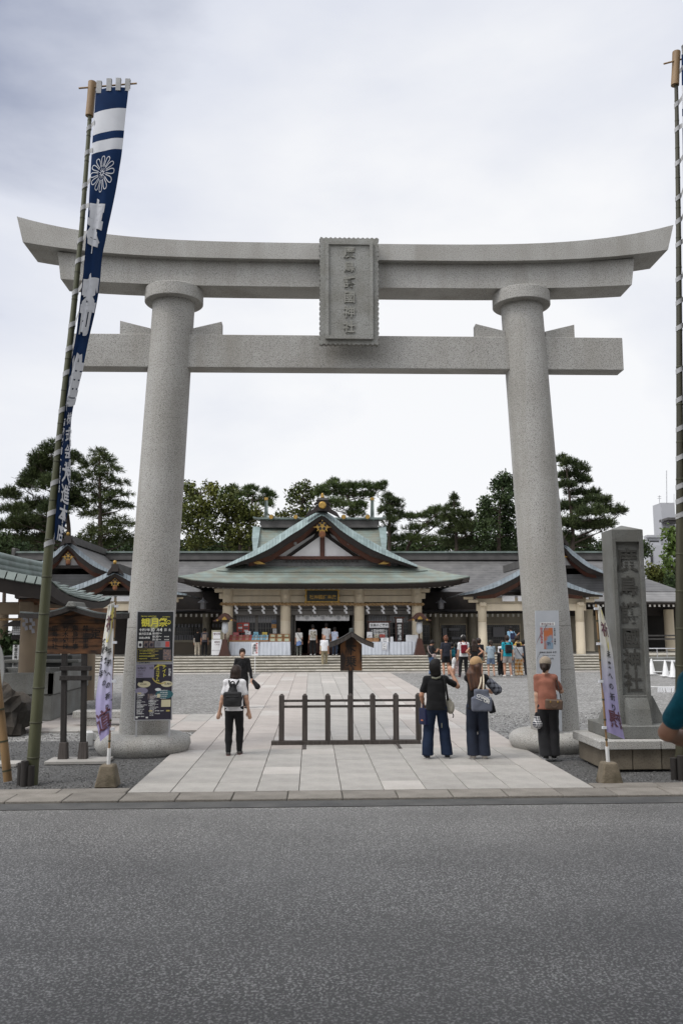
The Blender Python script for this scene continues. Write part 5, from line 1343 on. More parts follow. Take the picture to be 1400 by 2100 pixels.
g2 = gate('small gabled gate house with gold ornament, half hidden by the left gate leg', 236, 1170, 148, 1219, 44.2, 50, 0, (), plast=False, big=False)
g3 = gate('large gabled gate house behind the right gate leg, farther back', 1150, 1111.5, 102, 1178, 48.5, 57, 0, ())
rect(1080, 1178, 1242, 1212, 49.2, .1, bpy.data.materials['slope_below_gable'], 'lower_slope', g3)
g4 = gate('small gabled gate house with cream columns in front of the right corridor', 1089, 1158, 146, 1219, 44.2, 50, 0, (), plast=False, big=False)
for g, cx in ((g2, 236), (g4, 1089)):
    for s in (-1, 1):
        X = A(cx + s*100, 1300, 45.2)[0]; zt = A(cx, 1241, 45.2)[2]
        MB().lathe([(.24, PLAT), (.23, zt - .9), (.218, zt - .895), (.218, zt - .885), (.23, zt - .88), (.225, zt)], (X, 45.2, 0), 20).build('column', cream, g)
        MB().box((X, 45.0, zt + .05), (.34, .34, .22), bev=.03).build('bracket', cream, g)
        for k in (0, 1): MB().box((X + s*(.5 + .25*k), 45.0, zt + .22 + .17*k), (.5, .2, .16), bev=.02).build('bracket_arm', cream, g)
    for y0, y1, d in ((1226, 1238, .1), (1239, 1252, .0)): rect(cx - 112, y0, cx + 112, y1, 45.1 + d, .25, cream, 'cross_beam', g)
    rect(cx - 95, 1221, cx + 95, 1226, 45.4, .1, plaster, 'plaster_band', g)
    for k in range(4): rect(cx - 60 + k*32, 1222.5, cx - 34 + k*32, 1233, 44.9, .04, paper, 'paper_lantern_strip', g)
# thing-level pieces of furniture on the terrace ------------------------------------------------
def cloth_table(label, x0, x1, bulge=0.):
    t_ = thing('cloth_table', label, 'table', tuple(A((x0+x1)/2, 1343, 45.0)), group='cloth covered sales tables before the hall')
    a, c = A(x0, 1316.5, 45.0), A(x1, 1343.5, 45.0); zt = a[2]; zb = PLAT + .012
    P_ = []
    xs = np.linspace(a[0], c[0], 40); per = [(x, 45.0 + .015*sin(i*1.3)*1) for i, x in enumerate(xs)] + [(c[0], 45.0 + .75*q) for q in np.linspace(.1, 1, 6)] + [(x, 45.75) for x in xs[::-1]] + [(a[0], 45.75 - .75*q) for q in np.linspace(.1, .95, 6)]
    for zf_, k in ((zt, 0), ((zt+zb)/2, .5), (zb, 1)):
        P_.append([(x + (x - (a[0]+c[0])/2)*.03*k*(1+bulge), y - .03*k*(1 if y < 45.1 else 0) + .012*k*sin(i*.9), zf_) for i, (x, y) in enumerate(per)])
    b = MB(); b.grid(np.array(P_), 0, True, closed=True, flip=True); b.poly([p for p in P_[0]], 0); b.build('cloth', cloth_w, t_)
    MB().box(((a[0]+c[0])/2, 45.38, zt - .03), (c[0]-a[0]-.06, .68, .03)).build('tabletop', kraft, t_)
    for sx in (a[0]+.08, c[0]-.08):
        for sy in (45.08, 45.66): MB().box((sx, sy, (PLAT + zt - .05)/2), (.04, .04, zt - .05 - PLAT)).build('leg', alu, t_)
    return zt
ZT = cloth_table('white cloth table nearest the left lantern with pink and blue charm trays', 470.5, 531)
cloth_table('white cloth table left of the doorway with wooden fortune boxes on it', 533, 595)
cloth_table('white cloth table right of the doorway, partly behind the signpost', 741, 797)
cloth_table('white cloth table right of the doorway nearest the right lantern', 799, 860)
def tray(label, x0, x1, col_a, col_b, n, m2):
    t_ = thing('charm_tray', label, 'tray', tuple(A((x0+x1)/2, 1316, 45.3)), group='sloping charm trays on the sales tables')
    a, c = A(x0, 1303.5, 45.5), A(x1, 1316, 45.1); 
    MB().prism([(45.05, ZT + .012), (45.62, ZT + .012), (45.62, a[2] + .03), (45.05, ZT + .06)], lambda u, v: (a[0], u, v), lambda u, v: (c[0], u, v)).build('tray', kraft, t_)
    sl_ = (a[2] - ZT - .03)/.57; ang = atan(sl_)
    for i in range(n):
        for j in range(2):
            q = np.array([a[0] + (c[0]-a[0])*(i+.5)/n, 45.05 + .57*(j+.5)/2, ZT + .075 + sl_*.57*(j+.5)/2])
            MB().box(q, ((c[0]-a[0])/n*.82, .22, .035), R=rotx(ang)).build('charm', [flat(col_a), flat(col_b), paper][(i*7 + j*3 + i//2) % 3], t_)
tray('sloping tray of red and pink charms left of the doorway', 471, 516, (.42, .10, .10), (.50, .25, .22), 7, None)
tray('sloping tray of pale blue charms left of the doorway', 517, 550, (.20, .42, .55), (.35, .52, .60), 6, None)
def small(name, label, cat, x0, y0, x1, y1, Y, d, m_, txt=None, tcol=None, ts=.05, group=None):
    a, c = A(x0, y0, Y), A(x1, y1, Y)
    t_ = thing(name, label, cat, ((a[0]+c[0])/2, Y, c[2]), group=group)
    MB().box(((a[0]+c[0])/2, Y + d/2, (a[2]+c[2])/2), (c[0]-a[0], d, a[2]-c[2]), bev=min(.008, d*.3)).build('body', m_, t_)
    if txt:
        w_ = c[0]-a[0]; tb_ = MB(); nl = len(txt); 
        for i, s_ in enumerate(txt):
            hh = min(ts, w_/max(1, len(s_))*.92); tb_.text(s_, (a[0] + (w_ - hh*len(s_))/2, Y - .004, a[2] - (a[2]-c[2])*(i+.72)/nl), (1, 0, 0), (0, 0, 1), hh)
        tb_.build('lettering', tcol or black_p, t_)
    return t_
for i, (x0, x1, y0, y1, nm) in enumerate(((552, 566, 1308, 1316.3, 'lower left'), (567, 580, 1308, 1316.3, 'lower middle'), (581, 595, 1308, 1316.3, 'lower right'), (553, 566, 1300, 1307.6, 'upper left'), (567.5, 580, 1300, 1307.6, 'upper middle'), (581.5, 594, 1300, 1307.6, 'upper right'))):
    t_ = small('fortune_box', '%s plain wooden fortune slip box beside the doorway on the left' % nm, 'box', x0, y0, x1, y1, 45.25 + (.0 if i < 3 else .2), .3, kraft, group='wooden fortune boxes left of the doorway')
    a, c = A(x0 + 2.5, y0 + 1.5, 45.24 + (.0 if i < 3 else .2)), A(x1 - 2.5, y1 - 1.5, 45.24 + (.0 if i < 3 else .2)); MB().box(((a[0]+c[0])/2, a[1], (a[2]+c[2])/2), (c[0]-a[0], .01, a[2]-c[2])).build('paper_label', flat((.50, .52, .36)), t_)
for x0, x1, nm in ((751, 764, 'left'), (764.5, 777, 'right')): small('fortune_box', '%s plain wooden box on the table just right of the signpost roof' % nm, 'box', x0, 1308.5, x1, 1316.3, 45.2, .3, kraft, group='wooden boxes right of the doorway')
small('price_card', 'pink price card standing behind the red charm tray', 'card', 478, 1297, 489.5, 1303.5, 45.68, .02, flat((.50, .16, .17)))
small('price_card', 'white price card standing between the red and blue charm trays', 'card', 503, 1294.5, 514, 1303.5, 45.68, .02, paper, ['御守', '700円'])
small('price_card', 'sky blue price card standing behind the blue charm tray', 'card', 520, 1296, 530, 1303.5, 45.68, .02, flat((.25, .50, .62)), ['お守'])
small('price_card', 'yellow price card standing at the right end of the blue charm tray', 'card', 537.5, 1296.5, 548, 1303.5, 45.68, .02, flat((.60, .45, .10)), ['700円'])
rp_ = small('charm_poster', 'red poster of charms leaning on the left window of the hall', 'poster', 486, 1277, 511, 1297, 46.45, .02, flat((.50, .07, .05)))
for i in range(2):
    for j in range(3): a = A(488.5 + i*12, 1279.5 + j*6, 46.44); c = A(497 + i*12, 1283.5 + j*6, 46.44); MB().box(((a[0]+c[0])/2, 46.44, (a[2]+c[2])/2), (c[0]-a[0], .008, a[2]-c[2])).build('picture', [skin_p, paper][(i+j) % 2], rp_)
small('notice_sheet', 'blue notice sheet on the hall window frame, topmost of three', 'notice', 557, 1272, 567, 1279, 46.48, .01, flat((.12, .16, .24)), ['無料開催'])
small('notice_sheet', 'orange notice sheet on the hall window frame, middle of three', 'notice', 557, 1280, 567, 1288, 46.48, .01, flat((.48, .26, .10)), ['お守'])
small('notice_sheet', 'white notice sheet on the hall window frame, lowest of three', 'notice', 559.5, 1289, 567, 1299, 46.48, .01, paper, ['受付', '所'])
small('price_card', 'small white card box at the left end of the right hand tables', 'card', 752, 1296, 763, 1308, 45.45, .1, paper, ['御朱印'])
small('price_card', 'cream card between wooden boxes right of the signpost', 'card', 767, 1301, 776, 1308, 45.6, .02, flat((.55, .50, .38)), ['お守'])
small('price_card', 'red card box standing on the tables right of the doorway', 'card', 778, 1301, 789, 1307.5, 45.6, .1, flat((.45, .10, .08)), ['授与'])
small('price_card', 'white printed sign at the join of the two right tables', 'card', 780.5, 1308, 797, 1317, 45.0, .02, paper, ['御朱印', '受付所'])
small('price_card', 'white sheet hung on the cloth of the right tables', 'card', 783, 1318, 793, 1332, 44.93, .005, paper, ['御朱', '志納', '700円'])
small('price_card', 'small white card left of the tall black sign on the right table', 'card', 799.5, 1306, 806, 1316.3, 45.3, .02, paper)
small('display_panel', 'wide blank white panel on the right table beside the lantern', 'panel', 831.5, 1302, 857, 1316.3, 45.3, .03, paper, None)
def black_sign(label, x0, x1, y0, ytop, y1, head, cols_, Y):
    t_ = thing('event_sign', label, 'sign', tuple(A((x0+x1)/2, y1, Y)))
    rect(x0, y0, x1, y1, Y, .06, walnut, 'board', t_); rect(x0 + 2.5, ytop, x1 - 2.5, y1 - 2, Y - .012, .012, night, 'black_panel', t_)
    h = rect(x0 + 2.5, y0 + 2, x1 - 2.5, ytop - 1, Y - .012, .012, paper, 'heading', t_)
    hs = (x1 - x0 - 8)/len(head)/1750*Y; tb_ = MB(); tb_.text(head, A(x0 + 4, (y0 + 2 + ytop)/2 + hs*.3*1750/Y, Y - .016), (1, 0, 0), (0, 0, 1), hs*1.0); tb_.build('heading_lettering', black_p, t_)
    tb_ = MB(); n_ = len(cols_)
    for i, s_ in enumerate(cols_):
        pxs = x0 + 5 + (x1 - x0 - 10)*(i + .5)/n_; hh = min(.17, (y1 - 4 - ytop)/1750*Y/len(s_)*.95)
        tb_.text(s_, A(pxs, ytop + 4, Y - .016) - np.array([0, 0, hh*.6]), (1, 0, 0), (0, 0, 1), hh, vert=True)
    tb_.build('white_lettering', white_p, t_)
    MB().box(A((x0+x1)/2, y0 - .5, Y + .02), ((x1-x0+6)/1750*Y, .14, .05)).build('cap_rail', redwood, t_)
black_sign('wide brown framed sign headed with event guidance characters, right of the doorway', 754.5, 799, 1275.5, 1288, 1314, '祭典のご案内', ['七月祭月次', '初宮詣', '合格', '安全祈', '厄除', '七五三祭'], 45.75)
black_sign('tall narrow brown framed sign with black panel near the right lantern', 810.5, 826.5, 1267, 1277.5, 1316, '月次祭', ['令和七年十月', '参拝順路会場'], 45.72)
def lantern_stand(label, x, yt, mirror):
    t_ = thing('lantern_stand', label, 'lantern stand', tuple(A(x, 1343, 44.6)), group='roofed lantern stands flanking the hall')
    Y = 44.6; c = A(x, 1300, Y)
    MB().prism([(-.30, PLAT), (.30, PLAT), (.20, PLAT + .35), (.09, PLAT + .85), (-.09, PLAT + .85), (-.20, PLAT + .35)], lambda u, v: (c[0] + u, Y - .26, v), lambda u, v: (c[0] + u, Y + .26, v)).build('skirt_base', walnut, t_)
    z0, z1 = A(x, 1298, Y)[2], A(x, 1275, Y)[2]
    MB().box((c[0], Y + .14, (PLAT + .8 + z1)/2), (.07, .07, z1 - PLAT - .8)).build('post', walnut, t_)
    MB().lathe([(.07, z0 - .03), (.08, z0), (.155, z0 + .06), (.165, (z0+z1)/2), (.155, z1 - .06), (.09, z1), (.07, z1 + .02)], (c[0], Y, 0), 18).build('paper_lantern', lamp_paper, t_)
    a = A(x, yt, Y); e = A(x, yt + 15, Y)
    MB().prism([(-.62, e[2] - .04), (-.40, e[2] + .06), (-.14, a[2] - .06), (0, a[2]), (.14, a[2] - .06), (.40, e[2] + .06), (.62, e[2] - .04), (.5, e[2] - .07), (.3, e[2] + .0), (0, e[2] + .07), (-.3, e[2] + .0), (-.5, e[2] - .07)][::-1], lambda u, v: (c[0] + u, Y - .36, v), lambda u, v: (c[0] + u, Y + .36, v)).build('roof', walnut, t_)
    MB().box((c[0], Y - .1, e[2] - .02), (.42, .42, .16), bev=.02).build('roof_box', bark, t_)
    MB().prism([(-.13, 0), (.13, 0), (.10, .08), (0, .17), (-.10, .08)], lambda u, v: (c[0] + u, Y - .40, e[2] + .02 + v), lambda u, v: (c[0] + u, Y - .37, e[2] + .02 + v)).build('gilt_ornament', gold, t_)
    for s in (-1, 1): MB().tube([(c[0] + s*.36, Y - .40, e[2] + .0), (c[0] + s*.36, Y - .36, e[2] + .0)], .05, 8).build('gilt_boss', gold, t_)
lantern_stand('roofed lantern stand with white paper lantern left of the charm tables', 461.5, 1257, False)
lantern_stand('roofed lantern stand with white paper lantern at the right end of the tables', 859.5, 1256, True)
for nm, x in (('left', 416.5), ('right', 904)):
    t_ = thing('hanging_lantern', 'dark metal lantern hanging in the shade %s of the hall' % nm, 'lantern', tuple(A(x, 1250, 47)), group='hanging metal lanterns beside the hall')
    c = A(x, 1249, 47); MB().lathe([(.12, 0), (.17, .03), (.15, .08), (.15, .32), (.17, .34)], c, 6, smooth=False).build('body', grey_p, t_)
    MB().lathe([(.30, .34), (.24, .40), (.10, .50), (.03, .54), (.03, .62)], c, 6, smooth=False).build('roof', grey_p, t_)
    MB().tube([c + (0, 0, .6), c + (0, 0, 1.4)], .012, 5).build('chain', bark, t_)
t_ = thing('cabinet', 'white two part cabinet with a notice box on top, left of the left lantern', 'cabinet', tuple(A(444, 1343, 44.7)))
rect(434, 1311.5, 454.5, 1343.5, 44.7, .55, paper, 'cabinet', t_); rect(434.2, 1292.5, 454.8, 1311, 44.72, .45, flat((.36, .34, .24)), 'top_box', t_); rect(437, 1296, 452, 1310, 44.70, .01, paper, 'label_sheet', t_)
rect(434, 1333.2, 454.5, 1333.8, 44.694, .005, grey_p, 'drawer_joint', t_)
b = MB(); b.text('受付所', A(438, 1302, 44.695), (1, 0, 0), (0, 0, 1), .12); b.text('最後列', A(440, 1318, 44.693), (1, 0, 0), (0, 0, 1), .09); b.text('こちら', A(440, 1323, 44.693), (1, 0, 0), (0, 0, 1), .09); b.build('lettering', maroon_p, t_)
YQ = 41.0
t_ = thing('guide_sign', 'white board on a thin white post at the foot of the steps, left', 'sign', tuple(A(523, 1380, YQ)))
rect(516, 1318.5, 529.5, 1344.5, YQ, .02, paper, 'board', t_); q = A(523, 1344, YQ); MB().box((q[0], YQ + .04, q[2]/2), (.035, .035, q[2]), bev=.004).build('post', white_paint, t_)
b = MB(); b.text('神社受付所', A(526.5, 1322, YQ - .004), (1, 0, 0), (0, 0, 1), .105, vert=True); b.build('red_lettering', red_p, t_)
b = MB(); b.text('最後列', A(522.5, 1325.5, YQ - .004), (1, 0, 0), (0, 0, 1), .125, vert=True); b.text('こちらの列', A(518.8, 1326.5, YQ - .004), (1, 0, 0), (0, 0, 1), .085, vert=True); b.build('black_lettering', black_p, t_)

# ================================================================== WATER PAVILION (left) and things by it
pv = thing('water_pavilion', 'open water pavilion with a curved green copper roof at the left edge', 'pavilion', (-6.9, 23, 0))
green_tile = mat('green_copper_tile', (.145, .175, .158), .6, (.095, .118, .108), 2, .2, 20, rnd=.14)
# rows of copper plates, curved from ridge to eave; the ridge runs away from the viewer
rows_n, cols_n = 15, 9
Yn, Yf_ = 19.0, 29.0
def pav(u, v):    # u along the ridge (0 near .. 1 far), v from ridge (0) to eave (1)
    Y = Yn + (Yf_ - Yn)*u
    Xr, Xe = -8.55 - .3*u, -5.75 - .95*u
    zr = 3.74 + .08*(2*u-1)**2; ze = 2.93 + .26*(abs(2*u-1))**3.2
    X = Xr + (Xe - Xr)*v; z = zr + (ze - zr)*(1.38*v - .38*v*v)
    return np.array([X, Y, z])
for i in range(rows_n):
    for j in range(cols_n):
        u0, u1 = j/cols_n + .004, (j+1)/cols_n - .004; v0, v1 = i/rows_n, (i+1)/rows_n + .012
        if i % 2: u0, u1 = max(0, u0 - .5/cols_n), u1 - .5/cols_n
        up = np.array([[pav(u0, v0) + (0, 0, .0), pav((u0+u1)/2, v0) + (0, 0, .0), pav(u1, v0) + (0, 0, .0)], [pav(u0, v1) + (0, 0, .03), pav((u0+u1)/2, v1) + (0, 0, .03), pav(u1, v1) + (0, 0, .03)]])
        MB().slab(up, (0, 0, -.02), smooth=False).build('roof_plate', green_tile, pv)
for i in range(13):  # large plates round the near verge
    v0, v1 = i/13, (i+1)/13 - .01
    MB().slab(np.array([[pav(0, v0) + (0, .30, .05), pav(0, v0) + (0, -.12, .04), pav(0, v0) + (0, -.26, -.12)], [pav(0, v1) + (0, .30, .05), pav(0, v1) + (0, -.12, .04), pav(0, v1) + (0, -.26, -.12)]]), (0, .02, -.02), smooth=False).build('verge_plate', green_tile, pv)
vs = np.linspace(0, 1, 14); us = np.linspace(0, 1, 18)
MB().slab(np.array([[pav(0, v) + (0, -.2, -.14), pav(0, v) + (0, -.12, -.44)] for v in vs]), (0, .15, 0)).build('bargeboard', bark, pv)
MB().slab(np.array([[pav(u, 1) + (.02, 0, -.03), pav(u, 1) + (-.05, 0, -.24)] for u in us]), (-.2, 0, 0)).build('eave_board', bark, pv)
MB().slab(np.array([[pav(u, v) + (0, 0, -.10) for u in us[::3]] for v in vs[::2]]), (0, 0, -.05)).build('roof_boarding', bark, pv)
for s, w in ((0, .42), (.18, .30), (.34, .2)): 
    MB().tube([pav(u, 0) + (0, 0, .06 + s) for u in us], .10 + w*.12, 8).build('ridge_course', ridge_g, pv)
raf = MB()
for u in np.linspace(.03, .97, 22): raf.beam(pav(u, .98) + (-.25, 0, -.20), pav(u, .45) + (0, 0, -.2), .06, .08)
raf.build('rafters', bark, pv)['kind'] = 'stuff'
for (X, Y) in ((-6.72, 20.9), (-6.9, 27.0), (-9.6, 20.9), (-9.6, 27.0)):
    MB().lathe([(.25, -.05), (.24, .1), (.225, 2.75)], (X, Y, 0), 20).build('column', mat('pavilion_column', (.21, .16, .105), .8, (.16, .12, .08), 1.2) if 'pavilion_column' not in bpy.data.materials else bpy.data.materials['pavilion_column'], pv)
    MB().box((X, Y, 2.78), (.5, .5, .16), bev=.03).build('capital', wood_brown, pv)
MB().box((-6.72, 24, 2.62), (.26, 7.2, .30), bev=.02).build('side_beam', bpy.data.materials['pavilion_column'], pv); MB().box((-8.2, 20.9, 2.62), (3.6, .24, .30), bev=.02).build('front_beam', bpy.data.materials['pavilion_column'], pv)
MB().box((-8.2, 20.86, 2.36), (3.4, .08, .06), bev=.02).build('front_tie', straw, pv)
for X in (-6.35, -6.05):
    pass
tr = thing('stone_trough', 'dark stone water trough under the left pavilion', 'trough', (-7.2, 20.6, 0))
MB().box((-7.15, 22.1, .30), (2.2, 3.0, .60), bev=.02).build('plinth', granite_dark, tr)
for (x, y, sx, sy) in ((-7.15, 20.62, 2.3, .16), (-7.15, 23.58, 2.3, .16), (-6.08, 22.1, .16, 3.12), (-8.22, 22.1, .16, 3.12)): MB().box((x, y, .86), (sx - (.01 if sx > 1 else 0), sy - .0, .50), bev=.015).build('rim_stone', granite_dark, tr)
w_ = MB().box((-7.15, 22.1, .90), (2.0, 2.8, .02)).build('water', mat('dark_water', (.01, .014, .014), .05), tr)
up = thing('stone_trough', 'upper black stone basin with a ledge behind the trough', 'basin', (-7.6, 24.6, 0))
MB().box((-7.5, 24.7, .7), (1.9, 1.4, 1.4), bev=.02).build('block', mat('black_stone', (.03, .032, .03), .5, (.018, .02, .018), 2), up); MB().box((-7.3, 23.86, 1.26), (2.0, .3, .09), bev=.015).build('ledge', granite_dark, up)
# rock
def rock(name, label, cat, c, s, seed, m_):
    rs = np.random.default_rng(seed); b = MB(); nth, nph = 14, 20; P_ = []
    ph = rs.uniform(0, 6.28, (6, 3)); fr_ = rs.uniform(1, 4, (6, 3))
    for i in range(nth):
        row_ = []
        for j in range(nph):
            th_ = pi*i/(nth-1); f = 2*pi*j/nph; d = np.array([sin(th_)*cos(f), sin(th_)*sin(f), cos(th_)])
            r = 1 + sum(.10*sin(fr_[k] @ d*2.2 + ph[k, 0]) for k in range(6))*.6
            d = np.sign(d)*abs(d)**.72; row_.append(c + d*s*r)
        P_.append(row_)
    b.grid(np.array(P_), 0, False, closed=True, flip=True); return tag(b.build(name, m_, loc=tuple(c)), label, cat)
rock('boulder', 'dark rugged boulder on the gravel in front of the stone trough', 'rock', np.array([-6.55, 18.4, .32]), np.array([.72, .55, .62]), 3, rock_m)
# hanging paper streamers under the pavilion
for i, (x, y) in enumerate(((52, 1262), (66, 1268))):
    sh_ = MB(); c = A(x, y, 20.6)
    for k in range(4):
        dx = (-.03 if k % 2 == 0 else .03); zz = c[2] - k*.085
        sh_.slab(np.array([[c*(1, 1, 0) + (dx - .035, 0, zz), c*(1, 1, 0) + (dx - .015, 0, zz - .10)], [c*(1, 1, 0) + (dx + .035, 0, zz + .015), c*(1, 1, 0) + (dx + .055, 0, zz - .085)]]), (0, .004, 0), smooth=False)
    tag(sh_.build('zigzag_paper', grey_p, loc=tuple(c)), '%s zigzag paper streamer under the water pavilion' % ('left', 'right')[i], 'paper streamer')
ln = thing('stone_lantern', 'small dark lantern with a white grid window on a white inscribed post', 'lantern', tuple(A(37, 1360, 24)))
c = A(37, 1300, 24); MB().box((c[0], 24, .85), (.17, .17, 1.7), bev=.01).build('post', white_paint, ln)
z0 = A(37, 1305, 24)[2]; z1 = A(37, 1283, 24)[2]; MB().box((c[0], 24, z0 - .04), (.26, .26, .10), bev=.01).build('collar', bark, ln)
MB().box((c[0], 24, (z0+z1)/2), (.24, .24, z1-z0), bev=.01).build('lamp_box', bark, ln)
for i in range(4):
    for j in range(4): MB().box((c[0] - .078 + .052*i, 23.872, z0 + .04 + (z1-z0-.06)*(j+.5)/4), (.042, .012, (z1-z0-.06)/4*.85)).build('pane', paper, ln)
MB().prism([(-.34, z1 - .02), (.34, z1 - .02), (.20, z1 + .06), (0, z1 + .16), (-.20, z1 + .06)], lambda u, v: (c[0] + u, 23.7, v), lambda u, v: (c[0] + u, 24.3, v)).build('roof', bark, ln)
b = MB(); b.text('献灯広島神社'.replace('献灯', '奉寄'), (c[0], 23.91, z0 - .3), (1, 0, 0), (0, 0, 1), .10, vert=True); b.build('lettering', black_p, ln)
# white cones and A-frame sheet at the left, white cones with bars at the right
def cone(label, x, yb, group):
    q = G(x, yb); t_ = thing('traffic_cone', label, 'traffic cone', tuple(q), group=group)
    MB().box(q + np.array([0, 0, .02]), (.38, .38, .04), bev=.01).build('base', white_paint, t_)
    MB().lathe([(.16, .04), (.15, .06), (.035, .68), (.02, .70)], q, 14).build('cone', white_paint, t_)
    return q
cone('white traffic cone on the gravel between the bamboo pole and the notice board', 101, 1386, None)
qs = [cone(l, x, y, 'white cones by the ramp') for l, x, y in (('white cone nearest the stone monument, left of three', 1336, 1383), ('white cone by the ramp, middle of three', 1364, 1387), ('white cone by the ramp beside the bamboo pole, right of three', 1379, 1389))]
cb = thing('cone_bar', 'white bars linking the white cones by the ramp', 'barrier bar', tuple(qs[0]))
for h in (.12, .62): MB().tube([qs[0] + (0, -.2, h), qs[0] + (2.4, -.6, h)], .025, 8).build('bar', white_paint, cb)
af = thing('frame_sign', 'white sheet sign on thin metal legs beside the stone trough', 'sign', tuple(G(110, 1452)))
q = G(108, 1453); 
MB().slab(np.array([[q + (-.24, 0, .14), q + (.24, .02, .22)], [q + (-.22, .12, .78), q + (.22, .12, .80)]]), (0, .01, 0)).build('sheet', paper, af)
for s in (-.2, .2): MB().tube([q + (s, .2, .78), q + (s + .08, -.1, 0)], .012, 6).build('leg', alu, af); 
b = MB(); b.text('手水舎の', q + (.15, .03, .68), (1, 0, 0), (0, .16, 1), .10, vert=True); b.build('lettering', grey_p, af)
# granite bench behind the left leg
be = thing('stone_bench', 'low granite bench on the side path behind the left gate leg', 'bench', tuple(G(200, 1492)))
q = G(162, 1489); zt = A(200, 1458, q[1])[2]
MB().box((q[0] + .62, q[1] + .15, zt - .075), (1.5, .42, .15), bev=.015).build('seat', granite, be)
for dx in (.28, 1.0): MB().box((q[0] + dx, q[1] + .15, (zt - .15)/2), (.22, .34, zt - .15), bev=.012).build('leg', granite, be)
fl = thing('floodlight', 'small white floodlight on a bracket on the gravel behind the notice board posts', 'floodlight', tuple(G(182, 1534)))
q = G(182, 1534); MB().box(q + np.array([0, 0, .16]), (.16, .13, .28), R=rotz(.5), bev=.03).build('housing', white_paint, fl)
for s in (-1, 1): MB().beam(q + (s*.11, .03, 0), q + (s*.10, .03, .26), .018, .05, up=(0, 1, 0)).build('bracket', white_paint, fl)
MB().tube([q + (.05, 0, .15), q + (.2, -.05, .10), q + (.4, -.02, .16)], .008, 6).build('cable', bark, fl)
# rope barrier and handrail on the right
rbar = thing('rope_barrier', 'low white rails tied with white paper strips behind the stone monument', 'rope barrier', tuple(G(1350, 1440)))
for y, Yq in ((1409, 27.0), (1435, 27.0)):
    a, c = A(1322, y, Yq), A(1450, y, Yq); MB().tube([a, c], .018, 8).build('rail', white_paint, rbar)
for x in (1326, 1445): c = A(x, 1400, 27.0); MB().tube([(c[0], 27, 0), (c[0], 27, A(x, 1405, 27)[2])], .025, 8).build('post', alu, rbar)
for k in range(12):
    x = 1349 + k*2.9; c = A(x, 1409, 26.96); a_ = random.uniform(-.07, .07); MB().grid(np.array([[c + (-.02, 0, 0), c + (.02, 0, 0)], [c + (a_ - .02, -.01, -.17), c + (a_ + .02, -.01, -.15)]]), 0, False).build('paper_strip', paper, rbar)
hr = thing('handrail', 'grey handrail and ramp kerb beyond the stone monument', 'handrail', tuple(G(1370, 1375)))
for y0, y1 in ((1330, 1330), (1353, 1362)): MB().tube([A(1330, y0, 40.5), A(1440, y1, 38)], .025, 8).build('rail', alu, hr)
for x in (1346, 1366, 1420): a = A(x, 1331, 40); MB().tube([a, a*(1, 1, 0)], .02, 6).build('post', alu, hr)
MB().box((16.6, 40.2, .35), (4.5, 1.2, .7), bev=.02).build('ramp_wall', granite_dark, hr)
# leaning brown bamboo and round white board cut by the left edge
lb_ = thing('bamboo_prop', 'dry brown bamboo leaning into view at the left edge', 'bamboo', tuple(G(16, 1602)))
q = G(17, 1602); MB().tube([q, A(6, 1500, q[1]), A(-6, 1395, q[1] + .05), A(-20, 1250, q[1] + .1)], .06, 12).build('culm', bamboo_t, lb_)
for y in (1580, 1520, 1455): x = np.interp(y, [1395, 1500, 1602], [-6, 6, 17]); p = A(x, y, q[1]); MB().tube([p + (.002, 0, -.012), p + (-.002, 0, .012)], .064, 12).build('node', bamboo_node, lb_)
rs_ = thing('round_sign', 'pale rounded board cut off by the left edge of view', 'sign', tuple(A(-8, 1440, 15)))
c = A(-14, 1378, 15.); MB().prism([(.19*cos(a)*1.0, .52*sin(a)) for a in np.linspace(0, 2*pi, 25)[:-1]], lambda u, v: c + np.array([u, .02, v]), lambda u, v: c + np.array([u, -.02, v])).build('board', mat('pale_board', (.30, .30, .29), .7, (.25, .25, .24), 3), rs_)
MB().box((c[0] - .02, 15.05, (c[2] - .5)/2), (.06, .06, c[2] - .5)).build('post', wood_dark, rs_)
sq = G(24, 1568); tag(MB().box(sq + np.array([-.55, .1, .0]), (1.3, .35, .05), bev=.006).build('stone_slab', slab_grey, loc=tuple(sq)), 'flat pale stone slab on the gravel at the left edge', 'slab')

# ================================================================== CITY BLOCK (right, far)
bl = thing('apartment_building', 'white concrete block with a tall lift tower far behind the monument', 'building', tuple(A(1360, 1200, 120)))
bw = mat('pale_concrete', (.40, .405, .425), .85, (.35, .355, .375), .12)
YBk = 120
rect(1354, 1031, 1387, 1120, YBk, 3, bw, 'lift_tower', bl); rect(1330, 1118, 1440, 1205, YBk - 2, 2, bw, 'body_wall', bl)
rect(1330, 1097, 1353, 1120, YBk - 1, 2, bw, 'upper_floor', bl); rect(1326, 1097, 1354, 1102, YBk - 1.3, 1, bw, 'parapet', bl); rect(1326, 1112, 1354, 1119, YBk - 1.6, 1, bw, 'balcony', bl)
for (a, y0, c, y1) in ((1332, 1138, 1339, 1154), (1375, 1160, 1385, 1168), (1334, 1166, 1343, 1185), (1356, 1064, 1358.5, 1070), (1357, 1086, 1359.5, 1097), (1370, 1088, 1374, 1092)):
    f = rect(a, y0, c, y1, YBk - 2.12, .1, bw, 'window', bl); rect(a + .5, y0 + .5, c - .5, y1 - .5, YBk - 2.16, .03, glass, 'pane', f)
rect(1331, 1108.5, 1350, 1112, YBk - 1.2, .1, glass, 'window', bl); rect(1368, 1061, 1400, 1066, YBk - 3, 3, ridge_m, 'canopy', bl); rect(1370, 1066.5, 1400, 1071, YBk - 2.6, 2, ridge_m, 'canopy_beam', bl)
MB().tube([A(1366, 1032, YBk), A(1365.5, 965, YBk)], .06, 6).build('lightning_rod', alu, bl)
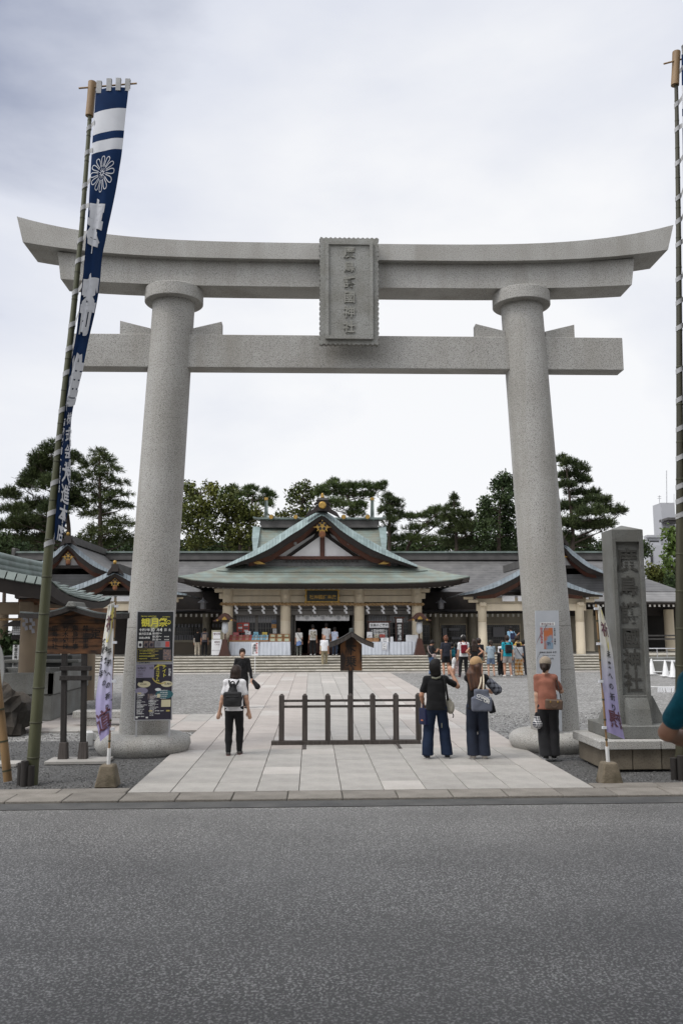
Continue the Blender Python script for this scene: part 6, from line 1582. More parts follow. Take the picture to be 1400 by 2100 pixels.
MB().tube([A(1351, 1032, YBk), A(1351, 1016, YBk)], .05, 6).build('aerial_mast', alu, bl)
for y in (1018, 1022): MB().tube([A(1347.5, y, YBk), A(1354.5, y, YBk)], .04, 5).build('aerial_rod', alu, bl)
MB().tube([A(1381, 1032, YBk), A(1381, 1013, YBk)], .04, 5).build('aerial_mast', alu, bl)

# ================================================================== PEOPLE: bodies and clothes grown from blended limb volumes
def snets(f, org, h):
    """surface nets: mesh of the zero level of grid f"""
    nx, ny, nz = f.shape; s = f < 0
    c = [(0,0,0),(1,0,0),(0,1,0),(1,1,0),(0,0,1),(1,0,1),(0,1,1),(1,1,1)]
    cnt = np.zeros((nx-1, ny-1, nz-1), int)
    for a, b, d in c: cnt += s[a:nx-1+a, b:ny-1+b, d:nz-1+d]
    act = (cnt > 0) & (cnt < 8); idx = -np.ones(act.shape, int); I = np.argwhere(act); idx[act] = np.arange(len(I))
    acc = np.zeros((len(I), 3)); w = np.zeros(len(I))
    for i in range(8):
        for j in range(i+1, 8):
            d = np.array(c[j]) - c[i]
            if d.sum() != 1 or d.min() < 0: continue
            p = I + c[i]; q = I + c[j]; fa = f[p[:,0], p[:,1], p[:,2]]; fb = f[q[:,0], q[:,1], q[:,2]]
            m = (fa < 0) != (fb < 0); t = np.where(m, fa/np.where(m, fa - fb, 1), 0)
            acc += np.where(m[:,None], p + t[:,None]*d - I, 0); w += m
    V = org + h*(I + acc/np.maximum(w, 1)[:,None])
    Fs = []
    for ax in range(3):
        u, v = [(1,2),(2,0),(0,1)][ax]
        sl0 = [slice(None)]*3; sl1 = [slice(None)]*3; sl0[ax] = slice(0,-1); sl1[ax] = slice(1,None)
        a, b = s[tuple(sl0)], s[tuple(sl1)]; E_ = np.argwhere(a != b)
        E_ = E_[(E_[:,u] > 0) & (E_[:,v] > 0)]
        lim = np.array(act.shape); E_ = E_[(E_[:,u] < lim[u]) & (E_[:,v] < lim[v])]
        if not len(E_): continue
        q = []
        for du, dv in ((0,0),(1,0),(1,1),(0,1)):
            g = E_.copy(); g[:,u] -= du; g[:,v] -= dv; q.append(idx[g[:,0], g[:,1], g[:,2]])
        q = np.stack(q, 1); fl = a[E_[:,0], E_[:,1], E_[:,2]]
        q = np.where(fl[:,None], q, q[:, ::-1]); Fs.append(q)
    return V, np.concatenate(Fs)
def C(a, b, ra, rb, sq=1., n=(0,1,0)): return ('c', np.array(a, float), np.array(b, float), ra, rb, sq, np.array(n, float))
def El(c, r, R=None): return ('e', np.array(c, float), np.array(r, float), np.eye(3) if R is None else np.array(R))
def Bx(c, hs, r, R=None): return ('b', np.array(c, float), np.array(hs, float), r, np.eye(3) if R is None else np.array(R))
def blob(prims, h, k=.02, cuts=(), fold=0., fs=1.):
    lo = np.full(3, 9e9); hi = -lo; bbs = []
    for p in prims:
        if p[0] == 'c': a = np.minimum(p[1]-p[3], p[2]-p[4]); b = np.maximum(p[1]+p[3], p[2]+p[4])
        elif p[0] == 'e': r = p[2].max(); a, b = p[1]-r, p[1]+r
        else: r = np.linalg.norm(p[2]) + p[3]; a, b = p[1]-r, p[1]+r
        bbs.append((a, b)); lo = np.minimum(lo, a); hi = np.maximum(hi, b)
    lo = lo - 3*h; n = np.ceil((hi - lo)/h).astype(int) + 4
    f = np.full(n, 1.0)
    for p, (a, b) in zip(prims, bbs):
        i0 = np.maximum(((a - lo - k)/h).astype(int) - 2, 0); i1 = np.minimum(((b - lo + k)/h).astype(int) + 4, n)
        g = [lo[q] + h*np.arange(i0[q], i1[q]) for q in range(3)]
        X = np.stack(np.meshgrid(*g, indexing='ij'), -1)
        if p[0] == 'c':
            ab = p[2]-p[1]; t = np.clip(((X - p[1]) @ ab)/max(ab @ ab, 1e-9), 0, 1); q = X - p[1] - t[...,None]*ab
            if p[5] != 1: q = q + ((p[5]-1)*(q @ p[6]))[...,None]*p[6]
            d = np.sqrt((q*q).sum(-1)) - (p[3] + (p[4]-p[3])*t)
        elif p[0] == 'e':
            q = (X - p[1]) @ p[3]; d = (np.sqrt(((q/p[2])**2).sum(-1)) - 1)*p[2].min()
        else:
            q = np.abs((X - p[1]) @ p[4]) - p[2]; d = np.sqrt((np.maximum(q, 0)**2).sum(-1)) + np.minimum(q.max(-1), 0) - p[3]
        sl = tuple(slice(i0[q], i1[q]) for q in range(3)); o = f[sl]
        hh = np.clip(.5 + .5*(o - d)/k, 0, 1); f[sl] = np.where(o > .9, d, o*(1-hh) + d*hh - k*hh*(1-hh))
    if fold or cuts:
        g = [lo[q] + h*np.arange(n[q]) for q in range(3)]; X = np.stack(np.meshgrid(*g, indexing='ij'), -1)
        if fold:
            f = f + fold*(np.sin(X[...,0]*31*fs + 2.3*np.sin(X[...,2]*11*fs))*.5 + np.sin(X[...,2]*38*fs + 3*np.sin(X[...,0]*17*fs + X[...,1]*13*fs))*.5)
        for c_, nn in cuts: f = np.maximum(f, (X - np.array(c_, float)) @ np.array(nn, float))
    return snets(f, lo, h)
def addblob(name, par, m, prims, h, k=.02, cuts=(), fold=0., fs=1., extra=(), **tags):
    V, Fs = blob(prims, h, k, cuts, fold, fs)
    b = MB(); b.add(V, Fs.tolist(), 0, True)
    for V2, F2, mi in extra: b.add(V2, F2.tolist(), mi, True)
    return b.build(name, m, par, local=True, **tags)
def ik(a, b, l1, l2, pole):
    a = np.array(a, float); b = np.array(b, float); d = b - a; L_ = np.linalg.norm(d)
    if L_ > .999*(l1+l2): b = a + d/L_*.999*(l1+l2); d = b - a; L_ = np.linalg.norm(d)
    x = (l1*l1 - l2*l2 + L_*L_)/(2*L_); y = sqrt(max(l1*l1 - x*x, 0)); u = d/L_; p = np.array(pole, float); p = p - u*(p @ u); p /= max(np.linalg.norm(p), 1e-6)
    return a + u*x + p*y, b
skin = mat('skin', (.42, .235, .155), .55, (.37, .19, .12), 12, spec=.3)
skin_p2 = mat('pale_skin', (.50, .31, .22), .55, (.45, .26, .18), 12, spec=.3)
lip = flat((.30, .09, .08), .5); eye_w = flat((.55, .53, .5), .3); eye_d = flat((.015, .011, .009), .25)
HAIR = {'black': mat('black_hair', (.007, .006, .006), .55, (.012, .010, .009), 60, .4, 120, stretch=(3, 3, .3), spec=.25), 'brown': mat('brown_hair', (.030, .015, .009), .5, (.014, .008, .005), 40, .4, 120, stretch=(3, 3, .3), spec=.3),
        'auburn': mat('auburn_hair', (.10, .038, .014), .42, (.030, .013, .007), 9, .4, 120, stretch=(3, 3, .5)), 'grey': flat((.25, .24, .23)), 'red': mat('reddish_hair', (.16, .05, .018), .5, (.08, .025, .01), 20)}
def person(label, loc, face, H, near=False, group=None, top=None, bottom=None, shoes=((.03, .03, .035), None), hair=('black', 'short'), hat=None, Lh=None, Rh=None, Lp=None, Rp=None, Lf=(-.06, 0), Rf=(.06, 0),
           lean=(0, 0), head=(0, 0), bag=None, sk=None, wide=1., extra=None):
    """face: turn of the body about z (0 = back to the viewer). Hands, feet, lean in fractions of H, in the person's own frame (x right, y forward, z up)."""
    sk = sk or skin
    t = thing('person', label, 'person', loc, face, group)
    h = .011 if near else .022; k = .02 if near else .022
    def J(x, y, z): return np.array([x, y, z])*H
    hipc = J(0, 0, .515); sl = np.array([lean[0], lean[1], 0])*H
    neck = J(0, -.005, .835) + sl; chest = J(0, 0, .72) + sl*.75; wst = J(0, 0, .60) + sl*.35
    shw = .094*wide; sL, sR = J(-shw, 0, .800) + sl, J(shw, 0, .800) + sl
    hy, hp = head; hf = np.array([sin(hy)*cos(hp), cos(hy)*cos(hp), sin(hp)])    # gaze
    hR = np.stack([np.array([cos(hy), -sin(hy), 0]), hf, np.cross(np.array([cos(hy), -sin(hy), 0]), hf)], 1)
    hc = neck + hR @ (J(0, .014, .093))
    # legs
    legs = []
    for f_, sgn in ((Lf, -1), (Rf, 1)):
        hip = hipc + J(sgn*.052, 0, -.005); fz = f_[2] if len(f_) > 2 else 0; ank = J(f_[0], f_[1], .042 + fz)
        kn, ank = ik(hip, ank, .245*H, .235*H, (sgn*.1, 1, 0)); legs.append((hip, kn, ank, sgn))
    arms = []
    for tgt, pole, sh_, sgn in ((Lh, Lp, sL, -1), (Rh, Rp, sR, 1)):
        tgt = J(*tgt) if tgt is not None else sh_ + J(sgn*.035, .02, -.335)
        el, wr2 = ik(sh_, tgt, .172*H, .150*H, pole if pole is not None else (sgn*.6, -1, -.1)); arms.append((sh_, el, wr2, sgn))
    # ---- skin: one continuous body
    P = [C(hipc + J(0, 0, .02), wst, .072*H, .062*H, 1.35), C(wst, chest, .062*H, .075*H, 1.45), C(chest, neck - J(0, 0, .02), .078*H, .035*H, 1.5), C(sL, sR, .029*H, .029*H), C(neck - J(0, 0, .022), sL, .026*H, .026*H), C(neck - J(0, 0, .022), sR, .026*H, .026*H), C(neck - J(0, 0, .03), hc - hR @ J(0, .01, .03), .030*H, .029*H)]
    hd = [El(hc, (.046*H, .056*H, .066*H), hR), El(hc + hR @ J(0, .018, -.028), (.036*H, .040*H, .042*H), hR), El(hc + hR @ J(0, .058, -.006), (.0075*H, .014*H, .017*H), hR), El(hc + hR @ J(0, .055, -.016), (.010*H, .010*H, .007*H), hR)]
    for s in (-1, 1): hd.append(El(hc + hR @ J(s*.047, -.004, -.008), (.006*H, .014*H, .018*H), hR))
    P += hd
    for hip, kn, ank, s in legs:
        P += [C(hip, kn, .050*H, .030*H), C(kn, kn*.55 + ank*.45 + J(0, -.008, 0), .030*H, .031*H), C(kn*.55 + ank*.45 + J(0, -.008, 0), ank, .031*H, .020*H), C(ank, ank + J(.0, .06, -.022), .022*H, .017*H)]
    for sh_, el, w_, s in arms:
        P += [C(sh_, el, .029*H, .023*H), C(el, el*.6 + w_*.4, .024*H, .022*H), C(el*.6 + w_*.4, w_, .022*H, .015*H)]
    V, Fs = blob(P, h, k); hands = []
    for sh_, el, w_, s in arms:
        d = w_ - el; d /= np.linalg.norm(d); side = np.cross(d, np.array([0, 1., .2])); side /= np.linalg.norm(side); nrm = np.cross(side, d)
        pc = w_ + d*.045*H; Q = [C(w_ - d*.02*H, pc, .016*H, .022*H, 1.7, nrm), C(pc, pc + d*.012*H, .022*H, .021*H, 1.7, nrm)]
        for i, (o, ln) in enumerate(((-.0165, .036), (-.0055, .042), (.0055, .040), (.0165, .031))):
            a = pc + side*o*H + d*.016*H; b_ = a + d*ln*.5*H + nrm*.004*H*(1); c_ = b_ + d*ln*.42*H + nrm*.014*H
            Q += [C(a, b_, .0062*H, .0056*H), C(b_, c_, .0056*H, .0046*H)]
        th_ = w_ + d*.02*H + side*(.018*H)*(-s); Q += [C(th_, th_ + d*.022*H - side*s*.014*H + nrm*.006*H, .0075*H, .0065*H), C(th_ + d*.022*H - side*s*.014*H + nrm*.006*H, th_ + d*.042*H - side*s*.012*H + nrm*.014*H, .0065*H, .005*H)]
        V2, F2 = blob(Q, .0055 if near else .014, .004 if near else .008); hands.append((V2, F2, 0))
    b = MB(); b.add(V, Fs.tolist(), 0, True)
    for V2, F2, mi in hands: b.add(V2, F2.tolist(), mi, True)
    b.build('body', sk, t, local=True)
    # ---- face
    for s in (-1, 1):
        e = hc + hR @ J(s*.019, .0495, .004)
        if near or abs(face) > 1.6 or True:
            b = MB(); b.lathe([(.001, -.004*H), (.006*H, -.003*H), (.0075*H, 0), (.006*H, .003*H), (.001, .004*H)], e, 8); b.build('eye', eye_d, t, local=True)
            b = MB(); b.box(e + hR @ J(0, .001, .0135), (.021*H, .006*H, .0045*H), hR); b.build('eyebrow', HAIR['black'], t, local=True)
    MB().box(hc + hR @ J(0, .0535, -.035), (.024*H, .006*H, .007*H), hR, bev=.002).build('mouth', lip, t, local=True)
    # ---- hair
    hcol, hst = hair; hm = HAIR[hcol]; bk = lambda x, y, z: hc + hR @ J(x, y, z)
    front = hR @ np.array([0, 1., -.25]); cutp = bk(0, .026, -.006)
    if hst != 'bald':
        cap_ = [El(bk(0, -.008, .010), (.056*H, .066*H, .070*H), hR), El(bk(0, .012, .040), (.050*H, .052*H, .042*H), hR)]
        cuts = []
        if hst in ('short', 'cap'): 
            cap_ = [El(bk(0, -.010, .008), (.055*H, .064*H, .072*H), hR), El(bk(0, .014, .042), (.050*H, .052*H, .038*H), hR)]; cuts = [(bk(0, 0, -.030), hR @ np.array([0, .55, -1.])), ]
        if hst == 'bob': cap_ += [C(bk(-.026, -.014, .0), bk(-.036, -.006, -.070), .034*H, .026*H), C(bk(.026, -.014, .0), bk(.036, -.006, -.070), .034*H, .026*H), C(bk(0, -.030, .0), bk(0, -.028, -.074), .040*H, .030*H), C(bk(-.024, -.026, .0), bk(-.026, -.024, -.075), .034*H, .025*H), C(bk(.024, -.026, .0), bk(.026, -.024, -.075), .034*H, .025*H)]
        if hst == 'long': 
            e0 = bk(0, -.05, -.06); e1 = J(.0, -.068, .70) + sl*.8
            cap_ += [C(bk(-.03, -.02, 0), bk(-.034, -.02, -.07), .036*H, .03*H), C(bk(.03, -.02, 0), bk(.034, -.02, -.07), .036*H, .03*H)]
            for ox in (-.045, -.015, .018, .045): cap_ += [C(bk(ox*.8, -.04, -.02), e0 + J(ox, 0, -.03), .030*H, .032*H), C(e0 + J(ox, 0, -.03), e1 + J(ox*1.15, .005*abs(ox)*100*.3, random.uniform(-.012, .012)), .032*H, .018*H)]
        if hst == 'pony': cap_ += [C(bk(0, -.058, -.002), bk(0, -.085, -.04), .016*H, .020*H), C(bk(0, -.085, -.04), bk(0, -.070, -.125), .020*H, .008*H)]; cuts = [(bk(0, 0, -.040), hR @ np.array([0, .55, -1.]))]
        if hst == 'bun': cap_ += [El(bk(0, -.045, .070), (.030*H, .030*H, .028*H), hR)]; cuts = [(bk(0, 0, -.036), hR @ np.array([0, .55, -1.]))]
        if hst == 'tied': cap_ += [El(bk(0, -.060, -.012), (.024*H, .022*H, .024*H), hR)]; cuts = [(bk(0, 0, -.040), hR @ np.array([0, .55, -1.]))]
        # open the face: remove everything in front of a plane through the hair line, below the fringe
        V, Fs = None, None
        def facecut(X): return None
        cap_.append(El(bk(0, -.026, -.014), (.052*H, .048*H, .056*H), hR))
        if not near: cap_.append(El(bk(0, -.016, .010), (.060*H, .066*H, .074*H), hR))
        b_ = blob_face(cap_, h*.8, k*.7, cuts, hc, hR, H, hst); mb = MB(); mb.add(b_[0], b_[1].tolist(), 0, True); mb.build('hair', hm, t, local=True)
    if hat:
        kind, col_ = hat; hm2 = cloth(col_)
        if kind == 'cap':
            Q = [El(bk(0, -.006, .022), (.060*H, .071*H, .064*H), hR)]
            addblob('cap', t, hm2, Q, h*.8, k*.5, cuts=[(bk(0, 0, .008), hR @ np.array([0, .22, -1.]))])
            Q = [El(bk(0, .075, .022), (.046*H, .052*H, .010*H), hR @ rotx(-.18))]
            addblob('cap_peak', t, hm2, Q, h*.6, k*.3)
            if near: MB().box(bk(0, -.064, .028), (.05*H, .006*H, .012*H), hR, bev=.003).build('cap_strap', flat(tuple(c*.35 for c in col_)), t, local=True)
        else:
            addblob('hat', t, hm2, [El(bk(0, 0, .038), (.056*H, .062*H, .050*H), hR), El(bk(0, 0, .024), (.098*H, .102*H, .016*H), hR)], h*.8, k*.6)
    # ---- clothes
    ap, bp = [], []
    if top:
        kind, col_ = top[0], top[1]; tm = top[2] if len(top) > 2 else cloth(col_)
        g = .006*H; hem = .49 if kind != 'crop' else .56
        w_ = wide; P = [q for s_ in (-1, 1) for q in (C(J(s_*.042*w_, 0, hem), J(s_*.034*w_, 0, .62) + sl*.4, .061*H + g, .053*H + g), C(J(s_*.034*w_, 0, .62) + sl*.4, J(s_*.040*w_, 0, .75) + sl*.8, .053*H + g, .052*H + g))] + [C(J(0, 0, hem), J(0, 0, .62) + sl*.4, .068*H + g, .060*H + g), C(J(0, 0, .62) + sl*.4, J(0, 0, .75) + sl*.8, .060*H + g, .060*H + g), C(chest, neck - J(0, 0, .034), .070*H + g*.5, .036*H, 1.4), C(sL, sR, .031*H + g*.3, .031*H + g*.3), C(neck - J(0, 0, .024), sL, .027*H + g*.3, .030*H), C(neck - J(0, 0, .024), sR, .027*H + g*.3, .030*H)]
        slv = {'short': .72, 'half': .98, 'long': 1.85, 'none': .12, 'crop': .6}[kind]
        cuts = [(J(0, 0, hem), (0, 0, -1))]
        for sh_, el, w_, s in arms:
            if slv <= 1: P.append(C(sh_ - J(0, 0, .004), sh_ + (el - sh_)*slv, .027*H + g*.3, .029*H + g*.6))
            else: P += [C(sh_, el, .032*H + g*.6, .028*H + g*.6), C(el, el + (w_ - el)*(slv-1), .028*H + g*.5, .022*H + g*.5)]
            if slv <= 1:
                d = el - sh_; d /= np.linalg.norm(d); 
        addblob('shirt', t, tm, P, h, .034, cuts, fold=.0055 if near else .004, fs=.8)
    if bottom:
        kind, col_ = bottom[0], bottom[1]; bm_ = bottom[2] if len(bottom) > 2 else cloth(col_); P = []
        if kind in ('skirt', 'longskirt'):
            z1 = .30 if kind == 'skirt' else .12; P = [C(J(0, 0, .575), J(0, 0, .50), .066*H, .080*H, 1.25), C(J(0, 0, .50), J(0, .0, z1), .082*H, .105*H, 1.2)]; cuts = [(J(0, 0, z1), (0, 0, -1)), (J(0, 0, .60), (0, 0, 1))]
        else:
            P = [C(J(-.035, 0, .555), J(.035, 0, .555), .058*H, .058*H), C(J(-.040, 0, .515), J(.040, 0, .515), .062*H, .062*H)]; cuts = [(J(0, 0, .59), (0, 0, 1))]
            for hip, kn, ank, s in legs:
                if kind == 'shorts': P += [C(hip, hip + (kn-hip)*.78, .057*H, .054*H)]; 
                elif kind == 'slim': P += [C(hip, kn, .056*H, .044*H), C(kn, kn*.5 + ank*.5, .043*H, .041*H), C(kn*.5 + ank*.5, ank + J(0, 0, .01), .040*H, .030*H)]
                elif kind == 'pants': P += [C(hip, kn, .056*H, .047*H), C(kn, ank + J(0, 0, .0), .047*H, .040*H)]
                elif kind == 'wide': P += [C(hip, kn, .058*H, .055*H), C(kn, ank + J(0, -.004, -.004), .055*H, .060*H)]
            zc = min(l[2][2] for l in legs) - (.006 if kind == 'wide' else .012)*H
            if kind != 'shorts': cuts.append((np.array([0, 0, max(zc, .012*H)]), (0, 0, -1)))
            else: cuts.append((J(0, 0, .335), (0, 0, -1)))
        addblob('trousers' if 'skirt' not in kind else 'skirt', t, bm_, P, h, k*.8, cuts, fold=.004 if near else .004, fs=.7)
    sc_, sole_ = shoes
    for hip, kn, ank, s in legs:
        fy = ank + J(s*.012, .055, 0); z0 = ank[2] - .042*H
        sh_o = addblob('shoe', t, flat(sc_), [C(ank + J(0, -.006, -.014), ank + J(0, -.006, -.006), .026*H, .023*H), C(ank + J(0, -.012, -.022), np.array([fy[0], fy[1], z0 + .020*H]), .022*H, .019*H, 1.0), El(np.array([fy[0], fy[1] + .008*H, z0 + .020*H]), (.024*H, .034*H, .018*H))], h*.75, k*.6, cuts=[(np.array([0, 0, z0 + (.010*H if sole_ else .002)]), (0, 0, -1))])
        if sole_: addblob('sole', t, flat(sole_), [C(np.array([ank[0], ank[1] - .012*H, z0 + .012*H]), np.array([fy[0], fy[1] + .012*H, z0 + .010*H]), .0245*H, .025*H)], h*.7, .004, cuts=[(np.array([0, 0, z0 + .013*H]), (0, 0, 1)), (np.array([0, 0, z0 + .001]), (0, 0, -1))])
    def strap(a, mid, b_, w, m_, nm='strap', th_=.012):
        pts = [np.array(a), np.array(mid), np.array(b_)]; tt = np.linspace(0, 1, 13); Q = [(1-q)**2*pts[0] + 2*q*(1-q)*pts[1] + q*q*pts[2] for q in tt]
        mb = MB(); mb.tube(np.array(Q), w, 6); return mb.build(nm, m_, t, local=True)
    ctx = dict(t=t, J=J, H=H, h=h, k=k, sl=sl, chest=chest, wst=wst, neck=neck, sL=sL, sR=sR, arms=arms, legs=legs, hc=hc, hR=hR, strap=strap)
    if bag:
        kind, col_ = bag; m_ = cloth(col_)
        if kind == 'backpack':
            c = chest + J(0, -.105, -.045)
            addblob('backpack', t, m_, [Bx(c, np.array([.060, .030, .085])*H, .018*H), El(c + J(0, -.03, -.03), (.055*H, .035*H, .055*H))], h, k*.6)
            for s in (-1, 1): strap(J(s*.06, -.07, .80) + sl, J(s*.085, .06, .90) + sl, J(s*.075, .085, .74) + sl*.7, .012*H, m_); strap(J(s*.075, .085, .74) + sl*.7, J(s*.105, .03, .62) + sl*.4, J(s*.065, -.07, .645) + sl*.5, .009*H, m_)
        elif kind == 'sling':
            strap(sL + J(.02, -.055, .03), chest + J(.0, -.13, -.05), wst + J(.09, -.04, -.03), .008*H, m_); addblob('bag', t, m_, [Bx(wst + J(.105, .03, -.05), np.array([.02, .045, .035])*H, .012*H)], h, k*.5)
    if extra: extra(ctx)
    return t
def blob_face(prims, h, k, cuts, hc, hR, H, st):
    """hair volume with the face opened: front quarter below the fringe is taken away"""
    global np
    V, Fs = blob(prims, h, k, cuts)
    q = (V - hc) @ hR/H
    z0 = .030
    inf = (q[:, 1] > .020) & (q[:, 2] < z0) & (np.abs(q[:, 0]) < .040)
    keep = ~inf[Fs].all(1)
    return V, Fs[keep]

denim = mat('dark_denim', (.0065, .012, .028), .85, (.011, .020, .044), 5, .3, 90, spec=.2); denim_l = mat('mid_denim', (.05, .10, .20), .85, (.08, .14, .25), 6, .3, 90)
# ---------------------------------------------------------------- five people near the gate
def bp_near(c):
    J, H, t, h, k = c['J'], c['H'], c['t'], c['h'], c['k']; m_ = mat('black_nylon', (.006, .006, .007), .7, (.010, .010, .011), 8, .3, 40)
    ce = c['chest'] + J(-.012, -.100, -.055)
    addblob('backpack', t, m_, [Bx(ce + J(0, 0, -.045), np.array([.082, .028, .062])*H, .018*H), C(ce + J(0, 0, -.02), ce + J(0, .01, .095), .078*H, .036*H, 1.7), El(ce + J(0, -.028, -.055), (.075*H, .030*H, .055*H))], h, k*.5)
    addblob('pocket_flap', t, m_, [Bx(ce + J(0, -.045, -.012), np.array([.064, .006, .004])*H, .004*H)], .008, .005)
    for s in (-1, 1):
        c['strap'](ce + J(s*.02, .01, .08), ce + J(s*.05, .03, .14), c['neck'] + J(s*.062, .02, .0), .011*H, m_, 'shoulder_strap')
        c['strap'](ce + J(s*.075, 0, -.085), ce + J(s*.11, .02, -.06), c['chest'] + J(s*.098, .03, -.02), .007*H, m_, 'side_strap')
        c['strap'](ce + J(s*.022, -.005, .085), ce + J(s*.026, -.02, .155), ce + J(0, -.005, .150), .008*H, m_, 'grab_handle')
p = G(479, 1549); person('person walking away with brown bobbed hair, white tee and small black backpack', (p[0], p[1], 0), 0, 1.51, True, wide=.97, top=('short', (.74, .73, .74)), bottom=('slim', (.010, .010, .011)), shoes=((.055, .050, .047), (.10, .03, .03)), hair=('brown', 'bob'),
       Lf=(-.055, -.02), Rf=(.058, .055), lean=(.0, .028), head=(.25, -.42), Lh=(-.17, .03, .46), Rh=(.165, .03, .46), extra=bp_near, sk=skin_p2)
def bl_near(c):
    J, H, t = c['J'], c['H'], c['t']; w_ = c['arms'][0][2]; m_ = cloth((.012, .012, .014))
    addblob('handbag', t, m_, [C(w_ + J(-.03, .02, -.04), w_ + J(-.10, .06, -.125), .030*H, .050*H, 1.6, (0, 1, 0))], c['h'], .01); c['strap'](w_, w_ + J(-.05, .0, -.01), w_ + J(-.04, .03, -.06), .007*H, m_)
    for s in (-1, 1): MB().tube([c['neck'] + J(s*.02, .058, -.02), c['chest'] + J(s*.004, .088, .02), c['chest'] + J(s*.008, .094, -.02)], .006, 6).build('neck_tie', m_, t, local=True)
p = A(497, 1330, 23.5); person('person in a loose black blouse facing the camera on the path, dark hair tied back', (p[0], 23.5, 0), pi, p[2] - .0, True, top=('long', (.010, .010, .011)), bottom=('wide', (.012, .012, .014)), hair=('brown', 'tied'), Rh=(.16, .05, .49), Lh=(-.17, .05, .49), head=(-.12, -.05), sk=skin_p2, extra=bl_near)
def w1_extra(c):
    J, H, t, h = c['J'], c['H'], c['t'], c['h']; wr2 = c['arms'][1][2]; wp = mat('white_plastic', (.66, .66, .66), .35)
    d = np.array([.15, .35, .92])
    addblob('hand_fan', t, wp, [C(wr2 + J(.012, .035, .03), wr2 + J(.012, .035, .03) + d*.06*H, .013*H, .014*H), El(wr2 + J(.028, .058, .125), (.024*H, .014*H, .046*H), roty(.15))], .008, .01)
    m_ = cloth((.50, .47, .38)); b_ = c['wst'] + J(.135, .075, -.035)
    addblob('beige_backpack', t, m_, [C(b_, b_ + J(.018, .01, -.075), .040*H, .052*H, 1.3, (1, 0, 0)), El(b_ + J(.03, -.0, -.05), (.03*H, .045*H, .055*H))], h, .015); k_ = cloth((.010, .010, .011))
    c['strap'](c['sR'] + J(-.012, -.05, .03), c['chest'] + J(.10, -.09, -.03), b_ + J(-.01, -.03, .02), .012*H, k_); c['strap'](b_ + J(.02, -.02, -.10), b_ + J(.06, -.04, -.14), b_ + J(.035, -.03, -.16), .005*H, k_)
    m2 = cloth((.010, .014, .05)); q = c['arms'][0][2]
    addblob('navy_tote', t, m2, [Bx(J(-.125, .03, .42), np.array([.016, .055, .075])*H, .008*H, rotz(.5))], h, .01); MB().box(J(-.150, -.012, .385), (.012, .05, .02), rotz(.5)).build('orange_mark', flat((.45, .14, .05)), t, local=True)
    for s in (-1, 1): c['strap'](J(-.13, .03 + s*.03, .49), J(-.135, .03 + s*.01, .55), q, .005*H, m2)
    cm = cloth((.17, .17, .13)); MB().tube([c['neck'] + J(x, y, z) for x, y, z in ((-.05, .01, -.012), (-.035, -.042, -.022), (.0, -.056, -.026), (.035, -.046, -.016), (.052, .0, -.008))], .010*H, 8).build('collar', cm, t, local=True)
    MB().box(J(.045, -.075, .34), (.014, .008, .075)).build('dangling_tag', cm, t, local=True)
    addblob('face_mask', t, cm, [El(c['hc'] + c['hR'] @ J(0, .050, -.028), (.030*H, .018*H, .024*H), c['hR'])], .008, .005)
p = G(896, 1556); w1 = person('person in black tee and wide dark jeans holding up a white hand fan', (p[0], p[1], 0), -.05, 1.60, True, top=('short', (.009, .009, .010)), bottom=('wide', 0, denim), shoes=((.02, .02, .022), (.60, .58, .55)), hair=('black', 'bob'),
       Lf=(-.098, .0), Rf=(.105, .03), head=(.75, .16), Rh=(.185, .14, .845), Rp=(.7, -.2, -1), Lh=(-.125, .10, .53), sk=skin, extra=w1_extra, wide=1.02)
plaid = mat('plaid_flannel', (.16, .17, .20), .9, extra=checks((.012, .013, .02), .075, .42))
def w2_extra(c):
    J, H, t, h = c['J'], c['H'], c['t'], c['h']; tm = mat('grey_canvas', (.115, .125, .16), .9, (.095, .105, .135), 5, .3, 60)
    b_ = c['wst'] + J(.035, -.125, -.005)
    addblob('grey_tote', t, tm, [Bx(b_ + J(0, 0, .04), np.array([.060, .012, .045])*H, .012*H), Bx(b_ + J(.0, -.004, -.045), np.array([.082, .018, .05])*H, .020*H), C(b_ + J(-.04, 0, .08), b_ + J(.02, 0, .07), .018*H, .016*H)], h, .03, fold=.003)
    nt_ = mat('natural_strap', (.52, .45, .35), .9); 
    for s in (-1, 1): c['strap'](b_ + J(s*.028 - .01, .0, .085), b_ + J(.02 + s*.01, -.01, .16), c['sR'] + J(-.03 + s*.012, -.02, .035), .009*H, nt_, 'tote_strap')
    mb = MB(); ex = np.array([.93, .02, -.36]); ey = np.array([.30, 0, .95])
    mb.text('Crowdy', b_ + J(-.055, -.044, .032), ex, ey, .043*H, False, .004, gap=.84); mb.text('On!', b_ + J(.012, -.046, -.018), ex, ey, .043*H, False, .004, gap=.84); mb.build('script_lettering', white_p, t, local=True)
    for a, b2 in (((-.02, -.044, .052), (.055, -.044, .018)), ((-.055, -.044, .014), (.0, -.044, -.008))): MB().tube([b_ + J(*a), b_ + J(*b2)], .0035, 5).build('script_rule', white_p, t, local=True)
    addblob('black_pouch', t, cloth((.010, .010, .012)), [Bx(c['wst'] + J(.140, .0, -.085), np.array([.020, .03, .050])*H, .014*H, roty(-.25))], h, .01)
    c['strap'](c['wst'] + J(.10, -.02, .08), c['wst'] + J(.125, -.03, .02), c['wst'] + J(.135, .0, -.04), .005*H, cloth((.010, .010, .012)))
    el = c['arms'][1]; addblob('plaid_sleeve', t, plaid, [C(el[0] + (el[1]-el[0])*.35, el[1], .042*H, .046*H), C(el[1], el[1] + (el[2]-el[1])*.25, .044*H, .036*H), C(el[0] + (el[1]-el[0])*.35 + J(0, 0, -.02), el[1] + J(-.01, 0, -.03), .03*H, .03*H)], h, .02, fold=.003)
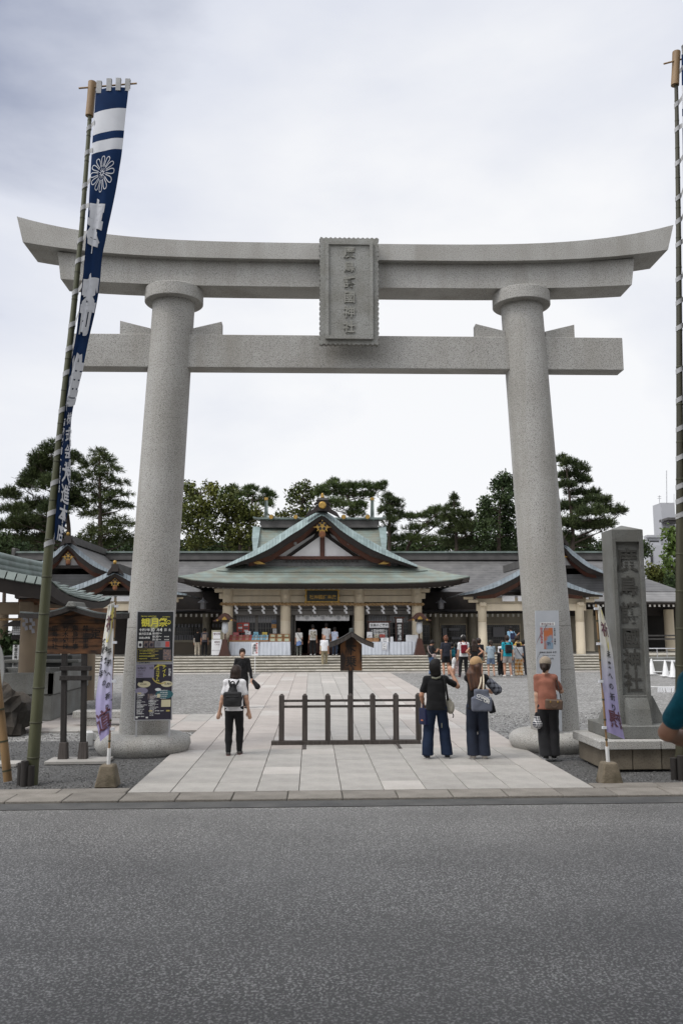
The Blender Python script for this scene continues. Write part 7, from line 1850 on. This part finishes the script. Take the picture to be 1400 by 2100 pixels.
p = G(980, 1557); person('person in tan cap with long auburn hair carrying a grey lettered tote', (p[0], p[1], 0), -.1, 1.63, True, top=('short', (.010, .010, .011)), bottom=('wide', (.012, .022, .055), mat('navy_denim', (.0055, .009, .021), .9, (.009, .015, .032), 5, .3, 90)), shoes=((.52, .47, .42), (.5, .48, .45)), hair=('auburn', 'long'), hat=('cap', (.42, .27, .14)),
       Lf=(-.045, .02), Rf=(.065, .02), head=(.75, .05), wide=.9, Rh=(.215, .17, .665), Rp=(1, -.3, -.9), Lh=(.13, .19, .66), Lp=(-1, -.3, -.6), sk=skin_p2, extra=w2_extra)
ging = mat('gingham', (.60, .60, .60), .9, extra=checks((.012, .013, .03), .036, .5)); brownl = mat('brown_leather', (.105, .065, .040), .5, (.08, .048, .03), 6)
def w3_extra(c):
    J, H, t, h = c['J'], c['H'], c['t'], c['h']; b_ = c['wst'] + J(.055, -.115, -.055)
    addblob('shoulder_bag', t, brownl, [Bx(b_, np.array([.070, .020, .034])*H, .014*H, roty(.07)), C(b_ + J(-.06, 0, .036), b_ + J(.06, 0, .036), .012*H, .012*H)], h, .012)
    for s in (-1, 1): MB().box(b_ + J(s*.035, -.037, .028), (.02, .012, .03), bev=.003).build('buckle', gold, t, local=True)
    c['strap'](b_ + J(.07, 0, .03), c['wst'] + J(.12, -.06, .12), c['sR'] + J(.0, .01, .03), .006*H, cloth((.02, .016, .014)), 'bag_strap')
    c['strap'](b_ + J(-.035, -.034, .0), b_ + J(-.0, -.05, -.05), b_ + J(.035, -.034, .0), .004*H, brownl, 'bag_strap')
    w_ = c['arms'][0][2]; q = w_ + J(.0, -.01, -.085)
    addblob('gingham_bag', t, ging, [C(q + J(0, 0, .02), q + J(.0, 0, -.055), .032*H, .045*H, 1.5), El(q + J(0, 0, -.05), (.05*H, .036*H, .04*H))], h, .015); addblob('bag_neck', t, cloth((.012, .012, .014)), [C(w_ + J(0, 0, -.03), q + J(0, 0, .03), .02*H, .03*H, 1.4)], h, .01)
    for hip, kn, ank, s in c['legs']:
        z0 = ank[2] - .042*H; pts = [(-.018, .026), (.0, .017), (.035, .034), (.002, .021)]
        for xx in (-1,): MB().prism(pts, lambda u, v: np.array([ank[0] - .0275*H, ank[1] + .025*H + u*H, z0 + v*H]), lambda u, v: np.array([ank[0] - .0245*H, ank[1] + .025*H + u*H, z0 + v*H])).build('shoe_mark', white_p, t, local=True)
p = G(1126, 1557); person('person in terracotta tee, beige cap and black wide trousers reading the white panel', (p[0], p[1], 0), -.18, 1.63, True, top=('short', (.30, .122, .083)), bottom=('wide', (.017, .017, .019)), shoes=((.012, .012, .013), (.66, .66, .66)), hair=('brown', 'pony'), hat=('cap', (.30, .245, .185)),
       Lf=(-.035, -.01), Rf=(.045, .02), lean=(-.012, .0), head=(.25, -.12), wide=.88, Lh=(-.105, .0, .475), Rh=(.055, .165, .735), Rp=(.7, -.3, -.8), sk=skin_p2, extra=w3_extra)
# big arm at the right edge
tealp = cloth((.008, .12, .17), .6, 14); Ya = 4.2; q = A(1364, 1500, Ya)
lw = thing('low_wall', 'low stone wall just outside the right edge of view with a person on it', 'wall', (4.2, 4.3, 0))
for k in range(5): MB().box((2.46 + k*.95, 4.3, .22), (.94, .6, .50), bev=.015).build('wall_stone', kerb_stone_m, lw)
person('person in teal polo shirt cut off by the right edge of view, elbow bent', (q[0] + .335, Ya, .47), .0, 1.73, True, top=('short', 0, tealp), bottom=('pants', (.05, .05, .055)), hair=('black', 'short'), Lh=(-.04, .14, .605), Lp=(-1, -.1, -.5), wide=1.15)

# ---------------------------------------------------------------- visitors by the steps, feet on the gravel
def gp(x, y, z=0): q = G(x, y, z); return (q[0], q[1], z)
def hgt(x, y, ytop): q = G(x, y); return A(x, ytop, q[1])[2]
GRP = 'visitors standing before the steps'
def vis(label, x, ytop, yf=1386, face=0., **k):
    q = G(x, yf); return person(label, (q[0], q[1], 0), face, min(1.86, A(x, ytop, q[1])[2]), group=GRP, **k)
vis('person in black printed tee and blue jeans looking down at a phone', 884, 1312, 1384, -1.1, top=('short', (.012, .012, .014)), bottom=('pants', 0, denim_l), hair=('black', 'short'), head=(0, -.5), Lh=(-.02, .2, .70), Rh=(.05, .2, .70), bag=('sling', (.45, .35, .33)))
vis('person with reddish hair in a bun, navy tee and black shorts with hand on hip', 915, 1304, 1387, .1, top=('short', (.020, .022, .032)), bottom=('shorts', (.012, .012, .014)), shoes=((.05, .05, .06), (.4, .4, .4)), hair=('red', 'bun'), Lh=(-.12, .02, .50))
vis('person wearing a large teal backpack with black shorts', 927, 1317, 1386, .05, top=('short', (.015, .015, .018)), bottom=('shorts', (.012, .012, .014)), hair=('black', 'short'), bag=('backpack', (.012, .13, .17)))
vis('person with dark bobbed hair in navy top and pale pink loose trousers', 937, 1318, 1384, .1, top=('short', (.018, .02, .05)), bottom=('wide', (.45, .33, .34)), hair=('black', 'bob'), Lf=(-.09, 0))
vis('person in white cap and white tee with a red drawstring backpack', 951, 1303, 1389, .0, top=('short', (.62, .62, .62)), bottom=('slim', (.012, .012, .013)), shoes=((.06, .015, .025), None), hair=('black', 'short'), hat=('cap', (.62, .60, .56)), bag=('backpack', (.16, .010, .020)), wide=1.1, Lf=(-.10, 0))
vis('person all in black with long dark hair and both hands on hips', 973, 1311, 1392, .0, top=('none', (.010, .010, .010)), bottom=('wide', (.010, .010, .010)), hair=('brown', 'long'), Lh=(-.09, -.03, .60), Rh=(.09, -.03, .60), Lp=(-1, -.3, 0), Rp=(1, -.3, 0))
vis('person in navy cap, black tee and sage green shorts', 983, 1309, 1387, .0, top=('short', (.014, .014, .016)), bottom=('shorts', (.17, .23, .17)), shoes=((.03, .03, .05), None), hair=('brown', 'tied'), hat=('cap', (.02, .03, .07)))
vis('person in pale blue tee and denim shorts with green cap and ponytail', 1007, 1313, 1387, .0, top=('short', (.30, .37, .42)), bottom=('shorts', (.17, .23, .33)), shoes=((.30, .20, .15), None), hair=('brown', 'pony'), hat=('cap', (.05, .09, .06)), Lf=(-.075, 0), Rf=(.085, 0), Lh=(-.05, .17, .66), Rh=(.05, .17, .66), sk=skin_p2)
vis('person in white tee and dark shorts standing on one leg behind the teal polo', 1031, 1314, 1384, -.3, top=('short', (.62, .62, .64)), bottom=('shorts', (.05, .05, .065)), shoes=((.6, .6, .6), None), hair=('brown', 'short'))
vis('person in long black coat dress between the white tee and the teal polo', 1027, 1330, 1385, .1, top=('long', (.012, .012, .013)), bottom=('wide', (.012, .012, .013)), hair=('black', 'short'))
vis('person in teal polo and pale grey shorts with a black backpack', 1041, 1303, 1388, .1, top=('short', (.015, .26, .33)), bottom=('shorts', (.36, .33, .31)), shoes=((.55, .53, .5), None), hair=('brown', 'short'), bag=('backpack', (.012, .012, .015)), wide=1.12, Lf=(-.07, .02), Rf=(.08, -.02))
vis('person with brown hair in cream top and grey trousers behind the backpack wearer', 1053, 1312, 1384, .1, top=('short', (.42, .38, .33)), bottom=('pants', (.22, .23, .26)), hair=('brown', 'short'))
vis('person with brown hair and beard in a mustard yellow tee', 1061, 1304, 1383, -.4, top=('short', (.48, .32, .06)), bottom=('pants', (.05, .05, .06)), hair=('brown', 'short'))
must = mat('mustard_plaid', (.50, .40, .27), .9, extra=checks((.30, .13, .02), .16, .5))
vis('person in straw hat, grey tee and mustard plaid trousers, rightmost of the visitors', 1064, 1315, 1387, -.1, top=('short', (.36, .37, .39)), bottom=('wide', 0, must), shoes=((.6, .59, .57), None), hair=('brown', 'bob'), hat=('hat', (.50, .34, .15)), bag=('sling', (.02, .02, .022)), Lh=(-.03, .16, .62))
vis('person in dark blue shirt half hidden by the right gate leg', 1074, 1312, 1384, .1, top=('short', (.02, .022, .03)), bottom=('pants', (.03, .03, .035)), hair=('black', 'short'))
GRP = 'worshippers at the hall'
def plat(label, x, ytop, Y, z, face=0., **k):
    q = A(x, 1300, Y); return person(label, (q[0], Y, z), face, min(1.84, A(x, ytop, Y)[2] - z), group=GRP, **k)
plat('person in light blue shirt on the steps pointing to the right', 1047, 1284, 44.4, PLAT - .12, .3, top=('short', (.28, .48, .66)), bottom=('pants', (.06, .06, .07)), hair=('black', 'short'), Rh=(.33, .10, .74), Rp=(0, -.2, -1), bag=('backpack', (.02, .025, .06)))
plat('person in white tee with a blue shirt tied round the waist at the doorway', 613, 1288, 45.2, PLAT, .1, top=('short', (.60, .59, .57)), bottom=('pants', (.11, .115, .10)), shoes=((.6, .6, .58), None), hair=('brown', 'bob'), bag=('sling', (.02, .02, .02)), extra=lambda c: addblob('tied_shirt', c['t'], cloth((.16, .24, .45)), [C(c['J'](0, 0, .565), c['J'](0, 0, .50), .072*c['H'], .088*c['H'], 1.2), C(c['J'](0, -.01, .50), c['J'](0, -.02, .36), .088*c['H'], .105*c['H'], 1.25)], c['h'], .02, cuts=[(c['J'](0, 0, .36), (.3, 0, -1))], fold=.006))
plat('person in white shirt with a patterned backpack and black trousers at the doorway', 641.5, 1281, 45.3, PLAT, .1, top=('short', (.62, .61, .59)), bottom=('slim', (.012, .012, .013)), shoes=((.5, .5, .5), (.6, .6, .6)), hair=('black', 'short'), extra=lambda c: addblob('patterned_backpack', c['t'], mat('blotch_print', (.46, .44, .38), .9, (.12, .10, .07), 16, lo=.48, hi=.54), [Bx(c['chest'] + c['J'](0, -.10, -.04), np.array([.07, .03, .085])*c['H'], .02*c['H'])], c['h'], .02))
plat('tall person in white shirt standing in the middle of the doorway', 669, 1278, 45.6, PLAT, .0, top=('short', (.64, .63, .63)), bottom=('pants', (.03, .035, .05)), shoes=((.4, .42, .42), None), hair=('black', 'short'), wide=1.05)
plat('person in pale blue printed tee and dark jeans at the right of the doorway', 686, 1286, 45.3, PLAT, -.4, top=('short', (.42, .46, .58)), bottom=('pants', (.022, .03, .05)), shoes=((.55, .55, .55), None), hair=('black', 'short'), Lh=(-.04, .17, .66))
plat('bald person in white tee and khaki trousers climbing the steps', 665, 1302, ST0 + .95, RISE*2, .0, top=('short', (.66, .66, .68)), bottom=('pants', (.26, .22, .14)), shoes=((.05, .045, .04), None), hair=('black', 'bald'), Lf=(-.05, .0), Rf=(.05, .12, .07), sk=skin, extra=lambda c: addblob('beige_bag', c['t'], cloth((.45, .38, .27)), [Bx(c['wst'] + c['J'](-.10, .02, -.02), np.array([.03, .03, .055])*c['H'], .015*c['H'])], c['h'], .02))
plat('person in black top and cream trousers at the left charm counter', 405.5, 1289, 45.6, PLAT, .1, top=('short', (.010, .010, .011)), bottom=('pants', (.48, .42, .33)), shoes=((.55, .52, .48), None), hair=('black', 'short'), extra=lambda c: addblob('pale_sleeve', c['t'], cloth((.55, .50, .44)), [C(c['arms'][0][1], c['arms'][0][2], .03*c['H'], .024*c['H'])], c['h'], .02))
plat('person in dark clothes with a beige and grey backpack at the left charm counter', 420, 1288, 45.5, PLAT, .1, top=('short', (.07, .07, .09)), bottom=('slim', (.012, .012, .013)), hair=('black', 'short'), bag=('backpack', (.30, .24, .20)))

# ================================================================== TREES
bark_m = mat('pine_bark', (.075, .055, .042), .95, (.035, .027, .021), 6, .8, 14, stretch=(1, 1, .3))
def leafmat(name, c, c2, isl=.45): return mat(name, c, .75, c2, .55, lo=.38, hi=.62, island=isl, spec=.25)
pine_d = leafmat('pine_needles_dark', (.038, .056, .022), (.062, .080, .028), .6); pine_g = leafmat('pine_needles', (.055, .084, .026), (.085, .112, .036), .6)
cedar_g = leafmat('cedar_sprays', (.048, .068, .024), (.075, .090, .030)); broad_y = leafmat('yellow_green_leaves', (.105, .110, .020), (.060, .075, .018)); broad_d = leafmat('deep_green_leaves', (.042, .066, .018), (.085, .090, .018)); broad_b = leafmat('dark_leaves', (.028, .048, .018), (.045, .066, .022))
def foliage(pads, kind, rs, dens_, Ysc):
    V = []; 
    for c, r in pads:
        n = int(dens_*r[0]*r[2]*(105 if kind != 'broad' else 75)) + 14
        d = rs.normal(size=(n, 3)); d /= np.linalg.norm(d, axis=1, keepdims=True); rad = rs.random(n)**.42
        if kind != 'broad': d[:, 2] = np.where(d[:, 2] < -.25, -d[:, 2]*.6, d[:, 2])
        p = c + d*rad[:, None]*r
        if kind == 'broad':
            m = 9; q = p[:, None] + rs.normal(scale=.17, size=(n, m, 3)); s = rs.uniform(.07, .15, (n, m, 1))
            a = rs.normal(size=(n, m, 3)); a /= np.linalg.norm(a, axis=-1, keepdims=True); b = rs.normal(size=(n, m, 3)); b -= a*(a*b).sum(-1, keepdims=True); b /= np.linalg.norm(b, axis=-1, keepdims=True)
            T = np.stack([q - a*s, q + b*s*.62, q + a*s, q - b*s*.62], 2).reshape(-1, 4, 3); V.append(T)
        else:
            m = 13; ax = d*np.array([1, 1, .7]) + np.array([0, 0, .75 if kind == 'pine' else .05]); 
            if kind == 'cedar': ax[:, 2] -= .35
            ax /= np.linalg.norm(ax, axis=1, keepdims=True)
            sp = rs.normal(size=(n, m, 3))*.55 + ax[:, None]; sp /= np.linalg.norm(sp, axis=-1, keepdims=True)
            ln = rs.uniform(.18, .40, (n, m, 1)); w = np.cross(sp, rs.normal(size=(n, m, 3))); w /= np.linalg.norm(w, axis=-1, keepdims=True); w *= rs.uniform(.016, .034, (n, m, 1))
            b0 = p[:, None] + sp*.02
            T = np.stack([b0 - w*.6, b0 + w*.6, b0 + sp*ln + w*.5, b0 + sp*ln - w*.5], 2).reshape(-1, 4, 3); V.append(T)
    return np.concatenate(V)
def quads_mesh(name, Q, m, par):
    me = bpy.data.meshes.new(name); n = len(Q)
    me.vertices.add(n*4); me.vertices.foreach_set('co', Q.reshape(-1)); me.loops.add(n*4); me.loops.foreach_set('vertex_index', np.arange(n*4)); me.polygons.add(n)
    me.polygons.foreach_set('loop_start', np.arange(n)*4); me.materials.append(m); me.update(calc_edges=True); me.validate()
    o = bpy.data.objects.new(name, me); COL.objects.link(o)
    if par is not None: o.parent = par
    return o
def tree(label, name, pads_px, Y, trunk_px, kind, m, dens_=1.0, seed=1, depth=.9, group=None, lean=0):
    rs = np.random.default_rng(seed); pads = []
    for x, y, rx, ry in pads_px:
        yy = Y + rs.uniform(-1, 1)*depth; c = A(x, y, yy); s = yy/1750*1.02; pads.append((c, np.array([rx*s*1.14, max(rx, ry)*s*1.0, ry*s*1.55])))
    tx = A(trunk_px[0][0], trunk_px[0][1], Y)
    t = thing(name, label, 'tree', (tx[0], Y, -.1), group=group); o = np.array([tx[0], Y, -.1])
    b = MB(); tr_ = [np.array([tx[0] + .1, Y, -.2])] + [A(x, y, Y) for x, y in trunk_px]; n = len(tr_)
    cur = smoothcurve(tr_, 24); zt = cur[-1][2]; r0 = max(.14, zt*.017); rad = np.linspace(r0, .045, 24); b.tube(cur - o, rad, 9)
    for c, r in pads:
        i = int(np.clip(np.argmin(np.abs(cur[:, 2] - (c[2] - .5*abs(c[0]-tx[0])))), 4, 22)); a = cur[i]
        mid = (a + c)/2 + np.array([rs.uniform(-.15, .15), 0, rs.uniform(-.25, .05)]); e = c - np.array([0, 0, r[2]*.4])
        b.tube(smoothcurve([a, mid, e], 7) - o, np.linspace(rad[i]*.5, .02, 7), 5)
        for k in range(3):
            d = rs.normal(size=3)*r*.7; b.tube(np.array([mid*.4 + e*.6, (e + c + d)/2, c + d]) - o, np.linspace(.028, .010, 3), 4)
    b.build('trunk', bark_m, t, local=True)
    Q = foliage(pads, kind, rs, dens_, Y) - o
    quads_mesh('crown', Q, m, t); return t
GT = 'trees behind the shrine'
tree('tall dark pine with heavy rounded clumps at far left behind the banner pole', 'pine_tree', [(105,930,22,16),(80,950,18,18),(120,960,25,18),(75,985,28,17),(110,1000,30,18),(55,1000,16,12),(20,1020,20,13),(32,1050,26,11),(75,1045,30,16),(112,1050,28,18),(25,1085,26,12),(70,1085,33,15),(15,1112,20,11),(60,1115,35,13),(110,1110,28,15),(150,945,15,13),(150,990,17,16),(155,1040,18,18),(90,965,25,16),(135,1020,25,16),(50,1070,26,12),(95,1080,30,16)], 62, [(140, 1150), (142, 1080), (132, 1010), (112, 940)], 'pine', pine_d, 2.0, 3, 1.6, GT)
tree('conifer with drooping layered sprays left of the left gate leg', 'cedar_tree', [(202,932,15,9),(214,946,20,10),(184,958,16,11),(226,964,22,7),(200,980,33,10),(238,990,22,6),(190,1008,34,11),(240,1014,26,6),(208,1032,40,11),(252,1040,18,7),(196,1056,32,12),(246,1074,26,11),(214,1094,40,14),(188,1114,30,12),(250,1110,26,13)], 61, [(206, 1150), (206, 1060), (205, 990), (204, 930)], 'cedar', cedar_g, 1.25, 4, 1.0, GT)
tree('yellowish green broadleaf tree just right of the left gate leg', 'broadleaf_tree', [(385,1000,13,8),(395,1015,18,11),(430,1000,13,9),(440,1012,13,11),(402,1040,26,15),(432,1045,22,15),(386,1070,18,17),(420,1078,28,16),(402,1108,33,13),(374,1040,9,18)], 65, [(400, 1150), (405, 1090), (408, 1040), (412, 1005)], 'broad', broad_y, 1.0, 5, 1.2, GT)
tree('green broadleaf tree with yellowing top between the yellowish tree and the hall roof', 'broadleaf_tree', [(470,1012,17,11),(464,1030,20,13),(490,1036,18,12),(502,1050,24,12),(470,1060,26,14),(512,1062,17,12),(460,1090,24,14),(500,1090,27,13),(490,1116,30,11),(528,1056,11,8)], 64, [(492, 1150), (492, 1100), (486, 1060), (480, 1015)], 'broad', broad_d, 1.1, 6, 1.2, GT)
tree('dark pine with flat pads rising behind the broadleaf tree left of the hall roof', 'pine_tree', [(482,1004,9,5),(515,1006,15,6),(502,1018,22,8),(545,1013,10,6),(556,1020,9,5),(535,1030,22,7),(550,1037,14,4)], 69, [(515, 1150), (512, 1080), (516, 1035), (520, 1010)], 'pine', pine_g, 1.5, 7, 1.0, GT)
tree('small airy broadleaf tree left of the roof crest', 'broadleaf_tree', [(610,1006,13,9),(628,1000,11,8),(598,1021,9,9),(626,1026,15,11),(642,1012,12,9),(606,1051,24,6),(632,1050,18,10),(580,1056,17,5)], 68, [(622, 1150), (622, 1080), (620, 1040), (622, 1005)], 'broad', broad_d, .65, 8, 1.0, GT)
tree('wide pine with layered pads directly behind the roof crest', 'pine_tree', [(685,990,9,5),(680,1001,20,7),(720,1001,21,8),(746,1001,19,7),(700,1016,30,9),(771,1004,17,7),(784,996,8,5),(745,1019,27,7),(690,1040,30,11),(735,1041,18,9),(726,1056,22,7),(660,1015,14,12)], 66, [(728, 1150), (726, 1080), (722, 1040), (700, 995)], 'pine', pine_g, 1.6, 9, 1.2, GT)
tree('narrow pine at the right end of the main roof ridge', 'pine_tree', [(798,1021,11,5),(800,1030,15,6),(806,1041,19,6),(790,1050,17,7),(811,1056,17,6),(800,1071,17,8),(795,1091,16,10),(806,1112,20,11),(816,1031,9,3)], 65, [(798, 1150), (798, 1090), (799, 1050), (799, 1020)], 'pine', pine_d, 1.4, 10, .9, GT)
tree('low spreading pine with long bare limbs right of the hall roof', 'pine_tree', [(835,1063,17,7),(860,1063,19,6),(880,1056,17,6),(896,1049,15,7),(850,1086,24,7),(886,1081,18,7),(840,1107,24,8),(876,1112,26,8),(902,1066,12,8)], 67, [(828, 1150), (840, 1110), (866, 1082), (892, 1055)], 'pine', pine_g, 1.25, 11, 1.0, GT)
tree('pointed conifer midway between the hall roof and the right gate leg', 'pine_tree', [(930,1025,5,7),(928,1040,11,7),(918,1050,11,6),(936,1060,19,9),(915,1070,17,9),(946,1078,20,11),(925,1096,27,12),(956,1091,20,12),(961,1062,12,9),(936,1119,30,11),(976,1086,13,13),(970,1116,20,13)], 64, [(936, 1150), (935, 1100), (932, 1060), (930, 1025)], 'pine', pine_d, 1.5, 12, 1.1, GT)
tree('dense dark broadleaf tree touching the left side of the right gate leg', 'broadleaf_tree', [(1036,986,17,11),(1020,996,13,9),(1046,1000,13,9),(1030,1020,19,12),(1000,1036,15,12),(1010,1060,25,15),(1046,1050,17,16),(1000,1090,23,17),(1040,1090,25,18),(1020,1119,33,13),(989,1066,9,9)], 63, [(1022, 1150), (1022, 1100), (1024, 1050), (1030, 1000)], 'broad', broad_b, 1.5, 13, 1.3, GT)
tree('big pine with spreading pads right of the right gate leg', 'pine_tree', [(1150,948,13,9),(1166,955,15,10),(1190,965,13,10),(1170,980,25,10),(1196,990,13,10),(1160,1000,20,9),(1186,1016,23,8),(1216,1015,13,8),(1210,1031,21,10),(1236,1031,15,9),(1170,1046,28,13),(1210,1056,30,13),(1240,1051,17,10),(1268,1052,14,10),(1165,1080,25,15),(1206,1085,28,14),(1240,1080,20,12),(1160,1110,18,14),(1196,1115,20,11)], 62, [(1172, 1150), (1174, 1090), (1168, 1030), (1160, 955)], 'pine', pine_d, 2.0, 14, 1.4, GT)
tree('bright green broadleaf branches beside the right bamboo pole', 'broadleaf_tree', [(1376,1101,13,10),(1379,1131,14,10),(1372,1158,6,5),(1395,1115,12,16)], 44, [(1412, 1250), (1408, 1180), (1400, 1140), (1384, 1105)], 'broad', leafmat('fresh_leaves', (.085, .125, .025), (.06, .095, .022)), 1.3, 15, .6)
tree('rounded green shrub behind the side wing roof, nearest the stone monument', 'shrub', [(1345,1186,19,17),(1334,1176,11,12),(1354,1178,10,12)], 62, [(1345, 1240), (1345, 1210), (1345, 1195), (1345, 1180)], 'broad', broad_d, 1.3, 16, .8, 'shrubs behind the side wing')
tree('rounded green shrub behind the side wing roof, beside the bamboo pole', 'shrub', [(1386,1186,17,15),(1375,1196,12,10),(1402,1180,16,16)], 60, [(1386, 1240), (1386, 1210), (1386, 1195), (1386, 1180)], 'broad', broad_b, 1.4, 17, .8, 'shrubs behind the side wing')
tree('low dark evergreen at the far left edge behind the pavilion roof', 'broadleaf_tree', [(8,1112,24,13),(40,1128,22,9),(-20,1105,24,16)], 58, [(10, 1200), (10, 1160), (10, 1135), (10, 1115)], 'broad', broad_b, 1.3, 18, .8, GT)
tree('dark leafy shrub under the pavilion beside the white inscribed post', 'shrub', [(14,1335,16,22),(30,1350,14,22),(6,1375,12,16)], 27, [(16, 1400), (16, 1380), (16, 1360), (16, 1340)], 'broad', broad_b, 4.0, 19, .4)
hd = thing('hedge', 'long low mass of dark evergreen foliage behind the corridors', 'hedge', (0, 74, 0)); rs_h = np.random.default_rng(21); hp_ = []
for x in np.arange(-60, 1330, 17):
    hp_.append((A(x, 1128 + rs_h.uniform(-12, 6), 74), np.array([.9, .8, .75])))
quads_mesh('foliage', foliage(hp_, 'broad', rs_h, 1.2, 74) - np.array([0, 74, 0]), broad_b, hd)

# added trees, unseen behind the viewpoint, put there to darken the near road
rs_s = np.random.default_rng(31); broad_s = leafmat('shade_leaves', (.05, .075, .02), (.07, .09, .022))
for X, Y0_ in ((-3.6, -4.6), (4.2, -4.9)):
    t = thing('added_shade_tree', 'added unseen tree %s the viewpoint, crown placed to shade the near road' % ('left of' if X < 0 else 'right of'), 'tree', (X, Y0_, 0), group='added shade trees behind the viewpoint')
    b = MB(); b.tube(smoothcurve([(0, 0, -.2), (.1, .1, 2.5), (0, .3, 5)], 12), np.linspace(.32, .18, 12), 10); ps = []
    for k in range(190):
        c = np.array([X*1.1, Y0_ + 4.6, 6.6]) + rs_s.uniform(-1, 1, 3)*np.array([5.2, 6.0, 1.2]); c[1] = min(c[1], 5.2); c[2] = max(c[2], 4.9, 2.12 + (c[1] + 1.2)*.82 + 1.1); ps.append((c, rs_s.uniform(.7, 1.2, 3)))
        if k % 4 == 0: b.tube(smoothcurve([(0, .2, 4.2), (c - (X, Y0_, 0))*.6 + (0, 0, 1.5), c - (X, Y0_, 0)], 8), np.linspace(.10, .02, 8), 6)
    b.build('trunk', bark_m, t, local=True)
    quads_mesh('crown', foliage(ps, 'broad', rs_s, 1.2, 0)*1.0 - np.array([X, Y0_, 0]), broad_s, t)
